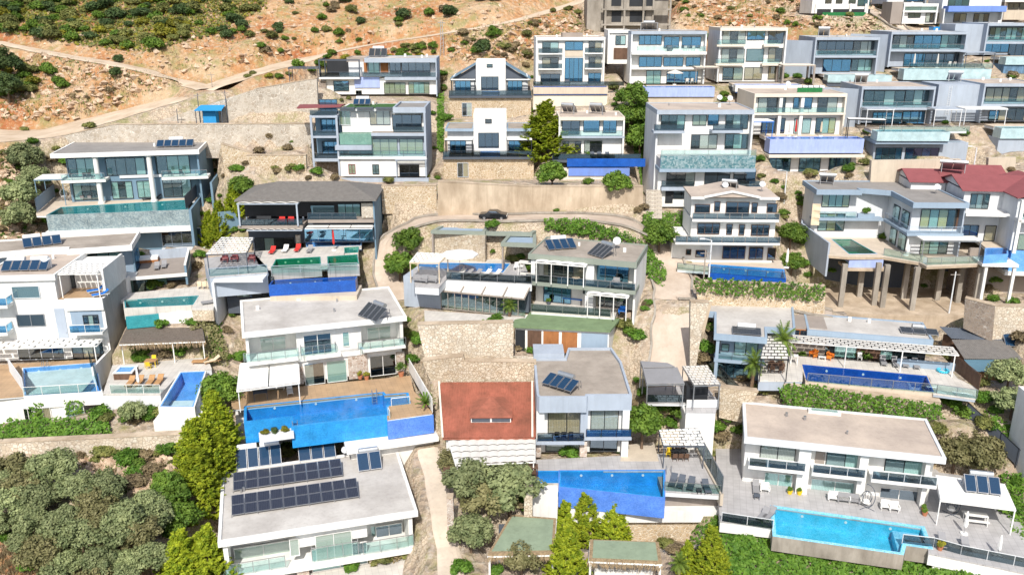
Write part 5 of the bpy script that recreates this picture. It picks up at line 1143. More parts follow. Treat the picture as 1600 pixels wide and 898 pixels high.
# ================================================================ centre
tile(780, 340, 6.65)
h = House('villa', 'sage-trimmed two-storey villa with beige flat roof and blue collectors in the centre', 'villa', (300, 385), (1430, 480), 918)
T, W = h.top, h.W0; yb = h.t(1488, 285, T).y; print('M4', W, T, yb)
xm = h.q(935, 0).x; z2 = h.q(940, 712, -.3).z
h.roof(0, W, 0, yb, T, th=.55, par=.14, fm='sage', rm='screed', pw=.2)
h.M('wall', 'white', .4, W - .3, 2.2, yb - .3, 0, T - .55); h.M('side_wall', 'white', W - .29, W - .05, .2, yb - .3, -1.2, T - .56)
h.M('floor_slab', 'sage', -.2, W + .1, -.6, 2.2, z2 - .45, z2); h.rail((-.1, -.5), (W, -.5), z2, .9, 'rail_dark', 'metal')
h.M('pier', 'white', xm - .3, xm + .7, .3, 2.2, 0, T - .56); h.M('pier', 'white', .3, .8, .3, 2.2, z2, T - .56)
a, b = h.q(470, 0, 2.2).x, h.q(895, 0, 2.2).x; h.Mw(a, b, z2 + .05, T - .8, 2.2, 4, 'loot', fm='taupe'); a2, b2 = h.q(1000, 0, 2.2).x, h.q(1375, 0, 2.2).x; h.Mw(a2, b2, z2 + .05, T - .8, 2.2, 3, 'goo', fm='taupe', pm='pane_blue')
h.Mw(a, b - 1.5, .05, 2.3, 2.2, 3, 'oor', fm='dkgrey', pm='pane_blue'); h.Mw(a2, b2, .05, 2.3, 2.2, 3, 'loo', fm='taupe')
h.W(872, 755, 935, 792, 2.2, 1, 'o')
x3, x4 = h.q(385, 0, -.6).x, h.q(918, 0, -.6).x
pergola(h, 'white scalloped awning over the upper balcony of the central villa', None, T - .5, z2, 'wave', nx=4, ny=2, m='whitefab', fm='white', xy=[(x3, -1.0), (x4, -1.0), (x4, 0), (x3, 0)], posts=[(.03, 0), (.33, 0), (.66, 0), (.97, 0)], cat='awning', name='awning')
x5, x6 = h.q(945, 0, -.9).x, h.q(1385, 0, -.9).x
pergola(h, 'white scalloped awning over the lower terrace of the central villa', None, z2 - .5, 0, 'wave', nx=3, ny=2, m='whitefab', fm='white', xy=[(x5, -1.6), (x6, -1.6), (x6, -.7), (x5, -.7)], posts=[(.03, 0), (.33, 0), (.66, 0), (.97, 0)], cat='awning', name='awning')
heater(h, 515, 350, T + .03, 4, 'four bright blue collectors set askew on the central villa roof', rz=33, tilt=25, w_=.85, h_=1.9)
heater(h, 915, 385, T + .03, 4, 'four black collectors with white gaps on the central villa roof', rz=-35, tilt=28, m='collectorg', w_=.6, h_=2.1, tank='tank')
dish(h, 1225, 320, T + .03, 'white dish alone on the right of the central villa roof', 1.0)
# sage carport roofs to the left
def sagebox(pts, z, th, lab, name='carport_roof'):
 poly = ccw(h.tp(pts, z)); o = poly[0]; sh = [(a - o[0], b - o[1]) for a, b in poly]; r = thing(h, name, lab, 'carport', o[0], o[1], z - th); MB().prism(sh, 0, th, [offset(sh, -.45)]).build('fascia', 'sage', r); MB().prism(offset(sh, -.44), th * .35, th * .5).build('roof_sheet', 'bluegrey', r)
 for i, p in enumerate(sh): MB().box(p[0] * .94 + .1, p[0] * .94 + .3, p[1] * .94 + .1, p[1] * .94 + .3, -3.0, -.01).build('post', 'taupe', r)
 return r
zc = T + .1
sagebox([(15, 260), (385, 275), (385, 165), (130, 130)], T + .25, .5, 'open sage frame roof with grey panels left of the blue collectors'); tile(630, 330, 6.65)
yq = h.t(290, 480, z2).y; zw = h.q(290, 215, yq).z
sagebox([(820, 215), (1340, 225), (1425, 175), (900, 148)], zw + .3, .5, 'long sage carport roof behind the open sage frame'); sagebox([(285, 200), (850, 215), (930, 70), (560, 60)], zw + .45, .45, 'dark glass-topped carport roof above the cream stone wall')
wall_line(h, 'cream stone wall behind the pool of the central villa', None, z2 - .2, h.q(290, 215, yq).z, 'stonew', .6, xy=[tuple(h.q(285, 480, yq)[:2]), tuple(h.q(850, 510, yq)[:2])])
zu = z2; fr = h
pp = fr.tp([(165, 535), (1100, 548), (1030, 635), (165, 598)], zu)
pool(h, 'blue pool on the upper terrace of the central villa beside the cream stone wall', pp, zu, 1.3, 'pb_blue', outer='deckw', drop=1.3, wall=.2)
terrace(h, 'upper terrace behind the glazed winter garden of the central villa', [(100, 600), (165, 598), (1030, 635), (1100, 548), (1260, 548), (1340, 750), (450, 700), (370, 790), (120, 775)], zu, 1.0, 'deckg'); PADS.pop(); h.pad(h.t(110, 700, zu).x, 0, h.t(500, 700, zu).y, h.t(1000, 545, zu).y + 3, zu - 1.8)
terrace(h, 'back terrace between the pool and the cream stone wall', [(165, 532), (290, 480), (850, 505), (1090, 470), (1120, 545)], zu, .5, 'deckw')
pergola(h, 'white slat pergola on the left of the central pool', [(65, 530), (375, 535), (470, 440), (150, 425)], zu + 2.6, zu, 'stag', nx=6, ny=6, fm='fabricb');
parasol(h, 590, 655, zu, 'wide white cantilever parasol over the loungers of the central pool', 3.0, False, r_=2.3)
for k, u in enumerate((530, 610, 700, 800, 905)): lounger(h, u, 690 + (k - 2) * 2, zu, ['leftmost', 'second', 'middle', 'fourth', 'rightmost'][k] + ' grey lounger in the row in front of the central pool', -25, 'greyfab' if k in (1, 2) else 'fabric')
for k, (u, v) in enumerate([(170, 745), (270, 745)]): chair(h, u, v, zu, ['left', 'right'][k] + ' grey sofa under the white slat pergola', 0, 'greyfab', kind='sofa', group='grey sofas')
for k in range(3): chair(h, 1170 + 30 * k, 610 - 5 * k, zu, ['left', 'middle', 'right'][k] + ' white chair at the right end of the central pool', 40 * k, 'white', group='white chairs by the central pool')
r = thing(h, 'swing_seat', 'white framed garden swing with pale canopy by the central pool', 'garden swing', *h.t(1290, 690, zu)[:2], zu); MB().box(-1.1, 1.1, -.5, .6, 1.9, 2.0).build('canopy', 'fabric', r); MB().box(-.9, .9, -.3, .3, .45, .55).build('seat', 'fabric', r); m = MB()
for x in (-1.05, 1.05): m.bar((x, -.6, 0), (x, 0, 1.9), .06, .06); m.bar((x, .7, 0), (x, 0, 1.9), .06, .06)
m.build('frame', 'white', r)
fence(h, 'glass railing in front of the loungers of the central pool', None, zu, .95, 'rail_dark', 'metal', 'glass_railing', 'railing', xy=h.tp([(450, 705), (1335, 752)], zu))
# winter garden
tile(650, 420, 6.65)
yw = h.q(1130, 500, 0); xA, xB = h.q(250, 0, -3.2).x, h.q(1135, 0, -3.2).x; zg0 = h.q(1135, 500, -3.2).z
r = thing(h, 'winter_garden', 'glazed winter garden with four pale roof panels in front of the central pool', 'conservatory', xA, -3.2, zg0); Lw = xB - xA; hz = h.q(1135, 300, -3.2).z - zg0
for k in range(4):
 x0 = Lw * k / 4; c = MB(); c.face([(x0 + .12, -.2, hz), (x0 + Lw / 4 - .1, -.2, hz), (x0 + Lw / 4 - .1, 2.6, hz + .9), (x0 + .12, 2.6, hz + .9)]); c.face([(x0 + .12, 2.6, hz + .84), (x0 + Lw / 4 - .1, 2.6, hz + .84), (x0 + Lw / 4 - .1, -.2, hz - .06), (x0 + .12, -.2, hz - .06)]); c.build('roof_panel', 'fabric', r)
for k in range(5): MB().bar((Lw * k / 4, -.22, hz), (Lw * k / 4, 2.7, hz + .92), .16, .12).build('rafter', 'taupe', r)
MB().box(0, Lw, -.25, -.15, hz - .2, hz - .08).build('gutter', 'taupe', r)
for k in range(12):
 x0 = Lw * k / 12; f_ = MB(); f_.box(x0 + .02, x0 + .1, -.1, 0, 0, hz - .2); f_.box(x0 + .1, x0 + Lw / 12, -.1, 0, 0, .1); f_.box(x0 + .1, x0 + Lw / 12, -.1, 0, hz - .3, hz - .2); f2 = f_.build('window', 'taupe', r); MB().box(x0 + .1, x0 + Lw / 12 + .02, -.06, -.04, .1, hz - .3).build('pane', 'pane', f2)
MB().box(0, Lw, 1.6, 2.6, 0, hz + .5).build('rear_wall', 'dkgrey', r); PADS.append((h, xA - 6, xB, -3.4, 0, zg0 - .1))
fbox(h, 'annex_wall', 'pale glazed annex at the left end of the winter garden', 'annex', 'lgrey', xA - 5.0, xA - .1, -3.0, 1.5, zg0 - .3, zu - .01 - h.q(0, 0, 0).z * 0)
terrace(h, 'white paved strip in front of the winter garden', [(85, 430), (1130, 500), (985, 525), (700, 535), (260, 560), (90, 540)], zg0, .3, 'deckw')
zy = 0.0
gr = h.tp([(1005, 590), (1030, 505), (1135, 515), (1185, 445), (1596 + 520, 520), (2020, 640)], -.35)
r = thing(h, 'garage_block', 'low garage block with green roof and wooden doors below the central villa', 'garage', 0, 0, -3.6); MB().prism(gr, 3.0, 3.25).build('roof', 'greenroof', r)
gx0, gx1 = min(a[0] for a in gr), max(a[0] for a in gr); ga, gb = h.tp([(1005, 590)], -.35)[0], h.tp([(2020, 640)], -.35)[0]
MB().prism([(ga[0] + .2, ga[1] + .4), (gb[0] - .2, gb[1] + .4), (gb[0] - .2, 0), (ga[0] + .2, 0)], 0, 2.99).build('wall', 'white', r)
dv = Vector((gb[0] - ga[0], gb[1] - ga[1])); Lg = dv.length; dv.normalize()
for k, (s0, s1, mt) in enumerate(((.02, .12, 'black'), (.145, .33 - .04, 'woodd'), (.31, .47, 'wood'), (.50, .66, 'wood'), (.70, .97, 'bluegrey'))):
 a_, b_ = Vector(ga) + dv * Lg * s0, Vector(ga) + dv * Lg * s1; MB().bar((a_.x, a_.y + .36, 1.35), (b_.x, b_.y + .36, 1.35), .08, 2.6).build('garage_door', mt, r)
h.end((0, W, -2, yb, -.3)); terrace(h, 'tiled terrace with the blue table tennis table, front of the central villa', [(1240, 320), (1596 + 500, 420), (1596 + 470, 500), (1195, 440)], 0, .6, 'deckw'); PADS.pop()
h.pad(ga[0], gb[0], ga[1] - 3, ga[1] + 4, -3.6)
fence(h, 'glass railing above the green garage roof', None, 0, .95, 'rail_dark', 'metal', 'glass_railing', 'railing', xy=h.tp([(1195, 440), (2020, 498)], 0))
tile(780, 340, 6.65)
r = thing(h, 'pool_table', 'blue-topped table tennis table on the lower terrace of the central villa', 'games table', *h.t(770, 890, 0)[:2], 0); MB().box(-1.2, 1.2, -.65, .65, .7, .8).build('tabletop', 'blue_paint', r)
for sx in (-1, 1):
 for sy in (-1, 1): MB().box(sx * 1.1 - .06, sx * 1.1 + .06, sy * .55 - .06, sy * .55 + .06, 0, .69).build('leg', 'black', r)
pot(h, 515, 900, 0, 'yellow flowers in a dark box planter beside the blue games table', s=.35, m='dkgrey')
table(h, 800, 615, z2, 'round wicker table on the upper balcony of the central villa', 1.0, 1, .6, m='fabricb', round_=True, xy=tuple(h.q(800, 620, .8)[:2]))
chair(h, 0, 0, z2, 'grey rounded sofa on the upper balcony behind the blue glass', 0, 'greyfab', kind='armchair', xy=tuple(h.q(1215, 650, .9)[:2]), group=None); chair(h, 0, 0, 0, 'blue armchair at the right of the lower terrace', 0, 'blue_paint', kind='armchair', xy=tuple(h.q(1285, 890, .6)[:2]), group=None)
HC = h
# ---- white villa with brown windows and stacked terraces
tile(800, 225)
h = House('villa', 'white three-storey villa with brown windows, stacked glass balconies and a shallow gable', 'villa', (1125, 470), (1666, 480), 752, yaw=-2)
T, W = h.top, h.W0; z3 = T; z2 = h.q(1045, 612, -1.2).z; yb = 8
h.M('floor_slab', 'white', 0, W, 0, 2.0, z3 - .3, z3); h.M('floor_slab', 'white', -2.2, W, -1.4, 1.2, z2 - .25, z2)
h.M('wall', 'white', .1, W - .1, 2, yb, z3, z3 + 2.5); h.M('wall', 'white', .1, W - .1, 1.21, yb, z2, z3 - .31); h.M('wall', 'white', -2.2, W - .1, 1.3, yb, 0, z2 - .26)
m = MB(); xg0, xg1 = h.q(1225, 0, 1.2).x, h.q(1570, 0, 1.2).x; zr_ = z3 + 2.5; xc = (xg0 + xg1) / 2
m.prism([(-.1, 1.2), (W, 1.2), (W, yb), (-.1, yb)], zr_, zr_ + .18); v0 = [(xg0, 1.0, zr_ + .19), (xg1, 1.0, zr_ + .19), (xc, 1.0, zr_ + .9), (xg0, yb, zr_ + .19), (xg1, yb, zr_ + .19), (xc, yb, zr_ + .9)]
m.face([v0[0], v0[1], v0[2]]); m.face([v0[1], v0[4], v0[5], v0[2]]); m.face([v0[0], v0[2], v0[5], v0[3]]); m.face([v0[3], v0[5], v0[4]]); m.build('roof', 'screedp', h.root)
m = MB().bar((xg0 - .1, .95, zr_ + .2), (xc, .95, zr_ + .93), .25, .25); m.bar((xc, .95, zr_ + .93), (xg1 + .1, .95, zr_ + .2), .25, .25); m.box(-.15, xg0, .95, 1.15, zr_ - .1, zr_ + .2); m.box(xg1, W + .05, .95, 1.15, zr_ - .1, zr_ + .2); m.build('fascia', 'white', h.root)
br = dict(fm='woodd', pm='pane_dark')
h.W(1140, 375, 1232, 432, 2, 1, 'o', **br); h.W(1262, 358, 1295, 420, 2, 1, 'c', **br); h.W(1335, 360, 1475, 445, 2, 2, 'oc', **br); h.W(1495, 365, 1527, 428, 2, 1, 'o', **br); h.W(1590, 370, 1650, 428, 2, 1, 'c', **br)
h.W(1157, 492, 1292, 562, 1.21, 3, 'oco', **br); h.W(1338, 498, 1370, 565, 1.21, 1, 'o', **br); h.W(1416, 500, 1447, 568, 1.21, 1, 'o', **br); h.W(1492, 502, 1600, 572, 1.21, 3, 'coo', **br)
h.W(1315, 635, 1450, 715, 1.3, 3, 'oco', **br); h.W(1480, 640, 1560, 720, 1.3, 2, 'ot', **br); h.W(1085, 655, 1115, 690, 1.3, 1, 'o', **br); h.W(1145, 660, 1210, 705, 1.3, 1, 'o', **br); h.W(1595, 645, 1640, 722, 1.3, 1, 'o', **br)
h.rail((0, .1), (W, .1), z3, .85, 'rail_dark', 'taupe'); h.rail((-2.2, -1.3), (W, -1.3), z2, .85, 'rail_dark', 'taupe')
pool(h, 'narrow deep blue pool in front of the three-storey villa with brown windows', h.tp([(1232, 752), (1690, 782), (1700, 835), (1240, 800)], 0), 0, 1.3, 'pb_blue', outer='pb_deep', drop=1.0, wall=.18)
h.deck([(1030, 735), (1680, 725), (1700, 780), (1230, 750), (1225, 790), (1030, 775)], 0, .5, 'deckstone', side='white2')
fence(h, 'glass railing along the narrow deep blue pool', None, 0, .8, 'rail_glass', 'dkgrey', 'glass_railing', 'railing', xy=h.tp([(1030, 778), (1240, 803), (1700, 840)], 0))
for k, u in enumerate((1320, 1385, 1440, 1540, 1610)): lounger(h, u, 735 - (k < 3) * 5, 0, ['leftmost', 'second', 'third', 'fourth', 'rightmost'][k] + ' white lounger behind the narrow deep blue pool', 30, 'fabric', 'white')
for k, (u, v) in enumerate([(1340, 300), (1390, 300)]): pass
heater(h, 0, 0, zr_ + .2, 2, 'black collectors with round white tanks on the gabled white villa', rz=160, xy=(W * .62, 5.5), tank='tank')
dish(h, 1325, 300, zr_ + .2, 'left dish on the roof of the gabled white villa'); dish(h, 1555, 295, zr_ + .2, 'right white dish on the roof of the gabled white villa')
h.end((-2.5, W, -4, yb, -.3)); PADS.pop(); h.pad(-2.5, W + .5, -1.5, yb, -.3)
parasol(h, 0, 0, 0, 'closed white parasol right of the gabled white villa', 2.6, xy=(W + 1.2, -1))
# ---- canopy building
tile(800, 450)
f = frame_at(960, 700, -1); zf = 0
r = terrace(f, 'covered car deck on a white block behind the dark pergola', [(840, 712), (1085, 715), (1085, 770), (1270, 772), (1290, 700), (1200, 600), (840, 620)], 0, .4, 'deckg'); PADS.pop()
q0, q1 = f.tp([(1085, 770), (1270, 772)], 0); fbox(f, 'white_block', 'plain white block wall carrying the railed deck', 'wall', 'white', q0[0], q1[0], q0[1] + .02, q0[1] + 5, -5.5, -.42, 'masonry')
PADS.append((f, q0[0] - 6, q1[0], q0[1] - 3, q0[1] + 2.5, -5.4)); PADS.append((f, q0[0] - 8, q1[0], q0[1] + 2.5, q0[1] + 10, -.6))
fence(f, 'white horizontal-bar railing on the white block', None, 0, .9, 'white2', 'white', 'railing', 'railing', xy=f.tp([(1088, 745), (1285, 745)], 0)); fence(f, 'dark railing below the grey shade canopy', None, 0, .9, 'rail_dark', 'black', 'railing', 'railing', xy=f.tp([(845, 712), (1075, 712)], 0))
pergola(f, 'flat grey shade canopy beside the road', [(840, 600), (1075, 595), (1030, 497), (815, 502)], 2.9, 0, 'solid', m='greyfab', fm='metal', cat='canopy', name='shade_canopy')
pergola(f, 'narrow grey shade canopy behind the flat grey one', [(815, 497), (1015, 492), (970, 470), (800, 458)], 3.1, 0, 'solid', m='greyfab', fm='metal', cat='canopy', name='shade_canopy')
pergola(f, 'pale staggered slab canopy at the right of the grey shade canopies', [(1135, 605), (1300, 600), (1215, 480), (1062, 485)], 2.9, 0, 'stag', nx=5, ny=8, m='fabric', fm='metal', cat='canopy', name='shade_canopy')
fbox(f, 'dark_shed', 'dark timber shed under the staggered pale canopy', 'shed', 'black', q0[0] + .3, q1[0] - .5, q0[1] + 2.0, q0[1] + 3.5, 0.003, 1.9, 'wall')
# ---- long low villa with pool, right
tile(1090, 450, 8)
h = House('villa', 'blue-grey two-storey wing with beige roof beside the palm, right of the road', 'villa', (205, 588), (870, 640), 1190)
T, W = h.top, h.W0; yb = h.t(200, 152, T).y
h.roofp(None, T, th=.55, par=.15, fm='bluegrey', rm='screedl', xy=[(0, 0), (W, 0), (W + .1, 3.4), (W + 3.2, 3.6), (W + 3.6, yb - .5), (0, yb), (-.9, yb), (-.9, yb * .6), (0, yb * .6)])
z2 = h.q(240, 880, 0).z; h.M('wall', 'bluegrey', .9, W - .2, 1.9, yb - .4, 0, T - .55); h.M('pier', 'bluegrey', .3, .65, .15, .5, 0, T - .55); h.M('floor_slab', 'bluegrey', .2, W, .1, 1.9, z2 - .45, z2 - .1); h.rail((.4, .2), (W - .1, .2), z2 - .1, .95, 'rail_glass', 'dkgrey')
h.W(465, 650, 745, 850, 1.9, 2, 'cc'); h.W(300, 690, 390, 790, 1.9, 1, 'b'); x0, x1 = h.q(300, 0, 1.9).x, h.q(790, 0, 1.9).x; h.Mw(x0, x1, .1, 2.3, 1.9, 4, 'ooco', pm='pane_blue')
h.M('wall', 'taupe', W + .1, W + 7, 6.5, yb - .6, 0, T - .6); h.Mw(W + .6, W + 2.3, z2 + .1, T - .9, 6.5, 2, 'oo', fm='wood'); h.Mw(W + 3.2, W + 4.9, z2 + .1, T - .9, 6.5, 2, 'oo', fm='wood')
heater(h, 430, 580, T + .03, 1, 'grey ribbed collector with white tank at its left on the wing by the palm', tilt=5, m='collectorg', w_=3.1, h_=1.8, xy=tuple(h.t(430, 585, T)[:2]))
h.end((-1, W, -2, yb, -.2)); H7 = h
tile(1200, 450)
h = House('villa', 'long low villa with beige roof and wavy white canopy behind a deep blue pool', 'villa', (245, 268), (1032, 332), 425)
T, W = h.top, h.W0; yb = h.t(350, 172, T).y
h.roof(0, W, 0, yb, T, th=.5, par=.15, fm='bluegrey', rm='screedl'); h.M('wall', 'black', .2, W - .3, 1.2, yb - .2, 0, T - .5)
h.M('wall', 'dkgrey', -4.2, .19, 1.8, 3.2, 0, T - .8)
h.W(415, 355, 550, 440, 1.2, 2, 'gg', fm='black'); h.B('panel', 'woodd', 555, 370, 695, 445, 1.05, .1); h.W(700, 385, 930, 460, 1.2, 3, 'goo', pm='pane'); h.Mw(.3, 2.8, .1, 2.2, 1.2, 2, 'oo'); h.M('low_wall', 'bluegrey', W - 3.5, W + 3, -.6, -.4, .003, .9)
pts = h.tp([(218, 478), (985, 548), (1028, 645), (245, 575)], 0)
pool(h, 'long deep blue infinity pool of the long low villa', pts, 0, 1.4, 'pb_deep', outer='deckstone', drop=.6, wall=.2)
h.deck([(-60, 400), (250, 425), (1130, 495), (1180, 560), (1010, 560), (985, 548), (218, 478), (215, 575), (-60, 575)], 0, 1.2, 'deckw', side='lgrey'); h.deck([(1010, 560), (1180, 560), (1300, 620), (1295, 690), (1030, 655)], 0, .4, 'deckw', side='lgrey')
pergola(h, 'long white wavy canopy in front of the long low villa', [(130, 330), (1190, 415), (1150, 365), (140, 288)], 2.6, 0, 'stag', nx=22, ny=4, gp=.7, m='fabric', fm='white', posts=[(.02, .0), (.35, .0), (.68, 0), (.98, 0)])
pergola(h, 'white checkered pergola between the two wings of the long low villa', [(-45, 440), (130, 442), (95, 280), (-10, 275)], 2.7, 0, 'stag', nx=4, ny=9, m='fabric', fm='black', gp=.7)
row_loungers(h, [(725, 492), (800, 500), (860, 503), (930, 512)], 0, '# lounger behind the long deep blue pool', ['grey leftmost', 'white-towelled second', 'grey third', 'grey rightmost'], m='greyfab', rz=0)
chair(h, 280, 430, 0, 'left orange armchair behind the long deep blue pool', -60, 'orange', kind='armchair', group=None); chair(h, 388, 445, 0, 'right orange armchair behind the long deep blue pool', 60, 'orange', kind='armchair', group=None); table(h, 335, 445, 0, 'low glass table between the orange armchairs', .8, .6, .4, m='white')
chair(h, 570, 450, 0, 'white stool by the brown timber panel', 0, 'white', group=None)
p = h.t(1090, 520, 0); r = thing(h, 'inflatable_ring', 'turquoise inflatable ring lying on the deck of the long low villa', 'pool float', p.x, p.y, .14); m = MB()
for i in range(18):
 a, b = 6.283 * i / 18, 6.283 * (i + 1) / 18; m.tube((.55 * math.cos(a), .55 * math.sin(a), 0), (.55 * math.cos(b), .55 * math.sin(b), 0), .14, seg=8, cap=False)
m.build('tube', 'pb_cyan', r)
dining(h, 50, 510, 0, 'with dark seats under the checkered pergola', 4, 'woodd', 'woodd'); r = table(h, 160, 475, 0, 'white barbecue counter at the left end of the deep blue pool', .8, .7, 1.1, m='white')
heater(h, 830, 285, T + .03, 3, 'three black collectors lying flat with steel tank on the long low villa', tilt=8, m='collectorg', w_=1.25, h_=1.4, tank='tank', tl=1.2)
fence(h, 'glass railing along the front of the long deep blue pool', None, 0, 1.0, 'rail_glass', 'metal', 'glass_railing', 'railing', xy=h.tp([(245, 582), (1050, 655), (1300, 690)], 0)); fence(h, 'dark timber fence at the right end of the deep blue pool', None, 0, 1.8, 'woodd', 'woodd', xy=h.tp([(1135, 495), (1312, 640)], 0), solid=True)
h.end((-4, W + 4, -5.5, yb, -.3)); h.pad(-2, W + 4, -8, -5.5, -3)
# ---- dark corrugated roofs
f = frame_at(1300, 640, -8)
def corrug(fr, label, pts, zf_, zb_, m, name='house', wallm='woodd', base=0.0, n=60):
 P_ = [fr.t(pts[0][0], pts[0][1], zf_), fr.t(pts[1][0], pts[1][1], zf_), fr.t(pts[2][0], pts[2][1], zb_), fr.t(pts[3][0], pts[3][1], zb_)]; o = Vector(P_[0]); o.z = base; P_ = [p - o for p in P_]
 r = thing(fr, name, label, 'house', o.x, o.y, base); mb = MB()
 for i in range(n):
  s0, s1 = i / n, (i + 1) / n; h0, h1 = (.05 if i % 2 else 0), (.05 if (i + 1) % 2 else 0); up = lambda e: Vector((0, 0, e))
  mb.face([P_[0].lerp(P_[1], s0) + up(h0), P_[0].lerp(P_[1], s1) + up(h1), P_[3].lerp(P_[2], s1) + up(h1), P_[3].lerp(P_[2], s0) + up(h0)])
 mb.build('roof', m, r); w_ = MB(); ins = offset([(p.x, p.y) for p in P_], -.3); zl = min(p.z for p in P_); w_.prism(ins, -.5, zl - .08).build('wall', wallm, r)
 PADS.append((fr, min(p.x for p in P_) + o.x, max(p.x for p in P_) + o.x, o.y, o.y + 4, base - .1)); return r
corrug(f, 'rear house under a dark corrugated roof right of the long low villa', [(1145, 315), (1650, 345), (1580, 282), (1068, 240)], 2.6, 3.3, 'dkgrey')
corrug(f, 'middle lean-to with black ribbed roof right of the long low villa', [(1225, 442), (1590, 445), (1480, 322), (1145, 322)], 1.9, 2.7, 'slate')
corrug(f, 'front shelter with blue-black translucent ribbed roof right of the long low villa', [(1290, 520), (1510, 530), (1440, 446), (1218, 442)], 1.2, 1.8, 'teal', wallm='teak')
heater(f, 1480, 370, 2.2, 1, 'black collector frame with big steel tank on the dark corrugated roof', tank='tank', w_=1.6, tl=1.8)
# ================================================================ generic storeyed villa
def bv(label, p1, p2, vb, wins=(), slabs=(), yaw=None, depth=9, wm='white', sm=None, rf='white', rm='screed', rec=1.0, th=.4, D=None, railm='rail_glass', fin=.25, cat='villa', name='villa', padk=1, fm='black', sl='white', par=.12, ov=0.0):
 h = House(name, label, cat, p1, p2, vb, D=D, yaw=yaw); T, W = h.top, h.W0; sm = sm or wm
 h.roof(-ov, W + ov, -ov, depth + ov, T, th=th, par=par, fm=rf, rm=rm, pw=.2)
 h.M('wall', wm, fin + .01, W - fin - .01, rec, depth, 0, T - th)
 h.M('side_wall', sm, 0, fin, .02, depth, 0, T - th - .002); h.M('side_wall', sm, W - fin, W, .02, depth, 0, T - th - .002)
 for v in slabs:
  z = h.q(p1[0], v, 0).z; h.M('floor_slab', sl, -.05, W + .05, 0, rec, z - .3, z)
  if railm: h.rail((.1, .08), (W - .1, .08), z, .85, railm, 'dkgrey', step=3)
 for w_ in wins:
  u0, v0, u1, v1, n, c = w_[:6]; k = w_[6] if len(w_) > 6 else {}; k.setdefault('fm', fm); h.W(u0, v0, u1, v1, rec, n, c, **k)
 if padk: h.pad(0, W, -1, depth, -.3)
 return h
def pstrip(h, label, u0, v0, u1, vface, back=2.6, tile_='pb_sky', outer=None, water='water', dk='deckstone', dback=3.0, base=None, deckx=(0, 0)):
 a, b = h.t(u0, v0, 0), h.t(u1, v0, 0); y = a.y; zb = h.q(u0, vface, y - .2).z; x1 = h.q(u1, v0, y).x
 pool(h, label, [(a.x, y), (x1, y), (x1, y + back), (a.x, y + back)], 0, 1.1, tile_, water, outer=outer or tile_, drop=max(.3, -zb), wall=.2)
 h.deck(None, 0, .5, dk, xy=[(a.x - .3 - deckx[0], y + back), (x1 + .3 + deckx[1], y + back), (x1 + .3 + deckx[1], y + back + dback), (a.x - .3 - deckx[0], y + back + dback)])
 if base: h.M('base_wall', base[0], a.x - .2, x1 + .2, y + .1, y + back + dback, zb - base[1], min(zb, -.6) - .01)
 h.pad(a.x, x1, y - 1.5, y + .5, zb - (base[1] if base else 0)); return a.x, x1, y
# ---------------- grey-blue L-shaped villa on concrete columns
tile(1200, 225)
h = House('villa', 'blue-grey L-shaped villa standing on tall concrete columns with an empty green pool', 'villa', (925, 370), (1243, 366), 700, yaw=-2)
T, W = h.top, h.W0; zs = h.q(905, 555, 0).z; yl = 8.2; xl = h.q(300, 250, yl).x; print('M6', W, T, xl, h.t(750, 180, T))
h.roofp(None, T, th=.55, par=.14, fm='bluegrey', rm='screedg', xy=[(-.5, -.3), (W + .2, -.3), (W + .2, 14.5), (xl, 14.5), (xl, yl - .6), (xl + 6.2, yl - .6), (xl + 6.2, yl + .6), (-.5, yl - 1.0)])
h.M('wall', 'white2', .2, W - .2, 1.3, 14, 0, T - .55); h.M('wall', 'white2', xl + .3, .19, yl + 1.3, 14, 0, T - .55); h.M('side_wall', 'lgrey', W - .19, W, .1, 14, -.5, T - .55)
h.M('floor_slab', 'bluegrey', -.7, W + .1, -.2, 1.3, zs - .35, zs); h.M('floor_slab', 'bluegrey', -.7, .19, 1.31, yl, zs - .35, zs); h.M('floor_slab', 'bluegrey', xl, -.71, yl - .2, yl + 1.3, zs - .35, zs)
h.rail((-.5, -.1), (W, -.1), zs, .9, None, 'bluegrey', bars=True); h.rail((-.6, 0), (-.6, yl - .3), zs, .9, None, 'bluegrey', bars=True); h.rail((xl + .2, yl), (xl + 6, yl), zs, .9, 'rail_glass', 'bluegrey')
ty = dict(cm='curtain', fm='black')
h.W(957, 405, 1163, 525, 1.3, 4, 'ycyo', **ty); h.W(957, 580, 1110, 690, 1.3, 3, 'tco', **ty); h.W(343, 288, 502, 392, yl + 1.3, 4, 'yccy', **ty); h.W(318, 432, 470, 540, yl + 1.3, 3, 'cyo', **ty)
h.B('panel', 'woodd', 1172, 395, 1210, 530, 1.25, .05)
for k, (a, b) in enumerate(((1.8, 4.2), (5, 7.2))):
 for z0 in (.1, zs + .1):
  f_ = MB().box(.1, .19, a, b, z0, z0 + 2.2).build('window', 'black', h.root); MB().box(.06, .095, a + .1, b - .1, z0 + .1, z0 + 2.1).build('pane', 'pane', f_); MB().box(.096, .099, a + .2, a + 1.1, z0 + .1, z0 + 2.1).build('curtain', 'curtain', f_)
h.M('planter_box', 'bluegrey', xl + 6.3, xl + 8.6, yl + .1, yl + .6, zs, zs + .6)
h.deck(None, 0, .45, 'deckstone', side='concwarm', holes=[offset(h.tp([(510, 684), (672, 682), (515, 594), (402, 594)], .02), .15)], xy=h.tp([(940, 735), (990, 760), (1345, 745), (1345, 640), (1240, 610), (700, 610), (660, 560), (320, 545), (310, 570), (375, 690), (500, 700), (720, 700)], 0))
pool(h, 'empty green-tinged pool with lavender front wall under the blue-grey L-shaped villa', h.tp([(510, 684), (672, 682), (515, 594), (402, 594)], .02), .02, 1.2, 'pb_green', 'water_green', outer='lavwall', drop=.6, wall=.15)
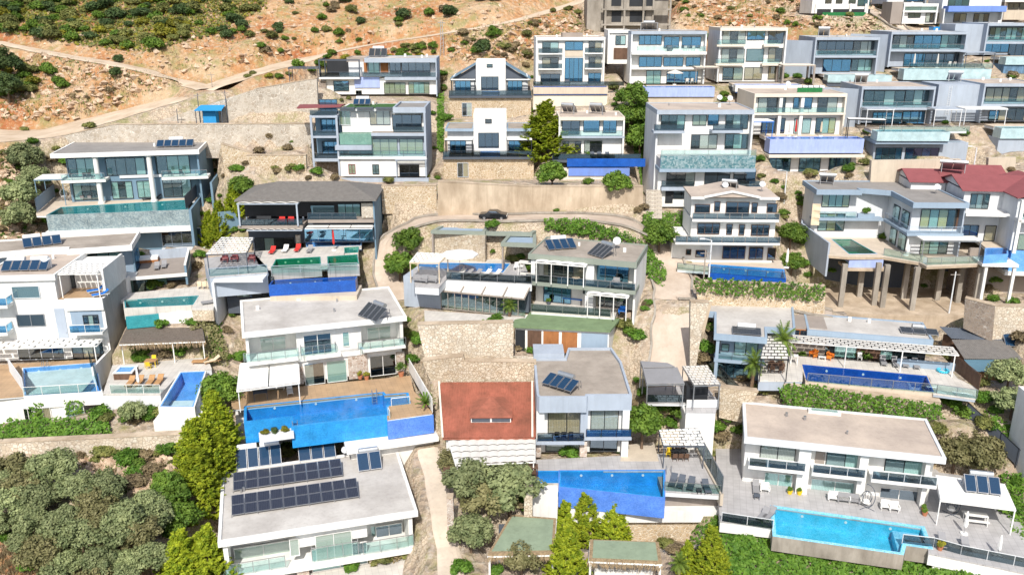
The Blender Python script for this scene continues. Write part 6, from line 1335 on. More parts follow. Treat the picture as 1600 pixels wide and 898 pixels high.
q0, q1 = h.q(508, 700, h.t(505, 692, 0).y - .3), h.q(712, 770, h.t(505, 692, 0).y - .3); h.M('pool_skirt', 'lavwall', q0.x, q1.x, h.t(505, 692, 0).y - .4, h.t(505, 692, 0).y - .17, q1.z, -.05); h.M('floor_slab', 'concwarm', q0.x - .3, q1.x + .4, q0.y - .6, q0.y + 3, q1.z - .35, q1.z - .02)
fence(h, 'metal and glass railing around the front terrace of the L-shaped villa', None, 0, 1.0, 'rail_glass', 'metal', 'glass_railing', 'railing', xy=h.tp([(720, 695), (945, 735), (990, 755), (1342, 742), (1345, 650)], 0))
wall_line(h, 'long pale blue parapet wall descending at the left of the L-shaped villa', None, -3, 1.6, 'lgrey', .25, 'parapet_wall', xy=h.tp([(370, 690), (200, 560), (205, 480)], 0)[::-1])
zb = -6.3; cy = h.t(740, 735, 0).y
for k, (u, dy) in enumerate(((480, .2), (690, 1), (745, .1), (870, 4), (935, -.8), (1085, 3.5), (1215, 2.5), (1330, -.6), (590, 4.5))):
 x = h.q(u, 800, cy + dy).x; h.M('column', 'concrete', x - .32, x + .32, cy + dy, cy + dy + .5, zb, -.46)
h.M('wall', 'dkgrey', xl + 2, W + 2.5, 6.2, 6.6, zb, -.46)
yf = cy - 2.5; x0f, x1f = h.q(500, 890, yf).x - 3, h.q(1320, 880, yf).x
h.A('terrace_floor', 'concwarm').box(x0f, W + 2, yf, 6.2, zb - .3, zb); h.M('base_wall', 'concwarm', x0f, W + 2, yf + .02, yf + 3, zb - 5.5, zb - .31)
h.end((x0f, W + 2, yf, 6, zb - .2)); PADS.append((h, x0f, W + 2, yf - 3, yf, zb - 5.4)); h.pad(xl, W, 6.7, 14, 0)
p = h.t(1000, 575, 2.6); pergola(h, 'small white slat awning over the lower terrace of the L-shaped villa', None, 2.75, 0, 'slat', ny=5, fm='metal', xy=[(.6, -2.2), (W + 1.6, -2.2), (W + 1.6, .2), (.6, .2)], posts=[(.02, .02), (.98, .02)])
heater(h, 0, 0, T + .03, 2, 'black collectors with steel tank on the back left of the L-shaped villa roof', rz=165, xy=(xl + 4, 13), tank='tank', tl=2.2)
dish(h, 1045, 310, T + .03, 'white antenna dish on the right of the L-shaped villa roof'); parasol(h, 0, 0, 0, 'closed white parasol by the right room of the L-shaped villa', 2.4, xy=(-.2, .4))
wall_line(h, 'brown stone side wall right of the concrete columns', None, zb - 2, -.5, 'stoned', .4, xy=[(W + 2.2, -2), (W + 2.3, 6)])
p = h.q(90, 60, 0); plant('garden_bush', h.w(xl + 7.4, yl + .35, zs + .55), .7, 'yellow-green planter shrub on the L-shaped villa balcony', 'shrub')
r = thing(h, 'bunting', 'big beige fabric drape hanging at the left corner of the L-shaped villa', 'awning', xl - .3, yl - .4, zs - .5); m = MB()
for k in range(6): m.face([(.0, -.02 * k, 2.6 - k * .5), (1.1, -.02 * k - .1, 2.6 - k * .5), (1.1, -.02 * (k + 1) - .2 * (k % 2), 2.1 - k * .5), (0, -.02 * (k + 1), 2.1 - k * .5)])
m.build('cloth', 'fabricb', r)
# ---------------- white villa with maroon metal roofs
tile(1400, 240, 8)
h = House('villa', 'white and lavender villa with maroon metal gable roofs and a sky blue pool wall', 'villa', (900, 470), (1160, 470), 1120, D=112, yaw=-6)
T, W = h.top, h.W0; zs = h.q(900, 715, 0).z; xr = 14.0
h.M('wall', 'white2', .1, 6, 1.2, 11, 0, T - .2); h.M('wall', 'white2', 5.0, xr, -3.0, 11, 0, T - .2); h.M('wall', 'white2', -4.6, -.01, 7.5, 16, 0, T - .4); h.M('wall', 'white2', -.009, 8, 11.01, 16, 0, T - .3)
def gable(x0, x1, y0, y1, z, rise, along='x', m='maroon', ov=.45):
 x0 -= ov; x1 += ov; y0 -= ov; y1 += ov; mb = MB()
 if along == 'x': ym = (y0 + y1) / 2; P_ = [(x0, y0, z), (x1, y0, z), (x1, ym, z + rise), (x0, ym, z + rise), (x0, y1, z), (x1, y1, z)]; F4 = [(0, 1, 2, 3), (3, 2, 5, 4)]; G = [(0, 3, 4), (1, 5, 2)]
 else: xm = (x0 + x1) / 2; P_ = [(x0, y0, z), (x0, y1, z), (xm, y1, z + rise), (xm, y0, z + rise), (x1, y0, z), (x1, y1, z)]; F4 = [(1, 0, 3, 2), (2, 3, 4, 5)]; G = [(0, 4, 3), (1, 2, 5)]
 for f in F4:
  q = [Vector(P_[i]) for i in f]; mb.face(q); mb.face([p - Vector((0, 0, .12)) for p in q][::-1])
  for i in range(4): mb.face([q[i], q[i] - Vector((0, 0, .12)), q[(i + 1) % 4] - Vector((0, 0, .12)), q[(i + 1) % 4]])
 o = mb.build('roof', m, h.root); g = MB()
 for t in G: q = [Vector(P_[i]) for i in t]; c = sum(q, Vector()) / 3; g.face([c + (p - c) * .93 + ((c - Vector(((x0 + x1) / 2, (y0 + y1) / 2, c.z))).normalized() * -ov) for p in q])
 g.build('gable', 'white2', h.root)
gable(0, 9, 1.0, 9, T, 1.3); gable(5.0, xr, -3.2, 8, T, 1.4, 'y'); gable(-4.6, 4, 7.5, 14, T - .2, 1.2); gable(3, 9, 11, 16, T, 1.2)
h.W(940, 500, 1145, 690, 1.2, 3, 'ovo', cm='louvre'); h.M('floor_slab', 'white', -.4, 5.1, -1.6, 1.2, zs - .35, zs); h.M('floor_slab', 'white', 4.8, xr, -4.6, -3.0, zs - .35, zs); h.rail((5, -4.5), (xr, -4.5), zs, .9, 'rail_glass', 'white'); h.M('pier', 'white', 4.7, 5.1, -4.6, -4.2, 0, T - .1)
h.Mw(5.9, 10.5, zs + .1, zs + 2.2, -3.0, 3, 'ooo'); h.Mw(5.8, 10.5, .1, 2.2, -3.0, 4, 'ttto', cm='tancur'); h.Mw(.4, 2.6, .1, 2.2, 1.2, 2, 'oo', pm='pane_dark'); h.Mw(3.4, 4.8, .1, 2.2, 1.2, 1, 't')
h.M('wall', 'sand', .12, 4.9, 1.05, 1.19, 0, 0.02)
tile(1200, 225)
pool(h, 'sky blue pool with tall blue mosaic front at the right edge', h.tp([(1360, 650), (1490, 650), (1490, 685), (1358, 690)], 0), 0, 1.0, 'pb_sky', outer='pb_sky', drop=1.1, wall=.15)
h.deck([(1240, 560), (1620, 600), (1900, 640), (1900, 660), (1360, 648), (1300, 600)], 0, .4, 'deckstone')
q0 = h.t(1495, 650, 0); h.M('pool_skirt', 'pb_sky', q0.x, q0.x + 9, q0.y - 1.2, q0.y + 2, -2.7, .0); h.M('floor_slab', 'white', q0.x - .5, q0.x + 9, q0.y - 1.5, q0.y + 2, -3.2, -2.71); q1 = h.t(1358, 690, 0); h.M('floor_slab', 'white', q1.x - .3, q0.x, q1.y - .2, q1.y + 3, -1.5, -1.12)
for k in range(4): x = q1.x + .2 + k * 3.4; h.M('column', 'white', x, x + .35, q1.y, q1.y + .35, -6.5, -1.51 if k < 2 else -3.21)
h.M('wall', 'taupe', q1.x, q0.x + 9, q1.y + 5, q1.y + 5.3, -6.5, -.5)
h.end((-1, xr, -8, 10, -.3)); PADS.pop(); h.pad(0, xr, -1, 10, -.3); h.pad(q1.x, q0.x + 9, q1.y - 3, q1.y + 5, -6.5)
heater(h, 0, 0, T + .9, 2, 'steel tanks on a brown frame over the maroon roof', rz=165, xy=(3, 9.8), tank='tank', tanks=2, w_=1.5)
# ---------------- second upper row
tile(800, 0)
h = bv('white three-storey villa with three bays and dark-rimmed pool, top centre', (150, 238), (583, 235), 530, yaw=1, slabs=(), depth=9, rm='screedp', rec=.5, wins=[(188, 262, 290, 328, 2, 'oc'), (188, 360, 290, 424, 2, 'co'), (178, 462, 300, 525, 2, 'cc'), (330, 260, 442, 315, 2, 'oc', dict(pm='pane_blue')), (330, 362, 440, 510, 4, 'coco', dict(pm='pane_blue')), (478, 258, 556, 325, 2, 'oc'), (478, 356, 556, 422, 2, 'oc'), (475, 456, 553, 520, 2, 'oo', dict(pm='pane_blue'))])
for (a, b, v) in ((168, 318, 333), (168, 318, 428), (462, 575, 330), (462, 572, 425)):
 x0, x1, z = h.q(a, 0).x, h.q(b, 0).x, h.q(a, v, 0).z; h.M('balcony_slab', 'white', x0, x1, -.5, .5, z - .2, z); h.rail((x0, -.45), (x1, -.45), z, .85, 'rail_dark', 'black', step=3)
h.B('panel', 'sand', 330, 318, 442, 355, .42, .07); h.M('stair_block', 'taupe', h.q(318, 0, 3).x, h.q(448, 0, 3).x, 3, 6, h.top, h.top + .7)
pstrip(h, 'thin dark blue pool along the terrace of the three-bay white villa', 140, 545, 590, 556, 1.5, 'pb_deep', 'deckstone', dk='deckstone', base=('cream', 3.4)); h.rail((-.5, -2.8), (h.W0 + 3, -2.8), 0, .8, 'rail_dark', 'black', step=3)
chair(h, 0, 0, 0, 'dark armchair on the terrace of the three-bay white villa', 0, 'dkgrey', kind='armchair', xy=(h.q(345, 520, -1).x, -.8), group=None); h.end()
h = bv('blue-glazed villa with pale parasol terrace beside the unfinished building', (745, 200), (1218, 202), 525, yaw=.5, slabs=(), sm='white2', rf='lgrey', rec=1.2, depth=9, wins=[(792, 222, 932, 280, 4, 'vvvo', dict(cm='louvre', pm='pane_blue')), (948, 230, 1040, 300, 2, 'oo', dict(pm='pane_blue')), (1060, 230, 1175, 300, 2, 'oc', dict(pm='pane_blue')), (792, 355, 932, 418, 3, 'coo', dict(pm='pane_blue')), (945, 358, 1065, 415, 3, 'ooo', dict(pm='pane_blue')), (1085, 358, 1172, 415, 2, 'oo', dict(pm='pane_blue')), (838, 440, 925, 525, 2, 'cc', dict(cm='curtaing')), (965, 445, 1155, 520, 4, 'ooco', dict(pm='pane_blue'))])
for v in (322, 425): z = h.q(760, v, 0).z; h.M('floor_slab', 'white', .1, h.W0, -.6 if v == 322 else 0, 1.2, z - (.5 if v == 322 else .25), z)
z = h.q(760, 322, 0).z; h.rail((1, -.5), (h.W0 - .2, -.5), z, .9, 'rail_glass', 'metal', step=3)
pstrip(h, 'periwinkle infinity pool with orange-speckled deck by the blue-glazed villa', 835, 545, 1255, 605, 2.0, 'bluewall', 'lavwall', base=('sand', 1.2), dback=2.5); p = h.t(985, 512, 0)
parasol(h, 0, 0, 0, 'open cream parasol on the terrace of the blue-glazed villa', 2.4, False, m='fabric', r_=1.4, xy=(h.q(1015, 500, -1.5).x, -1.4)); dining(h, 1100, 520, 0, 'with white chairs on the blue-glazed villa terrace', 4, 'white', 'white');
for k in range(3): chair(h, 0, 0, z, ['left', 'middle', 'right'][k] + ' white chair on the upper balcony of the blue-glazed villa', 180, 'white', xy=(h.q(1080 + 50 * k, 300, .3).x, .3), group='white balcony chairs')
chair(h, 0, 0, z, 'dark round wicker seat on the upper balcony of the blue-glazed villa', 0, 'dkgrey', kind='armchair', xy=(h.q(985, 290, .3).x, .3), group=None)
h.end(); heater(h, 0, 0, h.top + .03, 3, 'dark collectors with round tank on the blue-glazed villa roof', rz=165, xy=(h.q(930, 0, 5).x, 6), tank='tank')
h = bv('white three-storey villa with beige trim, right of the blue-glazed villa', (1300, 178), (1722, 172), 512, yaw=-1, slabs=(), sm='white2', rf='cream', rm='screedp', rec=.9, depth=10, wins=[(1315, 188, 1452, 272, 3, 'coc'), (1468, 190, 1575, 250, 2, 'oo', dict(pm='pane_blue')), (1600, 185, 1691, 270, 2, 'oc'), (1308, 305, 1445, 390, 3, 'coc'), (1462, 305, 1565, 385, 1, 'v', dict(cm='louvre')), (1600, 300, 1681, 385, 2, 'co'), (1315, 422, 1375, 500, 1, 'o'), (1382, 422, 1435, 500, 1, 't'), (1450, 420, 1555, 498, 2, 'ct'), (1600, 415, 1675, 495, 2, 'cc')])
for v in (280, 398):
 for (a, b) in ((1295, 1475), (1590, 1700)): x0, x1, z = h.q(a, 0).x, h.q(b, 0).x, h.q(1300, v, 0).z; h.M('balcony_slab', 'cream', x0, x1, -.5, .9, z - .3, z); h.rail((x0, -.4), (x1, -.4), z, .85, 'rail_glass', 'dkgrey', step=3)
pstrip(h, 'thin blue pool below the white villa with beige trim', 1400, 530, 1800, 545, 1.6, 'pb_peri', 'white', base=('dkgrey', 1.0)); h.end()
pergola(h, 'beige timber-roofed terrace left of the white villa with beige trim', None, 2.6, 0, 'slat', ny=6, m='cream', fm='taupe', xy=[(-4.2, -2.5), (-.2, -2.5), (-.2, 1), (-4.2, 1)])
tile(1200, 0)
pergola(h, 'brown flat-roofed carport right of the white villa with beige trim', None, 3.0, 0, 'solid', m='cream', fm='taupe', xy=[(h.W0 - 1.2, -3.4), (h.W0 + 4.2, -3.4), (h.W0 + 4.2, .3), (h.W0 - 1.2, .3)], pr=.15)
bl = dict(pm='pane', cm='curtain'); bb = dict(pm='pane_blue')
def fv(label, p1, p2, vb, wins, vs, yaw, poolargs=None, **k):
 """framed two-storey blue-grey villa"""
 h = bv(label, p1, p2, vb, wins=wins, yaw=yaw, wm='lgrey', sm='lgrey', rf='lgrey', **{**dict(rec=1.7, depth=10, th=.35, sl='lgrey'), **k}); z = h.q(p1[0], vs, 0).z; h.M('floor_slab', 'lgrey', 0.26, h.W0 - .26, 0, 1.7, z - .35, z); h.rail((.3, .1), (h.W0 - .3, .1), z, .9, 'rail_glass', 'metal', step=3); return h
h = fv('blue-grey framed two-storey villa in the top row, left one above the turf terrace', (298, 238), (700, 240), 465, [(315, 258, 525, 337, 4, 'ocoo'), (535, 258, 660, 334, 3, 'ocl'), (345, 370, 510, 447, 3, 'oco', bb), (522, 370, 640, 444, 3, 'occ')], 348, -1.5, rm='screedl')
pstrip(h, 'pale turquoise pool of the left top-row framed villa', 380, 470, 765, 505, 2.0, 'pb_pale', base=('dkgrey', 1.0)); h.end()
wall_line(h, 'grey side wall with drain pipes left of the top-row framed villa', None, -1, h.top - .5, 'lgrey', .3, 'side_wall', xy=[(-4.5, 5.5), (-.1, 1.2)]); heater(h, 0, 0, h.top + .03, 2, 'collectors and tank on the left top-row framed villa', rz=165, xy=(4.5, 7), tank='tank')
h = fv('widest blue-grey framed villa of the top row with three closed parasols', (772, 203), (1250, 198), 420, [(782, 222, 902, 300, 3, 'oco'), (915, 222, 1070, 302, 3, 'oor', bb), (1082, 218, 1205, 298, 3, 'coo'), (850, 335, 970, 415, 3, 'oco', bb), (980, 335, 1190, 415, 5, 'ococo')], 310, -1.5, rm='screedl')
pstrip(h, 'pale turquoise infinity pool of the widest top-row villa', 855, 432, 1385, 500, 2.0, 'pb_pale', base=('dkgrey', .6), dback=3.2)
for k, u in enumerate((910, 1055)): parasol(h, 0, 0, 0, ['left', 'right'][k] + ' closed cream parasol on the widest top-row villa terrace', 2.4, xy=(h.q(u, 400, -1.5).x, -1.5), m='fabric')
dining(h, 1130, 415, 0, 'with white chairs on the widest top-row villa terrace', 4, 'white', 'white'); h.rail((2.5, -3.1), (h.W0 + 3.5, -3.1), 0, .9, 'rail_glass', 'metal', step=3)
pergola(h, 'dark framed pergola right of the widest top-row villa', None, 2.6, 0, 'slat', ny=6, m='lgrey', fm='dkgrey', xy=[(h.W0 - 1, -2.6), (h.W0 + 4, -2.6), (h.W0 + 4, 1.5), (h.W0 - 1, 1.5)]); h.end(); wall_line(h, 'grey side wall left of the widest top-row villa', None, -1, h.top - .4, 'lgrey', .3, 'side_wall', xy=[(-5, 6), (-.1, 1.2)])
h = fv('blue-grey framed villa cut by the right edge in the top row', (1372, 150), (1720, 146), 345, [(1385, 172, 1510, 247, 4, 'ococ'), (1522, 172, 1640, 247, 4, 'coco'), (1350, 268, 1495, 327, 3, 'ooc', bb), (1505, 270, 1620, 350, 3, 'coc')], 262, -1.5, rm='screedl')
pstrip(h, 'pale turquoise pool at the right edge of the top row', 1490, 358, 1720, 405, 2.0, 'pb_pale', base=('mosblue', 1.5)); h.M('wall', 'lgrey', -5, -.01, 1.5, 8, 0, h.top - .1); h.end()
# second framed row
h = bv('white and beige two-storey villa with lavender pool wall and closed red parasol', (-82, 590), (497, 578), 845, yaw=1, slabs=(706,), sm='cream', rf='cream', rm='screedp', rec=1.0, depth=10, sl='cream', wins=[(-60, 608, 104, 703, 3, 'coo', dict(pm='pane')), (160, 608, 270, 678, 2, 'oo', bb), (312, 606, 425, 702, 2, 'oc'), (-40, 738, 100, 830, 3, 'oco', dict(pm='pane_dark')), (165, 738, 260, 832, 2, 'cc'), (300, 735, 412, 832, 3, 'ocy')])
for u in (145, 285): x = h.q(u, 0).x; h.M('pier', 'white', x - .25, x + .25, .2, 1.0, 0, h.top - .4)
a, b, y = pstrip(h, 'lavender-tiled infinity pool of the villa with the red parasol', 20, 868, 590, 890 + 66, 2.2, 'pb_peri', 'lavwall', dback=3)
h.M('floor_slab', 'cream', a - .3, b + .4, y - .6, y + 6, -2.75, -2.35); h.M('wall', 'white2', a, b, y + 1.5, y + 6, -5.6, -2.76)
for k in range(3): x = a + (b - a) * (k + .1) / 3; h.Mw(x, x + (b - a) * .24, -5.4, -3.0, y + 1.5, 3, 'oco', **bb)
PADS.append((h, a, b, y - 3, y + 2, -5.6)); parasol(h, 0, 0, 0, 'closed red parasol in front of the white and beige villa', 2.7, m='redfab', xy=(h.q(170, 830, -1.5).x, -1.6)); parasol(h, 0, 0, 0, 'closed beige parasol right of the red one', 2.3, m='fabricb', xy=(h.q(328, 830, -1.0).x, -1.1)); parasol(h, 0, 0, 0, 'closed cream parasol left of the red one', 2.3, m='fabric', xy=(h.q(130, 830, -1.3).x, -1.4))
pergola(h, 'white slatted pergola with blue rim at the left of the red parasol', None, 2.6, 0, 'slat', ny=6, fm='blue_paint', xy=[(-3.5, -3.4), (2.3, -3.4), (2.3, -.2), (-3.5, -.2)]); pergola(h, 'black and white slatted roof strip right of the villa with red parasol', None, 2.9, 0, 'slat', ny=5, m='whitefab', fm='black', xy=[(h.W0 - .6, -3), (h.W0 + 4.5, -4.6), (h.W0 + 4.8, -3.2), (h.W0 - .2, -1.4)])
fbox(h, 'roof_screen', 'green turf screen beside the row of tanks on the white and beige villa', 'fence', 'greenfence', h.q(240, 0, 3).x, h.q(400, 0, 3).x, 3.0, 3.15, h.top + .03, h.top + .75, 'infill')
for k in range(4): r = thing(h, 'water_tank', ['first', 'second', 'third', 'fourth'][k] + ' pale tank behind the green turf screen, counted from the left', 'water tank', h.q(285 + 36 * k, 0, 4).x, 4.0, h.top + .03); MB().tube((-.35, 0, .7), (.35, 0, .7), .3, seg=12).build('tank', 'tankw', r); MB().box(-.25, .25, -.2, .2, 0, .42).build('cradle', 'metal', r)
dish(h, 120, 560, h.top + .03, 'small dish on the white and beige villa roof'); h.end()
h = fv('blue-grey framed villa with pale pool below the widest top-row villa', (588, 545), (1050, 540), 775, [(600, 565, 845, 657, 4, 'ooco', bl), (858, 562, 1010, 654, 3, 'oco'), (655, 700, 828, 772, 3, 'oco', bb), (842, 695, 978, 772, 3, 'ooc', bb)], 672, -1.2, rm='screedp')
a, b, y = pstrip(h, 'pale turquoise pool with white lower storey under the blue-grey villa', 690, 822, 1125, 880, 2.2, 'pb_pale', base=('bluegrey', .5), deckx=(0, 3.5))
h.rail((a, y - .1), (b + 3, y - .1), 0, .9, 'rail_glass', 'metal', step=3); h.M('wall', 'lgrey', a + .2, b + 4, y + 1.5, y + 5, -6, -1.8); h.Mw(a + .5, a + 4.5, -5.2, -2.6, y + 1.5, 4, 'cooc', **bb); h.Mw(a + 5, b - .3, -5.2, -2.6, y + 1.5, 4, 'coco', **bb)
h.M('base_wall', 'sand', a - 1, b + 5, y + .6, y + 4.8, -8.5, -6.01); PADS.append((h, a - 1, b + 5, y - 3, y + .6, -8.4))
for k, (x, nm) in enumerate(((h.q(590, 700, -1).x, 'left'), (h.q(1010, 690, -1).x, 'right'))): pergola(h, 'pale slat pergola at the ' + nm + ' end of the blue-grey villa with pale pool', None, 2.7, 0, 'slat', ny=8, m='lgrey', fm='white2', xy=[(x, -2.8), (x + 4.2, -2.8), (x + 4.2, .6 if nm == 'right' else -.1), (x, .6 if nm == 'right' else -.1)])
wall_line(h, 'grey side wall left of the blue-grey villa with pale pool', None, -1, h.top - .4, 'lgrey', .3, 'side_wall', xy=[(-4.8, 5.5), (-.1, 1.2)]); heater(h, 0, 0, h.top + .03, 2, 'steel tank and dark collectors on the blue-grey villa with pale pool', rz=165, xy=(3.2, 7), tank='tank', tl=2); h.end()
h = fv('blue-grey villa with ladder on its side wall, cut by the right edge', (1352, 527), (1740, 520), 765, [(1362, 547, 1452, 633, 2, 'cc'), (1463, 545, 1640, 633, 4, 'cocl'), (1380, 690, 1430, 752, 1, 'o', bb), (1442, 675, 1640, 752, 4, 'cooc')], 650, -1.2, rm='screedp')
pstrip(h, 'pale turquoise pool below the villa with the side ladder', 1462, 800, 1760, 865, 2.0, 'pb_pale', base=('lgrey', 2.4)); h.M('wall', 'lgrey', -6.5, -.01, 1.4, 8, 0, h.top - .15); pergola(h, 'white slat roof with dark screens left of the villa with the side ladder', None, 2.5, 0, 'slat', ny=8, m='whitefab', fm='white2', xy=[(-3.8, -2.8), (2.8, -2.8), (2.8, .3), (-3.8, .3)])
heater(h, 0, 0, h.top + .03, 2, 'grey tank and collectors on the villa with the side ladder', rz=165, xy=(-1, 6.5), tank='tank', tl=2.2); h.end()
r = thing(h, 'wall_ladder', 'thin metal ladder fixed to the grey side wall at the upper right', 'ladder', -4.6, 1.36, 1.0); m = MB()
for x in (-.2, .2): m.bar((x, 0, 0), (x, 0, 4.6), .05, .05)
for k in range(12): m.bar((-.2, -.02, .3 + .36 * k), (.2, -.02, .3 + .36 * k), .04, .04)
m.build('frame', 'white2', r)
# ---------------- villas between trees
tile(800, 0)
h = bv('white villa with blue balcony glass half hidden between cypress and conifers', (292, 735), (705, 730), 968, yaw=0, slabs=(850,), rec=1.0, rf='cream', rm='screedp', depth=8, sl='lgrey', wins=[(312, 752, 422, 838, 2, 'co'), (445, 745, 545, 822, 1, 'o', bb), (568, 748, 650, 828, 2, 'oo', bb), (315, 880, 430, 955, 3, 'oco'), (450, 878, 560, 950, 3, 'coo')])
tile(800, 225); h.M('floor_slab', 'dkgrey', -1, h.W0 + 2.2, -4.2, 0.9, -.4, -.02)
h.M('pool_skirt', 'pb_deep', h.q(345, 0, -4).x, h.q(835, 0, -4).x, -4.3, -4.21, -1.0, .2); h.M('pool_skirt', 'bluewall', h.q(355, 0, -4).x, h.q(740, 0, -4).x, -4.1, -4, -2.4, -1.2); h.M('base_wall', 'cream', 0, h.W0, -3.9, 0, -3, -1.3)
h.rail((-1, -4.1), (h.W0 + 2, -4.1), 0, .9, 'rail_dark', 'black', step=3); h.pad(-1, h.W0 + 2, -5.5, -3.9, -3)
for k, u in enumerate((505, 550, 600)): lounger(h, 0, 0, 0, ['left', 'middle', 'right'][k] + ' dark lounger behind the round hedge balls', 0, 'dkgrey', 'dkgrey', xy=(h.q(u, 60, -3).x, -3.2))
h.end(); tile(800, 0)
heater(h, 0, 0, h.top + .03, 3, 'left dark collector with tank on the villa between the conifers', rz=160, xy=(3.2, 5.5), w_=.7, tank='tank'); heater(h, 0, 0, h.top + .03, 3, 'right dark collector with tank on the villa between the conifers', rz=160, xy=(7.6, 5.5), w_=.7, tank='tank')
h = bv('tall white four-storey villa with mosaic pool band and grey balconies', (905, 692), (1513, 690), 1268, yaw=.5, depth=10, rf='lgrey', rm='screedp', sm='white2', rec=1.1, th=.5, wins=[(930, 716, 1075, 805, 3, 'ooc'), (1127, 716, 1210, 782, 2, 'tt'), (1222, 712, 1286, 780, 1, 'o', bb), (1333, 712, 1468, 803, 3, 'oco'), (1118, 838, 1275, 928, 3, 'occ'), (1330, 835, 1480, 928, 3, 'oco')])
for (a, b, v) in ((918, 1120, 812), (1298, 1500, 810)): x0, x1, z = h.q(a, 0).x, h.q(b, 0).x, h.q(905, v, 0).z; h.M('balcony_slab', 'lgrey', x0, x1, -.8, 1.1, z - .35, z); h.rail((x0 + .1, -.7), (x1 - .1, -.7), z, .9, 'rail_dark', 'black', step=3)
tile(800, 225); W = h.W0; zp = h.q(950, 70, -3).z; zb = h.q(950, 150, -3).z
h.M('pool_band', 'mosteal', .2, W - .3, -3.6, -3.2, zb, zp); h.M('floor_slab', 'bluegrey', .1, W - .2, -3.7, 1.1, zb - .45, zb - .01); h.A('terrace_floor', 'deckg').box(.2, W - .3, -3.19, 1.09, zb, zp - .5); h.rail((.2, -3.5), (W - .3, -3.5), zp, .8, 'rail_glass', 'metal', step=3)
h.M('wall', 'white', .2, W - .2, -2.2, 1.09, 0, zb - .46)
h.W(965, 162, 1137, 252, -2.2, 3, 'ooc'); h.W(1203, 160, 1355, 250, -2.2, 2, 'oo', pm='pane_dark'); h.W(1383, 162, 1515, 245, -2.2, 2, 'go'); h.W(1005, 290, 1105, 340, -2.2, 2, 'oo', pm='pane_dark'); h.D_(957, 292, 1000, 368, -2.2, 'black')
for (a, b) in ((945, 1150), (1370, 1590)): x0, x1, z = h.q(a, 0, -3).x, h.q(b, 0, -3).x, h.q(945, 268, -3).z; h.M('balcony_slab', 'lgrey', x0, x1, -3.2, -2.2, z - .5, z); h.rail((x0, -3.1), (x1, -3.1), z, .9, 'rail_dark', 'black', step=3)
h.end(); h.pad(0, W, -4, 0, -.2)
tile(800, 0); dish(h, 1290, 650, h.top + .03, 'left white dish on the back edge of the tall four-storey roof'); dish(h, 1355, 655, h.top + .03, 'right white dish on the back edge of the tall four-storey roof')
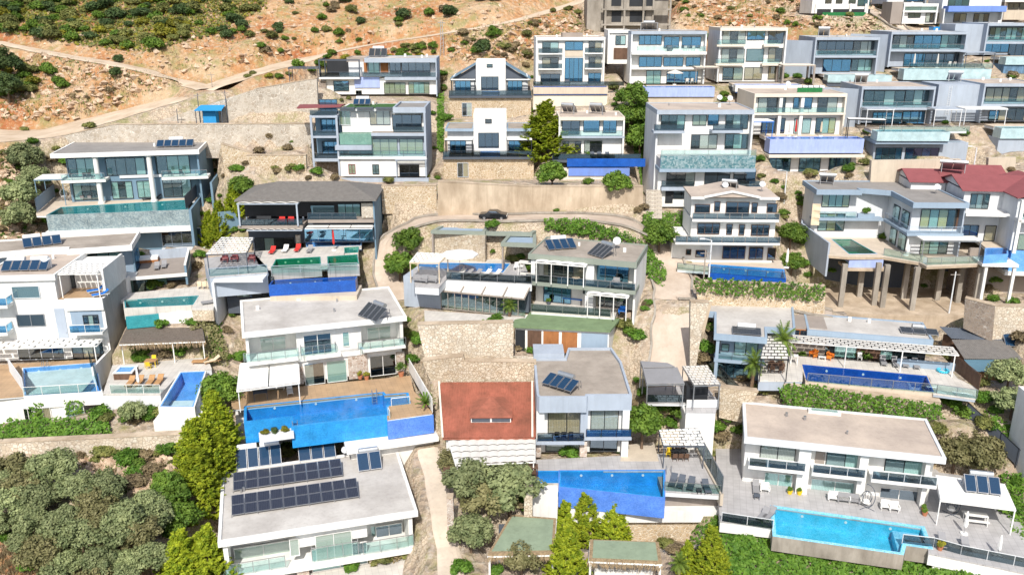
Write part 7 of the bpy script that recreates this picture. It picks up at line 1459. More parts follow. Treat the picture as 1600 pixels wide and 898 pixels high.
# gabled pair
def gvilla(label, p1, p2, vb, mid, wc, ws, yaw, vst, stw, sideu):
 h = House('villa', label, 'villa', p1, p2, vb, yaw=yaw); T, W = h.top, h.W0; a, b = h.q(mid[0], 0).x, h.q(mid[1], 0).x; zp = T; ze = h.q(mid[0], mid[3], 0).z
 h.M('wall', 'white', a, b, .6, 8, 0, zp); h.M('wall', 'white2', .2, W - .2, 1.4, 8, 0, ze - .1 if 'lower' in sideu else ze)
 if 'lower' in sideu: h.roof(-.1, a - .02, .6, 8, ze + .1, th=.3, par=.1, fm='bluegrey', rm='screed'); h.roof(b + .02, W + .1, .6, 8, ze + .1, th=.3, par=.1, fm='bluegrey', rm='screed'); zp = ze + .3
 m = MB(); m.face([(a - .02, .3, zp - .5), (0 - .3, .3, ze - .4), (0 - .3, 8, ze - .4), (a - .02, 8, zp - .5)][::-1]); m.face([(a - .02, .3, zp - .6), (-.3, .3, ze - .5), (-.3, 8, ze - .5), (a - .02, 8, zp - .6)]); m.face([(a - .02, .3, zp - .5), (a - .02, .3, zp - .6), (-.3, .3, ze - .5), (-.3, .3, ze - .4)])
 m.face([(b + .02, .3, zp - .5), (W + .3, .3, ze - .4), (W + .3, 8, ze - .4), (b + .02, 8, zp - .5)]); m.face([(b + .02, .3, zp - .6), (W + .3, .3, ze - .5), (W + .3, 8, ze - .5), (b + .02, 8, zp - .6)][::-1]); m.face([(b + .02, .3, zp - .5), (b + .02, .3, zp - .6), (W + .3, .3, ze - .5), (W + .3, .3, ze - .4)][::-1]); KL = m.build('roof', 'steel', h.root)
 if 'lower' in sideu: bpy.data.objects.remove(KL)
 else: MB().face([(a - .01, .9, ze - .5), (a - .01, .9, zp - .62), (.1, .9, ze - .52)]).build('gable', 'dkgrey', h.root); MB().face([(b + .01, .9, ze - .5), (W - .1, .9, ze - .52), (b + .01, .9, zp - .62)]).build('gable', 'dkgrey', h.root)
 h.W(*mid[4], .6, 1, 'o'); h.W(*wc, .6, 3, 'cco');
 for w_ in ws: h.W(*w_, 1.4, 3, 'oco', **bb)
 h.M('floor_slab', 'dkgrey', -.4, W + .4, -1.8, .6, -.35, 0); h.rail((-.3, -1.7), (W + .3, -1.7), 0, .9, 'rail_dark', 'black', step=2.5); zz_ = h.q(p1[0], vst, -1.2).z
 h.M('base_wall', 'stone', -.3, W + .3, -1.3, 4, zz_ - .5, -.36); h.Mw(h.q(stw[0], 0, -1.3).x, h.q(stw[1], 0, -1.3).x, zz_ + .1, zz_ + 2.3, -1.3, 2, 'oc', fm='lgrey'); h.pad(-.3, W + .3, 0, 8, -.3); PADS.append((h, -.3, W + .3, -4, 0, zz_ - .1))
 pergola(h, 'white striped awning on the left terrace of ' + sideu, None, 2.5, 0, 'slat', ny=5, fm='black', xy=[(0, -1.6), (a - .1, -1.6), (a - .1, .4), (0, .4)]); pergola(h, 'white striped awning on the right terrace of ' + sideu, None, 2.5, 0, 'slat', ny=5, fm='black', xy=[(b + .1, -1.6), (W, -1.6), (W, .4), (b + .1, .4)])
 r = thing(h, 'plunge_pool', 'small blue plunge pool at the centre of ' + sideu, 'pool', (a + b) / 2, -.8, 0); MB().prism([(-1.5, -.75), (1.5, -.75), (1.5, .75), (-1.5, .75)], .0, .6, [[(-1.4, -.65), (1.4, -.65), (1.4, .65), (-1.4, .65)]]).build('basin', 'pb_sky', r); MB().box(-1.4, 1.4, -.65, .65, .3, .5).build('pool_water', 'pb_blue', r)
 h.end(); return h
tile(400, 0)
def gp(label, u0, u1, vt, vbase, mid, ve, small, wc, ws, vst, stw, who, y): return gvilla(label, (u0, vt), (u1, vt), vbase, (mid[0], mid[1], vt, ve, small), wc, ws, y, vst, stw, who)
gp('white villa with blue-grey gable wings on stone base, upper of the gabled pair', 1215, 1705, 382, 592, (1365, 1555), 480, (1438, 400, 1476, 420), (1402, 478, 1512, 560), [(1240, 488, 1340, 585), (1568, 488, 1660, 585)], 728, (1272, 1335), 'the upper gabled villa', .5)
gp('white cube-centred villa with low flat wings on stone base, below the gabled one', 1178, 1720, 712, 968, (1345, 1560), 815, (1428, 742, 1470, 768), (1385, 828, 1515, 920), [(1208, 868, 1310, 960), (1575, 868, 1680, 960)], 1108, (1235, 1308), 'the lower flat-winged villa', .5)
# timber-panelled wide villa
h = House('villa', 'wide grey villa with timber panels and lavender arc wall at the upper left', 'villa', (388, 380), (1125, 372), 592, yaw=.8)
T, W = h.top, h.W0; z2 = h.q(790, 482, 0).z; xm = h.q(640, 0).x
h.roof(h.q(655, 0).x, W, 0, 8, T + .3, th=.6, par=.1, fm='lgrey', rm='screedl'); h.roof(h.q(530, 0).x, h.q(654, 0).x, 2, 8, T + .3, th=.6, par=.1, fm='taupe', rm='screedp')
h.M('wall', 'white2', xm - 2.5, W - .2, 1.5, 8, z2, T - .3); h.M('wall', 'white', .2, W - .2, .8, 8, 0, z2 - .3); h.M('side_wall', 'lgrey', W - .18, W, 0, 8, -.3, T - .3)
h.M('floor_slab', 'lgrey', h.q(780, 0).x, W, 0, 1.5, z2 - .5, z2); h.M('floor_slab', 'white', 0, h.q(620, 0).x, -.3, .79, z2 - .3, z2); h.A('terrace_floor', 'taupe').box(0, xm + 3, .8, 8, z2 - .29, z2 - .02)
for x in (0, h.q(618, 0).x):
 for y in (0, 5): h.M('column', 'dkgrey', x, x + .2, y, y + .2, z2, T)
h.M('beam', 'dkgrey', 0, h.q(620, 0).x + .2, 0, .2, T, T + .2); h.M('beam', 'dkgrey', 0, .2, .21, 5.2, T, T + .2); h.M('screen', 'black', .3, h.q(600, 0).x, 5.3, 5.4, z2, T)
h.B('panel', 'wood', 670, 372, 695, 458, 1.4, .1); h.B('panel', 'wood', 775, 372, 826, 458, 1.4, .1); h.W(698, 380, 772, 460, 1.5, 2, 'cc'); h.W(832, 382, 905, 462, 1.5, 2, 'cg'); h.W(906, 390, 1088, 472, 1.5, 4, 'goco', pm='pane_dark'); h.rail((xm, .1), (W - .2, .1), z2, .85, 'rail_dark', 'dkgrey', step=3)
h.rail((0.1, -.2), (h.q(620, 0).x, -.2), z2, .85, 'rail_dark', 'dkgrey', step=3); h.W(482, 505, 582, 568, .8, 1, 'o', **bb); h.B('panel', 'lavwall', 612, 482, 772, 548, .6, .19); h.W(797, 515, 934, 584, .8, 4, 'tttt', cm='tancur'); h.W(950, 512, 1082, 584, .8, 4, 'tcct'); h.W(622, 565, 660, 590, .75, 2, 'oo'); h.B('pier', 'stoned', 392, 505, 440, 585, .4, .39)
h.end((0, W, -1, 8, -.3)); heater(h, 0, 0, T + .33, 3, 'grey collectors on the roof of the timber-panelled villa', xy=(h.q(690, 0, 6).x, 5), m='collectorg')
pergola(h, 'dark flat canopy on thin posts left of the timber-panelled villa', None, T - 1.2, z2 - .8, 'solid', m='dkgrey', fm='dkgrey', xy=[(-5.2, .5), (-.2, .5), (-.2, 3), (-5.2, 3)])
# green terrace villa
tile(450, 140, 6.4)
h = House('villa', 'three-level white and grey villa with green mosaic pool wall and maroon canopy', 'villa', (490, 195), (1372, 212), 868, yaw=0)
T, W = h.top, h.W0; zA = h.q(820, 432, 0).z; zB = h.q(500, 668, 0).z; yb = 9; xr = h.q(1035, 0).x; xc = h.q(808, 0).x
h.roof(xr, W, .4, yb, T - .1, th=.5, par=.3, fm='lgrey', rm='screedg'); h.M('wall', 'white', .2, W - .3, 2.0, yb, zA - .2, T - .6); h.M('side_wall', 'lgrey', W - .29, W, 0, yb, 0, T - .61)
h.roof(.1, xr - .02, 1.6, yb, T - .2, th=.3, par=.05, fm='white2', rm='green_turf')
h.M('wall', 'lgrey', xc, W - .3, 1.2, 2.0 + 6, zB, zA - .4); h.M('floor_slab', 'lgrey', xc, W + .02, .1, 2, zA - .5, zA - .08); h.A('terrace_floor', 'taupe').box(xc, W - .3, .3, 2, zA - .079, zA - .03)
h.W(505, 210, 632, 355, 2, 2, 'tt', fm='white2'); h.W(815, 208, 1025, 352, 2, 3, 'tcc', fm='dkgrey'); h.W(1040, 250, 1340, 400, 1.99, 3, 'olo', pm='pane_dark'); h.rail((xr, .4), (W - .3, .4), zA - .03, .9, 'rail_dark', 'black', step=3)
h.W(835, 490, 1100, 655, 1.2, 3, 'tcc', fm='dkgrey', cm='tancur'); h.W(1112, 492, 1355, 645, 1.2, 3, 'ctt', fm='dkgrey', cm='tancur')
h.M('floor_slab', 'white2', -.2, W, -.4, 1.2, zB - .35, zB); h.rail((0, -.3), (W - .2, -.3), zB, .9, 'rail_glass', 'dkgrey', step=3)
h.M('wall', 'white', 0, W - .3, 0, 6, 0, zB - .36); h.W(603, 745, 678, 842, 0, 2, 'tt', fm='maroon', cm='tancur'); h.W(842, 748, 914, 845, 0, 2, 'vv', cm='louvre'); h.W(1112, 748, 1315, 870, 0, 2, 'cc')
pergola(h, 'thin grey frame canopy over the basement window of the green-pool villa', None, 2.7, 0, 'slat', ny=2, m='whitefab', fm='lgrey', xy=[(h.q(1045, 0, -1).x, -1.1), (h.q(1362, 0, -1).x, -1.1), (h.q(1362, 0, -1).x, -.05), (h.q(1045, 0, -1).x, -.05)])
zg = h.q(520, 460, 0).z; pool(h, 'green mosaic pool hanging between the wings of the green-pool villa', [(.2, .5), (xc - .2, .5), (xc - .2, 1.7), (.2, 1.7)], zg + .2, .9, 'mosgreen', 'water_green', outer='mosgreen', drop=1.6, wall=.15); PADS.pop()
h.M('floor_slab', 'lgrey', -.6, xc, -.2, 1.9, zg - 2.1, zg - 1.45); h.M('wall', 'bluegrey', 1, xc, 2.0, 6, zB, zg - 2.11)
xl = h.q(195, 0).x
for z_, th_ in ((h.q(200, 262, 0).z, .3), (h.q(200, 465, 0).z, .3), (h.q(200, 690, 0).z, .45)): h.M('floor_slab', 'lgrey', xl, -.01, 0, 3.5, z_ - th_, z_); h.rail((xl + .1, .1), (-.1, .1), z_, .8, 'rail_dark', 'dkgrey', step=3)
for x in (xl, -.35): h.M('column', 'lgrey', x, x + .3, 0.02, .3, -1, T - .9)
h.M('wall', 'steel', xl, -.2, 3.51, 7, .5, T - 1); h.M('wall', 'stoned', xl, -.05, 2.2, 3.5, -.8, 2.6)
for k in range(3): z_ = (h.q(200, 465, 0).z, h.q(200, 690, 0).z, h.q(200, 262, 0).z)[k]; h.Mw(xl + .8, -.6, z_ + .1, z_ + 2, 3.5, 3, 'ooo', **bb)
m = MB(); m.prism([(xl - 1.6, -.6), (.3, 1.2), (.4, 4.6), (xl - 2.2, 3.8)], T + .1, T + .25); m.build('canopy', 'maroon', h.root)
for k in range(3): m = MB(); m.box(h.q(460 + 195 * k, 0, -.2).x, h.q(640 + 190 * k, 0, -.2).x, .6, 2.0, T - .05, T + .05); m.build('awning_panel', 'dkgrey', h.root)
h.end((xl, W, -1, yb, -.3))
heater(h, 0, 0, T - .1, 3, 'three blue collectors on the green turf roof of the green-pool villa', xy=(h.q(640, 0, 5).x, 5.2), w_=.8, h_=1.2)
tile(400, 225); wall_line(h, 'grey concrete parapet wall below the white basement storey', None, -1.6, .15, 'lgrey', .3, 'retaining_wall', xy=[(.2, -2.2), (W + .4, -2.2)])
# ---------------- unfinished building and top houses
tile(800, 0)
h = bv('unfinished bare concrete building with open dark floors at the top edge', (585, -230), (900, -232), 190, yaw=0, depth=10, wm='concrete', rf='concrete', rm='concrete', sm='concrete', rec=.3, cat='building', name='building', slabs=(), fin=.3)
for (a, b, c, d_) in ((622, -60, 680, 38), (735, -60, 830, 40), (622, 70, 680, 138), (735, 72, 830, 138), (840, -60, 885, 38)): h.B('opening_shade', 'black', a, b, c, d_, .22, .075)  # black sheets on the wall stand in for the shade inside the open floors
for v in (55, 150, -85): z = h.q(585, v, 0).z; h.M('floor_slab', 'concrete', -.6, h.W0 + 3.2, -.8, .3, z - .3, z)
for x in (0, 3.6, 7.2, h.W0 + 2.8): h.M('column', 'concrete', x, x + .35, -.75, -.4, 0, h.top)
h.M('wall', 'concrete', -3.2, -.1, 1, 8, -1, 10); h.M('wall', 'concrete', h.W0 + .1, h.W0 + 3, 1.5, 8, 0, 7); h.end()
h = bv('plain white block house with brown gate below the unfinished building', (600, 192), (735, 192), 400, yaw=0, depth=7, wins=[(645, 222, 708, 280, 2, 'oc')], rec=.3, name='house', cat='house', D=150); h.B('gate', 'woodd', 635, 300, 735, 370, .2, .09); h.end()
tile(1200, 0)
h = bv('white house on thin columns above the green hedge fence, top right', (285, -60), (640, -62), 85, yaw=-1, depth=8, wins=[(358, -15, 395, 22, 1, 'o'), (425, -15, 462, 22, 1, 'o'), (505, -15, 545, 22, 1, 'o'), (565, -40, 635, 38, 2, 'og', bb)], rec=.3, name='house', cat='house'); h.B('recess_shade', 'black', 300, 58, 635, 84, .2, .09)  # black sheet behind the columns, shade under the house put into colour
for u in (300, 400, 515, 610): x = h.q(u, 0).x; h.M('column', 'white', x, x + .35, -.1, .19, 0, 1.8)
h.end(); fbox(h, 'fence', 'bright green turf fence below the white house on columns', 'fence', 'greenfence', h.q(350, 0, -2.5).x, h.q(620, 0, -2.5).x, -2.5, -2.35, -1.5, h.q(350, 78, -2.5).z, 'infill')
h = bv('white villa with blue pool and yellow float at the top right corner', (1100, 60), (1470, 55), 150, yaw=-1, depth=8, wins=[(1160, 85, 1230, 140, 2, 'oc'), (1285, 85, 1370, 143, 3, 'oco')], rec=1.0); z = h.top
r = pool(h, 'blue rooftop pool band of the top right white villa', [(.3, -1.2), (h.W0 - .3, -1.2), (h.W0 - .3, .8), (.3, .8)], z + .6, .9, 'pb_blue', outer='bluewall', drop=1.0, wall=.15); PADS.pop(); h.M('wall', 'white2', 0, h.W0, 1.2, 7.5, z + .15, z + 4)
h.Mw(1, 5, z + .6, z + 2.8, 1.2, 3, 'oco', **bb); h.end(); r = thing(h, 'lounge_float', 'bright yellow float on the blue pool strip at the top right', 'pool float', h.q(1105, 160, -2.4).x, -2.4, -.45); MB().box(-1.1, 1.1, -.3, .3, 0, .3).build('cushion', 'yellow', r); h2 = h
fbox(h, 'pool_strip', 'blue pool strip in front of the top right white villa', 'pool', 'pb_blue', -3, h.W0 - 1, -3.3, -1.3, -1.6, -.5, 'basin'); PADS.append((h, -3, h.W0, -5, 0, -1.8))
h = bv('white and grey terraced house left of the top right pool villa', (850, 28), (1065, 30), 150, yaw=-1, depth=8, wins=[(875, 82, 948, 112, 2, 'oo'), (985, 82, 1058, 140, 3, 'coo')], rec=.7, D=None, name='house', cat='house', slabs=(68,)); h.M('wall', 'taupe', -2.2, -.1, .2, 5, 0, 4); h.end()
h = bv('dark-topped house at the far top right edge', (1480, 0), (1720, 0), 125, yaw=-1, depth=8, wins=[(1500, 20, 1560, 60, 2, 'oo'), (1570, 20, 1640, 60, 2, 'oo')], wm='sand', sm='taupe', name='house', cat='house'); h.end()
h = bv('grey upper house behind the top right pool villa', (750, -70), (1000, -72), 25, yaw=-1, depth=8, wins=[(850, -20, 980, 12, 3, 'oco', bb)], wm='white2', sm='lgrey', name='house', cat='house'); h.end()
tile(0, 0, 1.0)
# ---- retaining walls: each a thing, measured on an upright plane
FW = []
def fwall(label, pts, m='stone', th=.7, D=None, yaw=0, cap='concwarm', name='stone_wall', down=1.5, pad=True):
 u0 = sum(p[0] for p in pts) / len(pts); vb = max(p[1] for p in pts); D = D or dep(vb); f = Fr(at(u0, vb, D), R(yaw)); FW.append(f)
 P_ = [f.q(u, v, 0) for u, v in pts]; xc = sum(p.x for p in P_) / len(P_); zb = min(p.z for p in P_); zc = (zb + max(p.z for p in P_)) / 2
 r = thing(f, name, label, 'wall', xc, 0, zb); mb = MB(); n = len(P_); pf = [(p.x - xc, 0, p.z - zb - (down if p.z < zc else 0)) for p in P_]; pb_ = [(x, th, z) for x, _, z in pf]
 tr = tessellate_polygon([[Vector((x, z, 0)) for x, _, z in pf]]); mb.v += pf + pb_
 for t in tr:
  a, b, c = (pf[i] for i in t); cr = (b[0] - a[0]) * (c[2] - a[2]) - (b[2] - a[2]) * (c[0] - a[0]); t = t if cr > 0 else t[::-1]; mb.f.append(tuple(t)); mb.f.append(tuple(n + i for i in reversed(t))); mb.mi += [0, 0]
 for i in range(n): j = (i + 1) % n; mb.f.append((i, n + i, n + j, j)); mb.mi.append(0)
 mb.build('masonry', m, r)
 if cap:
  c = MB()
  for i in range(n):
   a, b = pf[i], pf[(i + 1) % n]
   if P_[i].z > zc and P_[(i + 1) % n].z > zc and abs(a[0] - b[0]) > .5: c.bar((a[0], th / 2, a[2] + .06), (b[0], th / 2, b[2] + .06), th + .12, .1)
  if c.v: c.build('coping', cap, r)
 if pad:
  for i in range(n):
   a, b = P_[i], P_[(i + 1) % n]; k = max(1, int(abs(b.x - a.x) / 2.5))
   for j in range(k):
    p = a.lerp(b, (j + .5) / k); up = p.z > zc; PADS.append((f, p.x - .8, p.x + .8, th + .3 if up else -2.2, th + 3 if up else -.5, p.z - .35 if up else p.z))
 return r
W9 = fwall
W9('high pale rubble wall above the blue shed, beside the uphill road', [(178, 193), (250, 173), (400, 139), (495, 123), (497, 193)], 'stoneg')
W9('long lower rubble wall below the blue shed', [(100, 212), (178, 195), (492, 194), (480, 233), (120, 230)], 'stoneg')
W9('tan rubble wall under the maroon canopy villa, left', [(385, 243), (478, 243), (478, 276), (400, 277)], 'stone')
W9('tan rubble wall right of the dark-tiled roof', [(596, 291), (682, 290), (682, 316), (597, 318)], 'stone')
W9('smooth beige wall above the street with the black car', [(684, 284), (830, 292), (1005, 292), (1005, 331), (684, 326)], 'concwarm', yaw=0)
W9('cream rubble wall behind the red corrugated roof', [(660, 564), (724, 556), (726, 564), (838, 566), (838, 592), (678, 592)], 'stonew')
W9('large pale rubble wall in front of the winter garden', [(652, 507), (802, 504), (802, 540), (838, 541), (838, 563), (668, 562)], 'stonel')
W9('cream rubble wall above the olive grove, bottom left', [(0, 692), (172, 684), (290, 678), (292, 712), (0, 722)], 'stonel')
W9('pale block wall at the right edge below the maroon roofs', [(1554, 478), (1640, 480), (1640, 520), (1552, 514)], 'stonel')
W9('brown rubble wall turning the corner right of the concrete columns', [(1508, 466), (1555, 478), (1553, 515), (1508, 494)], 'stoned', yaw=-35)
W9('vine-covered rubble wall under the long low villa pool', [(1225, 603), (1470, 628), (1470, 652), (1225, 640)], 'stonew', yaw=-13)
W9('ochre rubble bank between the gabled white villa and the beige wing', [(1085, 440), (1290, 448), (1290, 484), (1095, 470)], 'stone', yaw=-5)
W9('smooth sand wall behind the maroon roofs', [(1362, 251), (1502, 249), (1502, 280), (1362, 268)], 'sand', cap=None)
W9('small sand wall right of the lamp post above the maroon roofs', [(1545, 247), (1588, 246), (1586, 274), (1545, 268)], 'sand', cap=None)
W9('narrow cream rubble wall between the road and the beige wing', [(1079, 472), (1108, 473), (1096, 520), (1086, 572), (1079, 574)], 'stonel', D=97)
W9('whitewashed rubble pier left of the wedge-shaped pool', [(820, 756), (832, 756), (832, 812), (818, 812)], 'stonel')
W9('stone parapet beside the stepped path, bottom centre', [(698, 778), (708, 778), (712, 860), (700, 860)], 'stoner', D=81)
W9('rubble wall with steps above the narrow garden, right of the white block', [(1125, 605), (1185, 612), (1160, 640), (1125, 632)], 'stonew')
W9('low tan wall right of the column villa', [(345, 225), (395, 240), (400, 272), (350, 262)], 'stone')
def hut(label, pts, z, w2):
 f = frame_at(sum(p[0] for p in pts) / 4, max(p[1] for p in pts) + 30, 0); r = pergola(f, label, pts, z, 0, 'thatch', m='thatch', fm='white', cat='hut', name='hut', pr=.09, xy=None); c = [Vector((*p, 0)) for p in f.tp(pts, z)]; o = sum(c, Vector()) / 4; PADS.append((f, min(p.x for p in c) - 1, max(p.x for p in c) + 1, min(p.y for p in c) - 2, max(p.y for p in c) + .5, -.2))
 MB().prism([((p.x - o.x) * .9, (p.y - o.y) * .88) for p in c], z + .23, z + .27).build('roof_sheet', 'mattgreen', r); x0, x1 = min(p.x for p in c) - o.x, max(p.x for p in c) - o.x; y1 = max(p.y for p in c) - o.y
 MB().box(x0 * .8, x1 * .8, -.2, y1 * .5, -.5, .5).build('platform', 'white', r); MB().box(x0 * .75, x1 * .75, y1 * .6, y1 * .65, 0, z - .1).build('back_wall', w2, r); return r
hut('straw hut with pale green sheet roof left of the bottom cypresses', [(762, 868), (866, 866), (869, 812), (798, 806)], 2.4, 'dkgrey')
hut('straw-fringed hut with green sheet roof right of the bottom cypresses', [(920, 876), (1034, 881), (1029, 849), (922, 845)], 2.4, 'white')
# ---------------------------------------------------------------- the hillside
NX, NY = 250, 290
gx = np.linspace(-150, 150, NX); gy = np.concatenate([np.linspace(-60, 50, 24)[:-1], np.linspace(50, 205, 216), np.linspace(206, 330, NY - 239)])
NY = len(gy)
def _P(u, v):
 sv = ZO[:]; ZO[:] = [0, 0, 1.0]; p = at(u, v, dep(v)); ZO[:] = sv; return p
pa, pb = _P(800, 860), _P(800, 60); SL = (pb.z - pa.z) / (pb.y - pa.y)
def plane_z(x, y): return pa.z + (y - pa.y) * SL
X, Y = np.meshgrid(gx, gy); PZ = plane_z(X, Y)
num = np.zeros_like(X); den = np.full_like(X, .06); low = np.full_like(X, 1e9)
for (s, x0, x1, y0, y1, z) in PADS:
 lx = (X - s.O.x) * s.ex.x + (Y - s.O.y) * s.ex.y; ly = (X - s.O.x) * s.ey.x + (Y - s.O.y) * s.ey.y
 dx = np.maximum(np.maximum(x0 - lx, lx - x1), 0); dy = np.maximum(np.maximum(y0 - ly, ly - y1), 0); d2 = dx * dx + dy * dy
 ww = np.exp(-d2 / 7.0) + .02 * np.exp(-d2 / 60.0); zz = s.O.z + z
 # uphill of a pad the target is the natural slope through its back edge
 num += ww * (zz - PZ); den += ww
 ins = (dx + dy) < .35; low = np.where(ins, np.minimum(low, zz - .06), low)
def vn(x, y, s):
 return (np.sin(x * .9 / s + 1.7) * np.sin(y * .8 / s + .6 * np.sin(x / s * .5)) + .5 * np.sin(x * 2.3 / s + y * 1.1 / s) * np.sin(y * 1.9 / s - x * .7 / s + 2) + .3 * np.sin(x * 4.1 / s - y * 3.3 / s))
TZ = PZ + num / den
free = np.clip(1 - (den - .06) * 3, 0, 1)
TZ += free * (vn(X, Y, 9) * .9 + vn(X, Y, 2.6) * .22 + np.abs(vn(X + 30, Y, 4.3)) * .45)
TZ = np.minimum(TZ, low)
yy = gy
def tz(x, y):
 i = np.clip(np.searchsorted(gx, x) - 1, 0, NX - 2); j = np.clip(np.searchsorted(gy, y) - 1, 0, NY - 2)
 a = (x - gx[i]) / (gx[i + 1] - gx[i]); b = (y - gy[j]) / (gy[j + 1] - gy[j])
 return (TZ[j, i] * (1 - a) + TZ[j, i + 1] * a) * (1 - b) + (TZ[j + 1, i] * (1 - a) + TZ[j + 1, i + 1] * a) * b
def ground(u, v, full_px=False):
 sv = ZO[:]
 if full_px: ZO[:] = [0, 0, 1.0]
 r = ray(u, v); ZO[:] = sv; k = 55.0; st = 1.5
 while k < 320:
  p = CAMP + r * k
  if p.z < tz(p.x, p.y):
   lo, hi = k - st, k
   for _ in range(7):
    mid = (lo + hi) / 2; p = CAMP + r * mid
    if p.z < tz(p.x, p.y): hi = mid
    else: lo = mid
   p = CAMP + r * hi; return Vector((p.x, p.y, tz(p.x, p.y)))
  k += st
 p = CAMP + r * 200; return Vector((p.x, p.y, tz(p.x, p.y)))
WORLD = Fr((0, 0, 0), 0.0)
# roads flatten the ground beneath them
def road_pts(px, zs=None):
 return [ground(u, v, True) for u, v in px]
ROADS = []
def road(name, px, width, m, lift=.05, hs=None):
 P_ = road_pts(px)
 # Catmull-Rom resample
 Q = []
 for i in range(len(P_) - 1):
  p0, p1, p2, p3 = P_[max(0, i - 1)], P_[i], P_[i + 1], P_[min(len(P_) - 1, i + 2)]
  n = max(2, int((p2 - p1).length / 1.2))
  for k in range(n):
   t = k / n; Q.append(.5 * ((2 * p1) + (p2 - p0) * t + (2 * p0 - 5 * p1 + 4 * p2 - p3) * t * t + (3 * p1 - p0 - 3 * p2 + p3) * t ** 3))
 Q.append(P_[-1])
 zs = np.array([q.z for q in Q]);
 for _ in range(6): zs[1:-1] = (zs[:-2] + zs[1:-1] * 2 + zs[2:]) / 4
 for q, z in zip(Q, zs): q.z = z
 wd = width if callable(width) else (lambda t: width)
 dm, zq, hq = np.full(X.shape, 1e9), np.zeros(X.shape), np.zeros(X.shape)
 for i in range(len(Q) - 1):
  a, c = Q[i], Q[i + 1]; ex, ey = c.x - a.x, c.y - a.y; t = np.clip(((X - a.x) * ex + (Y - a.y) * ey) / (ex * ex + ey * ey + 1e-9), 0, 1)
  d_ = np.hypot(X - a.x - ex * t, Y - a.y - ey * t); k_ = d_ < dm; dm = np.where(k_, d_, dm); zq = np.where(k_, a.z + (c.z - a.z) * t, zq); hq = np.where(k_, wd(i / (len(Q) - 1)) / 2, hq)
 wgt = np.clip((hq + 2.4 - dm) / 1.4, 0, 1); TZ[:] = TZ * (1 - wgt) + (zq - .12) * wgt
 ROADS.append((name, Q, wd, m, lift))
def build_roads():
 for name, Q, wd, m, lift in ROADS:
  mb = MB(); rows = []; n = len(Q)
  for i, q in enumerate(Q):
   t = (Q[min(n - 1, i + 1)] - Q[max(0, i - 1)]); t.z = 0; t.normalize(); s_ = Vector((-t.y, t.x, 0)); hw = wd(i / (n - 1)) / 2 * (1 + .06 * math.sin(i * 1.7) + .04 * math.sin(i * .63)); row = []
   for k in range(7):
    p = q + s_ * hw * (k / 3 - 1); row.append((p.x, p.y, q.z + lift + (0 if abs(k - 3) < 3 else -.12)))
   rows.append(row)
  for i in range(n - 1):
   for k in range(6): mb.face([rows[i][k + 1], rows[i][k], rows[i + 1][k], rows[i + 1][k + 1]])
  o = mb.build(name, m); tag(o, kind='structure')
  if m == 'conroad':
   k_ = MB()
   for i in range(n - 1):
    for e in (0, 6): a, b = Vector(rows[i][e]), Vector(rows[i + 1][e]); up = Vector((0, 0, .2)); k_.bar(a + up, b + up, .25, .24)
   tag(k_.build('kerb', 'concrete'), kind='structure')
tile(0, 0, 1.0)
mat('dirtroad', (.58, .48, .37), var=.16, scale=.3, bump=.3, stain=(.50, .38, .26)); mat('conroad', (.50, .43, .36), var=.16, scale=.3, bump=.15, stain=(.44, .34, .26))
road('dirt_road', [(-40, 212), (60, 210), (130, 194), (210, 172), (280, 152), (330, 135), (370, 121), (430, 104), (488, 90), (560, 73), (675, 55), (800, 33), (905, 3), (960, -14)], lambda t: 11.0 * max(0, 1 - 1.6 * t) ** 1.3 + 3.4, 'dirtroad')
road('dirt_track', [(-40, 60), (0, 67), (100, 87), (185, 101), (250, 116), (292, 131), (330, 139)], lambda t: 2.8 + 2.2 * t, 'dirtroad', .08)
road('street', [(1048, 600), (1050, 560), (1052, 520), (1053, 470), (1047, 430), (1030, 385), (1000, 352), (940, 341), (860, 339), (780, 342), (700, 340), (640, 348), (612, 370), (606, 420), (618, 470)], lambda t: 5.0 - 1.2 * t, 'conroad')
road('side_street', [(1053, 462), (1110, 462), (1200, 474), (1300, 492)], 3.0, 'conroad', .07)
road('concrete_ramp', [(1440, 62), (1405, 42), (1378, 25), (1350, 12)], 3.4, 'conroad')
road('stepped_path', [(668, 700), (680, 745), (690, 800), (700, 860), (708, 920)], 2.2, 'deckstone')
def gf(label, px, h_, m='rail_dark', fm='black', name='fence', solid=False):
 P_ = [ground(u, v, True) for u, v in px]; o = P_[0]; r = empty(name, o, 0); tag(r, label, 'fence'); f, g = MB(), MB()
 for a, b in zip(P_[:-1], P_[1:]):
  a, b = a - o, b - o; n = max(1, round((b - a).length / 2)); Z_ = Vector((0, 0, h_))
  for i in range(n + 1): p = a.lerp(b, i / n); f.tube(p - Vector((0, 0, .4)), p + Z_, .04, seg=6)
  f.bar(a + Z_, b + Z_, .05, .05); g.face([a, b, b + Z_ * .96, a + Z_ * .96]); g.face([a + Vector((.03, .03, 0)), a + Z_ * .96 + Vector((.03, .03, 0)), b + Z_ * .96 + Vector((.03, .03, 0)), b + Vector((.03, .03, 0))])
 f.build('post_frame', fm, r); g.build('infill', m, r); return r
gf('dark slatted fence running down at the right edge past the olive bushes', [(1508, 652), (1560, 700), (1615, 752)], 1.8, 'dkgrey')
gf('dark net fence above the green bushes right of the narrow garden', [(1100, 560), (1135, 600), (1160, 625)], 1.2, 'rail_dark')
gf('wire fence along the back of the wide beige roof', [(1215, 605), (1330, 632), (1450, 650)], 1.0, 'rail_dark')
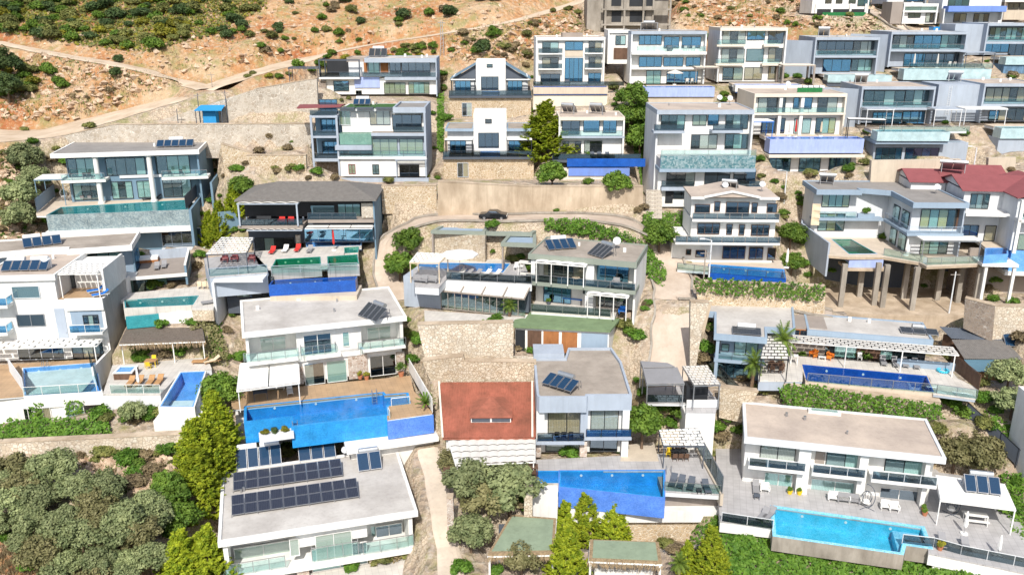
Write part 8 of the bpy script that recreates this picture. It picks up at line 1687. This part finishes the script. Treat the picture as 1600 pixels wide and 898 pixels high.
# ---- poles, shed, car
def pole(u, v, h_, label, lamp=False, m='white2', r_=.09, name='utility_pole'):
 p = ground(u, v, True); r = empty(name, p, 0); tag(r, label, 'pole'); MB().tube((0, 0, -.5), (0, 0, h_), r_ * 1.2, r_ * .8, 10).build('mast', m, r)
 if lamp: MB().bar((0, 0, h_), (-.9, -.2, h_ + .25), .07, .06).build('arm', m, r); MB().box(-1.5, -.85, -.35, -.1, h_ + .2, h_ + .32).build('lamp_head', 'white2', r)
 else: MB().bar((-.6, 0, h_ - .4), (.6, 0, h_ - .4), .08, .08).build('crossarm', 'taupe', r)
pole(1105, 470, 7.6, 'pale street lamp pole beside the road bend', True, name='street_lamp'); pole(1097, 470, 6.4, 'dark pole just left of the pale street lamp', m='taupe')
pole(1225, 316, 4.6, 'white street lamp left of the L-shaped villa', True, name='street_lamp'); pole(1520, 270, 3.6, 'white street lamp behind the maroon roofs', True, name='street_lamp'); pole(1481, 500, 6.5, 'white pole in front of the concrete columns', m='white2'); pole(1423, 500, 7.5, 'slanting dark cable pole by the concrete base wall', m='taupe')
pole(332, 140, 2.8, 'thin pole at the fork of the dirt roads', m='taupe', r_=.06); pole(280, 206, 3.4, 'dark pole left of the blue shed wall', m='dkgrey', r_=.06); pole(313, 192, 4.6, 'dark pole left of the blue shed roof', m='dkgrey', r_=.06); pole(356, 192, 5.0, 'dark pole right of the blue shed roof', m='dkgrey', r_=.06)
p = ground(691, 88, True); r = empty('lattice_pole', p, 0); tag(r, 'steel lattice power pole on the slope above the gabled pair', 'pole'); m = MB()
for sx in (-.35, .35): m.bar((sx, 0, -.5), (sx * .4, 0, 6.2), .09, .09)
for k in range(9): z = .6 * k + .3; s_ = .35 - .023 * k * 1.0; m.bar((-s_, 0, z), (s_, 0, z + .5), .05, .05)
m.bar((-.7, 0, 5.8), (.7, 0, 5.8), .09, .09); m.build('lattice', 'metal', r)
f = frame_at(332, 193, 0, dep(200)); r = thing(f, 'shed', 'small shed with bright blue sheet roof on the rubble wall terrace', 'shed', 0, -.8, 0); MB().box(-1.1, .9, 0, 1.4, -.3, 2.2).build('wall', 'bluesheet', r); MB().face([(-2.0, -.9, 2.25), (2.2, -.9, 2.25), (2.0, 1.6, 2.75), (-1.8, 1.6, 2.75)]).box(-2.0, 2.2, -.92, -.86, 2.12, 2.25).build('roof', 'bluesheet', r)
for x in (-1.9, 2.1): MB().box(x - .05, x + .05, -.85, -.75, -.3, 2.2).build('post', 'dkgrey', r)
def car(u, v, rz, label, m='carpaint'):
 mat('carpaint', (.012, .013, .016), var=.05, rough=.15, spec=.6, coat=1); p = ground(u, v, True); r = empty('parked_car', p + Vector((0, 0, .06)), R(rz)); tag(r, label, 'car'); r.scale = (.86,) * 3
 prof = [(-2.2, .35), (-2.22, .75), (-2.0, .92), (-1.2, 1.0), (-.65, 1.42), (.55, 1.46), (1.25, 1.05), (2.05, .95), (2.2, .6), (2.15, .32)]; b = MB(); n = len(prof)
 for k in range(n):
  (x0, z0), (x1, z1) = prof[k], prof[(k + 1) % n]; w0, w1 = (.86 - .28 * max(0, z0 - .95)), (.86 - .28 * max(0, z1 - .95)); b.face([(x0, -w0, z0), (x0, w0, z0), (x1, w1, z1), (x1, -w1, z1)])
 b.face([(x, -(.86 - .28 * max(0, z - .95)), z) for x, z in prof][::-1]); b.face([(x, .86 - .28 * max(0, z - .95), z) for x, z in prof]); b.build('body', m, r)
 for y in (-.83, .83): MB().face([(-.95, y * 1.0, 1.02), (1.0, y, 1.02), (.5, y * .9, 1.38), (-.6, y * .9, 1.36)][:: (1 if y < 0 else -1)]).build('side_window', 'pane_dark', r)
 for sx in (-1.35, 1.35):
  for y in (-.85, .85): w_ = MB().tube((sx, y - .1, .33), (sx, y + .1, .33), .33, seg=16).build('wheel', 'black', r); MB().tube((sx, y - .11, .33), (sx, y + .11, .33), .2, seg=12).build('rim', 'metal', w_)
 for y in (-.6, .6): MB().box(2.12, 2.2, y - .15, y + .15, .65, .78).build('headlight', 'white', r)
car(771, 343, -6, 'black car parked on the street above the central villa')
# ---- huts at the bottom
for k in range(7):
 f = frame_at(1022, 336 - k * 6.2, 0, dep(340) + k * .55); fbox(f, 'stone_step', ('lowest', 'second', 'third', 'fourth', 'fifth', 'sixth', 'topmost')[k] + ' step of the stairs left of the tall four-storey villa', 'step', 'stoneg', -1.1, 1.1, 0, .6, -.5, .1, 'step')
tile(0, 0, 1.0); A9, B9 = ground(1577, 702, True), ground(1606, 768, True); f = Fr(B9, math.atan2(A9.y - B9.y, A9.x - B9.x)); Lw = (A9 - B9).length
fbox(f, 'villa', 'pale blue-white villa wall cut by the right edge beyond the dark fence', 'villa', 'white', -4, Lw, -7, 0, -2, 9, 'wall')
# ---------------------------------------------------------------- trees, each named by where it stands
tile(0, 0, 1.0)
def T_(kind, label, pts, sc_=1.0, group=None, jit=.12, cat=None, sx=1.0):
 """trees or shrubs by the image point of their foot; more than one point shares a label and a group"""
 for i, p in enumerate(pts):
  s = (p[2] if len(p) > 2 else sc_) * random.uniform(1 - jit, 1 + jit); plant(kind, ground(p[0], p[1], True) - Vector((0, 0, .15)), (s * sx, s * sx, s), label[i] if isinstance(label, list) else label, cat, None, group)
gc = 'golden cypresses'
T_('conifer', ['golden cypress at the bottom edge left of the photovoltaic roof', 'golden cypress at the bottom edge, right one beside the photovoltaic roof', 'golden cypress touching the left of the photovoltaic roof', 'tall golden cypress in the middle of the left cypress row', 'golden cypress behind the tall one in the left row', 'upper golden cypress beside the kite-shaped pool', 'topmost golden cypress next to the thatched bar pool'], [(292, 925, 1.1), (330, 920, 1.15), (352, 800, .9), (318, 800, 1.2), (345, 760, 1.1), (312, 745, 1.1), (340, 700, 1.1)], group=gc, jit=.03, sx=1.45)
T_('conifer', ['left golden cypress below the wedge-shaped pool', 'tallest middle golden cypress below the wedge-shaped pool', 'right golden cypress below the wedge-shaped pool', 'golden cypress between the two straw huts', 'small golden cypress right of the straw-fringed hut', 'golden cypress at the left edge of the bottom right creeper'], [(883, 848, .8), (914, 850, .98), (957, 850, .92), (884, 905, .98), (1072, 892, .55), (1108, 897, .85)], group=gc, jit=.02, sx=1.3)
T_('conifer', ['lower yellow-green conifer right of the column villa', 'middle yellow-green conifer right of the column villa', 'upper yellow-green conifer right of the column villa'], [(330, 388, .95), (346, 372, .95), (368, 338, .85)], group=gc, jit=.02, sx=1.25)
T_('conifer', ['big yellow-green conifer left of the villa with blue balcony glass'], [(851, 248, 1.5)], group=gc, jit=.01, sx=1.9)
T_('broadleaf_tree', ['green tree above the yellow conifers at the column villa', 'bright green tree by the gabled white villa, upper', 'bright green tree by the gabled white villa, lower', 'dark round tree beneath the big yellow-green conifer', 'leafy tree against the beige street wall', 'upper green tree left of the tall four-storey villa', 'middle green tree left of the tall four-storey villa', 'lower green tree left of the tall four-storey villa', 'round green tree above the left golden cypresses', 'green tree hugging the left wall of the central villa', 'green tree at the left of the central pool pergola', 'pale green tree on the bank right of the central villa'], [(378, 312, .8), (1234, 388, .9), (1236, 430, .75), (862, 300, 1.05), (962, 312, .95), (988, 180, 1.2), (982, 215, 1.25), (1000, 250, 1.2), (345, 640, 1.05), (640, 402, .9), (625, 440, 1.0), (1030, 395, 1.0)], jit=.05)
T_('dark_tree', ['dark conifer in the shade behind the blue balcony glass villa', 'dark green tree at the right of the dark infinity terrace', 'dark green tree left of the dark-tiled house', 'large dark green bush high on the left edge', 'dark green bush on the left edge above the dirt slope'], [(975, 205, .95), (1012, 270, .6), (338, 255, .7), (8, 130, 1.3), (15, 160, 1.1)], jit=.05)
T_('olive_tree', ['tall olive at the left edge beside the column villa', 'second olive down beside the column villa', 'third olive down beside the column villa', 'lowest olive beside the column villa', 'thin olive in front of the thatched bar terrace wall', 'olive tree at the right edge beyond the dark corrugated roofs', 'lower olive at the right edge beyond the dark corrugated roofs'], [(42, 275, 1.2), (60, 305, 1.0), (38, 335, 1.2), (35, 368, 1.1), (208, 662, .62), (1572, 612, .9), (1578, 655, .8)], jit=.05)
T_('mastic_tree', ['left yellow-green olive bush behind the three-collector pergola', 'right yellow-green olive bush behind the three-collector pergola', 'olive hanging over the stepped path from the white awning', 'yellowish olive left of the straw hut roof', 'pale bush at the foot of the straw hut'], [(1488, 738, 1.0), (1522, 745, 1.1), (712, 748, .8), (762, 820, 1.15), (815, 900, .8)], jit=.05)
T_('olive_tree', ['olive right of the stepped path', 'large olive beside the straw hut', 'lower olive by the stepped path'], [(735, 788, 1.05), (796, 806, 1.25), (735, 862, .9)], jit=.05)
N9 = ('first', 'second', 'third', 'fourth', 'fifth', 'sixth', 'seventh')
for j, (v, us) in enumerate(((760, (25, 66, 104)), (785, (6, 46, 90, 132, 166)), (812, (25, 72, 152, 192, 230)), (838, (5, 54, 112, 160, 207, 250)), (868, (32, 86, 132, 182, 228)), (900, (72, 108, 160, 200, 242)), (928, (90, 150, 190)))):
 for i, u in enumerate(us): yk = (i * 2 + j * 3) % 5 == 0; T_('mastic_tree' if yk else 'olive_tree', N9[i] + (' yellowish' if yk else ' grey-green') + ' olive from the left in row ' + N9[j] + ' from the top of the corner grove', [(u + random.uniform(-8, 8), v + random.uniform(-6, 6), random.uniform(.5, .95))], group='olive grove in the bottom left corner')
T_('broadleaf_tree', ['middle greener tree at the right edge of the olive grove', 'lowest greener tree at the right edge of the olive grove', 'uppermost greener tree at the right edge of the olive grove'], [(272, 800, .8), (285, 835, .8), (262, 780, .7)])
def palmt(u, v, s, lab): p = ground(u, v, True); plant('palm', p - Vector((0, 0, .3)), s, lab, 'palm tree')
q = H7.w(7.6, 2.6, 0); plant('palm', Vector((q.x, q.y, q.z - .3)), (1.1, 1.1, 1.7), 'palm tree rising through the roof gap of the beige wing', 'palm tree'); palmt(1174, 612, (.95, .95, 1.25), 'shorter palm in front of the beige wing'); palmt(796, 500, .75, 'small palm at the right end of the winter garden'); palmt(1060, 905, .7, 'palm crown at the bottom edge right of the straw-fringed hut')
T_('garden_bush', ['round clipped hedge ball, left, on the dark infinity terrace', 'round clipped hedge ball, right, on the dark infinity terrace'], [(920, 244, .9), (962, 244, 1.1)], jit=.02)
T_('garden_bush', ['bright shrub left of the beige wing by the palm', 'bright shrub below the wing by the palm', 'light green bush at the foot of the black parasol fence', 'pale green bush right edge below the dark fence', 'yellow-green bush above the right edge fence', 'green bush beside the white slat awning post', 'bush on the right wall below the turquoise pool pergola', 'green bush at the foot of the stepped path', 'yellow-green bush at the very bottom by the path', 'flowering bush left of the thatched bar', 'rounded bush below the winter garden railing', 'bush left of the gabled white villa terrace', 'bush beside the straw hut wall', 'yellow shrub on the pale block wall at the right edge', 'dry yellow shrub on the pale block wall', 'shrub in the gap right of the gabled pair, upper', 'shrub in the gap right of the gabled pair, lower'], [(1102, 552, 1.2), (1122, 585, 1.1), (1255, 415, 1.0), (1548, 672, 1.0), (1555, 645, .8), (1262, 432, .7), (1575, 800, 1.4), (722, 735, .7), (722, 895, 1.1), (158, 655, 1.3), (775, 503, 1.0), (1085, 330, .7), (775, 895, .8), (1552, 470, .8), (1582, 476, .9), (692, 140, .9), (690, 190, 1.0)], jit=.05)
# ---- creepers, hedges and ground cover
cr = lambda label, pts, seed=1, **k: creeper(WORLD, label, pts, ('g',), seed=seed, **k)
cr('thick green creeper covering the slope below the turquoise pool', [(1128, 826), (1215, 838), (1300, 865), (1405, 876), (1420, 862), (1500, 878), (1560, 905), (1120, 905)], 2, dens=46, thick=.6, size=.27)
creeper(FW[10], 'creeper with pale flowers under the long deep blue pool', [(1215, 602), (1255, 598), (1300, 606), (1380, 618), (1470, 632), (1475, 655), (1400, 656), (1300, 640), (1225, 634)], ('y', -.15), seed=3, dens=50, thick=.5, holes=.22)
cr('long clipped hedge on top of the cream rubble wall, bottom left', [(0, 662), (40, 655), (170, 660), (176, 682), (100, 688), (0, 690)], 4, dens=60, thick=1.0)
cr('bright green hedge slope behind the central villa', [(850, 348), (900, 345), (960, 362), (1010, 385), (1040, 425), (1035, 455), (1002, 425), (1000, 384), (905, 372), (852, 362)], 5, dens=60, thick=.9)
cr('green ivy bank above the road beside the gabled white villa', [(1000, 336), (1075, 332), (1072, 365), (1050, 385), (1010, 360)], 6, dens=40, thick=.6)
creeper(FW[11], 'mixed creepers on the ochre bank right of the road', [(1082, 434), (1150, 436), (1288, 444), (1288, 470), (1180, 464), (1085, 456)], ('y', -.15), seed=7, dens=42, holes=.3, thick=.4)
cr('climbing ivy along the right wall of the green-pool villa', [(683, 145), (694, 145), (694, 240), (684, 240)], 8, dens=60, thick=.5)
cr('ivy strip left of the tall four-storey villa', [(985, 140), (1012, 150), (1016, 250), (1006, 305), (990, 240)], 9, dens=60, thick=.6)
cr('tangled vines at the right end of the thatched canopy', [(290, 485), (325, 480), (355, 540), (360, 575), (320, 565), (300, 520)], 10, m='lf_olivel', dens=40, thick=.8, holes=.15)
cr('bougainvillea and vines right of the dark teal pool', [(262, 480), (300, 478), (322, 500), (300, 512), (268, 500)], 11, dens=40, thick=.6)
cr('creeper spilling at the corner right of the wedge-shaped pool base', [(1050, 820), (1075, 830), (1128, 800), (1130, 860), (1095, 865)], 12, dens=26, holes=.15, thick=.5)
cr('green bushes below the three-collector pergola at the right edge', [(1560, 740), (1600, 745), (1600, 850), (1575, 838)], 13, dens=34, thick=.7)
cr('low shrubs along the top of the pale wall before the winter garden', [(695, 508), (790, 500), (800, 506), (700, 512)], 14, dens=40, thick=.5)
cr('tangled green plants under the checkered black pergola', [(322, 432), (345, 432), (350, 560), (328, 560)], 15, dens=26, holes=.2)
cr('green weeds on the verge right of the fence in the lower right', [(1535, 640), (1575, 660), (1600, 700), (1600, 730), (1560, 690)], 16, dens=30, holes=.1, thick=.4)
# ---- scrub on the open hillside
def inpoly(u, v, P_):
 c = False
 for i in range(len(P_)):
  (x1, y1), (x2, y2) = P_[i], P_[(i + 1) % len(P_)]
  if (y1 > v) != (y2 > v) and u < (x2 - x1) * (v - y1) / (y2 - y1) + x1: c = not c
 return c
Z9 = [([(-20, -30), (420, -30), (415, 12), (330, 55), (230, 82), (150, 75), (0, 50)], 210, [('shrub', 'grey-green', .40), ('maquis_shrub', 'bright green', .25), ('dark_shrub', 'dark green', .2), ('yellow_shrub', 'yellow-flowering', .15)], 'scrub above the dirt track', (.9, 1.9)),
 ([(420, -30), (900, -30), (790, 18), (650, 42), (480, 78), (400, 92), (330, 60)], 62, [('shrub', 'grey-green', .35), ('maquis_shrub', 'bright green', .3), ('dark_shrub', 'dark green', .2), ('dry_shrub', 'dry brown', .15)], 'rocky slope above the dirt road', (.6, 1.4)),
 ([(0, 95), (60, 95), (110, 135), (60, 150), (0, 152)], 24, [('maquis_shrub', 'bright green', .4), ('shrub', 'grey-green', .4), ('yellow_shrub', 'yellow-flowering', .2)], 'thicket at the left edge', (.9, 1.6)),
 ([(110, 95), (190, 108), (270, 125), (200, 150), (90, 160)], 7, [('dark_shrub', 'dark green', .4), ('dry_shrub', 'dry brown', .6)], 'bank between the dirt roads', (.4, .9)),
 ([(370, 118), (490, 95), (640, 70), (700, 70), (700, 85), (500, 110), (380, 135)], 30, [('maquis_shrub', 'bright green', .5), ('shrub', 'grey-green', .3), ('yellow_shrub', 'yellow-flowering', .2)], 'verge below the dirt road', (.6, 1.2)),
 ([(700, 55), (830, 35), (830, 90), (700, 90)], 20, [('maquis_shrub', 'bright green', .4), ('shrub', 'grey-green', .3), ('dry_shrub', 'dry brown', .3)], 'slope above the gabled pair', (.6, 1.3)),
 ([(1045, 0), (1380, 0), (1400, 50), (1240, 50), (1060, 35)], 40, [('shrub', 'grey-green', .4), ('maquis_shrub', 'bright green', .3), ('dry_shrub', 'dry brown', .3)], 'slope right of the unfinished building', (.4, 1.0)),
 ([(0, 235), (60, 235), (70, 420), (0, 420)], 20, [('shrub', 'grey-green', .4), ('dry_shrub', 'dry brown', .3), ('yellow_shrub', 'yellow-flowering', .3)], 'slope at the left edge below the road', (.5, 1.0)),
 ([(0, 722), (290, 715), (290, 760), (0, 760)], 10, [('dry_shrub', 'dry brown', .6), ('shrub', 'grey-green', .4)], 'soil under the cream rubble wall', (.4, .7)),
 ([(800, 33), (930, 5), (935, 50), (840, 52)], 12, [('shrub', 'grey-green', .5), ('dry_shrub', 'dry brown', .5)], 'slope left of the unfinished building', (.5, 1.0))]
for poly, n_, kinds, where, (s0, s1) in Z9:
 us, vs = [p[0] for p in poly], [p[1] for p in poly]; k = 0; tries = 0
 while k < n_ and tries < 3000:
  tries += 1; u, v = random.uniform(min(us), max(us)), random.uniform(min(vs), max(vs))
  if not inpoly(u, v, poly): continue
  r_ = random.random(); acc = 0
  for kd, ad, pr_ in kinds:
   acc += pr_
   if r_ <= acc: break
  s = random.uniform(s0, s1); p = ground(u, v, True); plant(kd, p - Vector((0, 0, .1)), (s * random.uniform(.9, 1.3), s, s * random.uniform(.75, 1.05)), ad + ' shrub, ' + ('left', 'middle', 'right')[min(2, int(3 * (u - min(us)) / (max(us) - min(us))))] + (' upper' if v < (max(vs) + min(vs)) / 2 else ' lower') + ' part of the ' + where, 'shrub', None, ad + ' shrubs, ' + where); k += 1
T_('dark_shrub', ['dark round bush on the dirt track edge', 'dark round bush between the two dirt roads', 'large dark bush at the top edge left of the car road', 'large green bush at the top edge above the road', 'big rounded green tree on the slope above the gabled pair', 'rounded bush on the rocky slope right of the track', 'dark bush by the blue-grey house at top'], [(186, 97, 1.1), (180, 119, 1.3), (632, 30, 1.7), (702, 26, 1.8), (755, 82, 1.9), (565, 38, 1.2), (355, 60, 1.3)], jit=.05, cat='shrub')
creeper(WORLD, 'low green scrub cover between the shrubs at the top left', Z9[0][0], ('g',), m='lf_scrub', dens=9, size=.42, thick=.35, name='ground_cover', cat='ground cover', kind='stuff', seed=21, holes=.2)
creeper(WORLD, 'yellowish low scrub cover between the shrubs at the top left', Z9[0][0], ('g',), m='lf_yellow', dens=6, size=.4, thick=.3, name='ground_cover', cat='ground cover', kind='stuff', seed=33, holes=.32)
# ---- bushes in the gaps between the villas, only where the ground shows
tile(0, 0, 1.0); bpy.context.view_layer.update(); dg = bpy.context.evaluated_depsgraph_get(); rs = random.Random(4); n_ = 0
for _ in range(2600):
 u, v = rs.uniform(0, 1600), rs.uniform(60, 890)
 if (u < 500 and v < 200) or n_ > 290: continue
 p = ground(u, v, True); d_ = p - CAMP
 if sc.ray_cast(dg, CAMP, d_.normalized(), distance=d_.length - .3)[0] or min(abs(p.x - q.x) + abs(p.y - q.y) for R9 in ROADS for q in R9[1][::3]) < 4.5: continue
 kd, ad = rs.choice((('maquis_shrub', 'bright green'), ('garden_bush', 'light green'), ('shrub', 'grey-green'), ('dry_shrub', 'dry brown'), ('garden_bush', 'light green'))); s = rs.uniform(.45, 1.05) * (1.15 if v > 400 else 1)
 row = ('top', 'second', 'third', 'fourth', 'fifth', 'sixth', 'bottom')[min(6, int((v - 60) / 118))]; cl = ('far left', 'left', 'left of centre', 'centre', 'right of centre', 'right', 'far right')[min(6, int(u / 229))]
 plant(kd, p - Vector((0, 0, .1)), (s * 1.2, s, s * .9), ad + ' bush in a gap between the villas, ' + row + ' band, ' + cl, 'shrub', None, ad + ' gap bushes'); n_ += 1
print('GAPS', n_)
# ---- loose rock and dry grass on the slopes
def scatter(name, label, cat, polys, n, m, kind_='rock', smin=.15, smax=.6, seed=1):
 g = np.random.default_rng(seed); V, F9 = [], []; dirs = np.array([(1, 0, 0), (-1, 0, 0), (0, 1, 0), (0, -1, 0), (0, 0, 1), (0, 0, -1)], float); fc = [(0, 2, 4), (2, 1, 4), (1, 3, 4), (3, 0, 4), (2, 0, 5), (1, 2, 5), (3, 1, 5), (0, 3, 5)]; tot = 0; tries = 0
 while tot < n and tries < n * 6:
  tries += 1; poly = polys[g.integers(len(polys))]; us, vs = [p[0] for p in poly], [p[1] for p in poly]; u, v = g.uniform(min(us), max(us)), g.uniform(min(vs), max(vs))
  if not inpoly(u, v, poly) or math.sin(u * .21 + seed) * math.sin(v * .33) < g.uniform(-.6, .5): continue
  p = ground(u, v, True); b = len(V); tot += 1
  if kind_ == 'rock':
   s = smin + (smax - smin) * g.random() ** 2.5; D_ = dirs * (.6 + .7 * g.random((6, 1))) * s; D_[:, 2] *= .7; D_ += g.normal(size=(6, 3)) * s * .22; V += [(p.x + a, p.y + b_, p.z + c) for a, b_, c in D_]; F9 += [tuple(b + i for i in f_) for f_ in fc]
  else:
   for _ in range(5):
    a = g.random() * 6.28; h_ = .2 + .25 * g.random(); x, y = p.x + g.normal() * .18, p.y + g.normal() * .18; b = len(V); V += [(x - .06 * math.cos(a), y - .06 * math.sin(a), p.z - .03), (x + .06 * math.cos(a), y + .06 * math.sin(a), p.z - .03), (x + g.normal() * .1, y + g.normal() * .1, p.z + h_)]; F9.append((b, b + 1, b + 2))
 me = bpy.data.meshes.new(name); me.from_pydata(V, [], F9); me.materials.append(MATS[m]); o = bpy.data.objects.new(name, me); col.objects.link(o); tag(o, label, cat, kind='stuff')
mat('rock', (.56, .45, .34), var=.35, scale=1.5, bump=.5, stain=(.42, .25, .14)); slope = [[(0, 100), (60, 80), (290, 125), (120, 185), (0, 190)], [(0, 50), (100, 80), (290, 115), (500, 80), (780, 28), (880, -20), (520, -20), (200, 60)], [(1040, -10), (1380, -10), (1380, 50), (1060, 40)], [(700, 50), (930, 10), (930, 50), (830, 95), (700, 95)], [(0, 235), (60, 235), (60, 420), (0, 420)], [(100, 715), (290, 712), (290, 770), (180, 770)]]
scatter('loose_rocks', 'pale and orange loose rocks scattered over the open slopes', 'rocks', slope, 4200, 'rock', smax=.8); scatter('dry_grass', 'dry yellow grass tufts on the open slopes', 'grass', slope + [[(1060, 880), (1130, 830), (1130, 898)], [(0, 850), (60, 850), (120, 898), (0, 898)]], 3600, 'lf_dry', 'grass', seed=5); scatter('green_grass', 'green grass tufts on the open slopes', 'grass', slope, 3000, 'lf_creeper', 'grass', seed=9)
# ---- build ground last
tile(0, 0, 1.0)
mat('asphalt', (.40, .33, .26), var=.22, scale=.25, bump=.2, stain=(.34, .25, .18))
verts = np.stack([X, Y, TZ], -1).reshape(-1, 3)
i = np.arange(NY - 1)[:, None] * NX + np.arange(NX - 1)[None, :]; F_ = np.stack([i, i + 1, i + NX + 1, i + NX], -1).reshape(-1, 4)
me = bpy.data.meshes.new('hillside'); me.vertices.add(len(verts)); me.vertices.foreach_set('co', verts.astype(np.float32).ravel())
me.loops.add(F_.size); me.loops.foreach_set('vertex_index', F_.astype(np.int32).ravel()); me.polygons.add(len(F_))
me.polygons.foreach_set('loop_start', np.arange(0, F_.size, 4, dtype=np.int32)); me.polygons.foreach_set('loop_total', np.full(len(F_), 4, dtype=np.int32)); me.polygons.foreach_set('use_smooth', np.ones(len(F_), bool))
me.update(calc_edges=True); o = bpy.data.objects.new('hillside', me); col.objects.link(o); tag(o, kind='structure')
m, n, p = _new('hill'); L = n.links.new; tc = node(n, 'ShaderNodeTexCoord')
n1 = node(n, 'ShaderNodeTexNoise', i_Scale=.09, i_Detail=10, i_Roughness=.7); L(tc.outputs['Object'], n1.inputs['Vector'])
n2 = node(n, 'ShaderNodeTexNoise', i_Scale=1.3, i_Detail=8, i_Roughness=.75); L(tc.outputs['Object'], n2.inputs['Vector'])
r1 = node(n, 'ShaderNodeValToRGB'); e = r1.color_ramp.elements; e[0].position = .38; e[0].color = (.36, .125, .045, 1); e[1].position = .62; e[1].color = (.50, .36, .22, 1); x_ = e.new(.5); x_.color = (.44, .23, .10, 1); L(n1.outputs[0], r1.inputs[0])
r2 = node(n, 'ShaderNodeValToRGB'); e = r2.color_ramp.elements; e[0].position = .50; e[0].color = (0, 0, 0, 1); e[1].position = .62; e[1].color = (1, 1, 1, 1); L(n2.outputs[0], r2.inputs[0])
mx = node(n, 'ShaderNodeMixRGB', i_2=(.52, .41, .29, 1)); L(r2.outputs[0], mx.inputs[0]); L(r1.outputs[0], mx.inputs[1])
n3 = node(n, 'ShaderNodeTexNoise', i_Scale=.22, i_Detail=9, i_Roughness=.75); L(tc.outputs['Object'], n3.inputs['Vector'])
r3 = node(n, 'ShaderNodeValToRGB'); e = r3.color_ramp.elements; e[0].position = .50; e[0].color = (0, 0, 0, 1); e[1].position = .62; e[1].color = (.8, .8, .8, 1); L(n3.outputs[0], r3.inputs[0])
at_ = node(n, 'ShaderNodeAttribute', attribute_name='village'); gm = node(n, 'ShaderNodeNewGeometry'); sx_ = node(n, 'ShaderNodeSeparateXYZ'); L(gm.outputs['True Normal'], sx_.inputs[0])
sv_ = node(n, 'ShaderNodeTexVoronoi', i_Scale=2.6, feature='DISTANCE_TO_EDGE'); L(tc.outputs['Object'], sv_.inputs['Vector']); sm_ = node(n, 'ShaderNodeMapRange', i_1=.03, i_2=.09); L(sv_.outputs['Distance'], sm_.inputs[0])
ws_ = node(n, 'ShaderNodeMixRGB', i_1=(.30, .23, .16, 1), i_2=(.56, .48, .37, 1)); L(sm_.outputs[0], ws_.inputs[0])
gv_ = node(n, 'ShaderNodeMixRGB', i_1=(.43, .35, .27, 1), i_2=(.58, .52, .44, 1)); L(r2.outputs[0], gv_.inputs[0])
st_ = node(n, 'ShaderNodeMapRange', i_1=.80, i_2=.68); L(sx_.outputs[2], st_.inputs[0]); vg_ = node(n, 'ShaderNodeMixRGB'); L(st_.outputs[0], vg_.inputs[0]); L(gv_.outputs[0], vg_.inputs[1]); L(ws_.outputs[0], vg_.inputs[2])
mv_ = node(n, 'ShaderNodeMixRGB'); L(at_.outputs['Fac'], mv_.inputs[0]); L(mx.outputs[0], mv_.inputs[1]); L(vg_.outputs[0], mv_.inputs[2]); mx = mv_
m2 = node(n, 'ShaderNodeMixRGB', i_2=(.25, .24, .09, 1)); L(r3.outputs[0], m2.inputs[0]); L(mx.outputs[0], m2.inputs[1]); L(m2.outputs[0], p.inputs['Base Color'])
v_ = node(n, 'ShaderNodeTexVoronoi', i_Scale=1.1, feature='F1'); L(tc.outputs['Object'], v_.inputs['Vector']); ad = node(n, 'ShaderNodeMath', operation='ADD'); L(v_.outputs['Distance'], ad.inputs[0]); L(n2.outputs[0], ad.inputs[1])
bm = node(n, 'ShaderNodeBump', i_Strength=1.0, i_Distance=.45); L(ad.outputs[0], bm.inputs['Height']); L(bm.outputs[0], p.inputs['Normal']); p.inputs['Roughness'].default_value = .95
me.materials.append(m)
va = me.attributes.new('village', 'FLOAT', 'POINT'); va.data.foreach_set('value', np.clip((den - .07) * 5, 0, .9).astype(np.float32).ravel())
build_roads()
# the sea and coast below, where the camera looks from
m, n, p = _new('sea'); p.inputs['Base Color'].default_value = (.03, .14, .22, 1); p.inputs['Roughness'].default_value = .25
MATS['sea'] = m
o = MB().face([(-3000, -4000, -60), (3000, -4000, -60), (3000, -20, -60), (-3000, -20, -60)]).build('sea', 'sea'); tag(o, kind='structure')
for nm in INFO: print('HOUSE', nm)
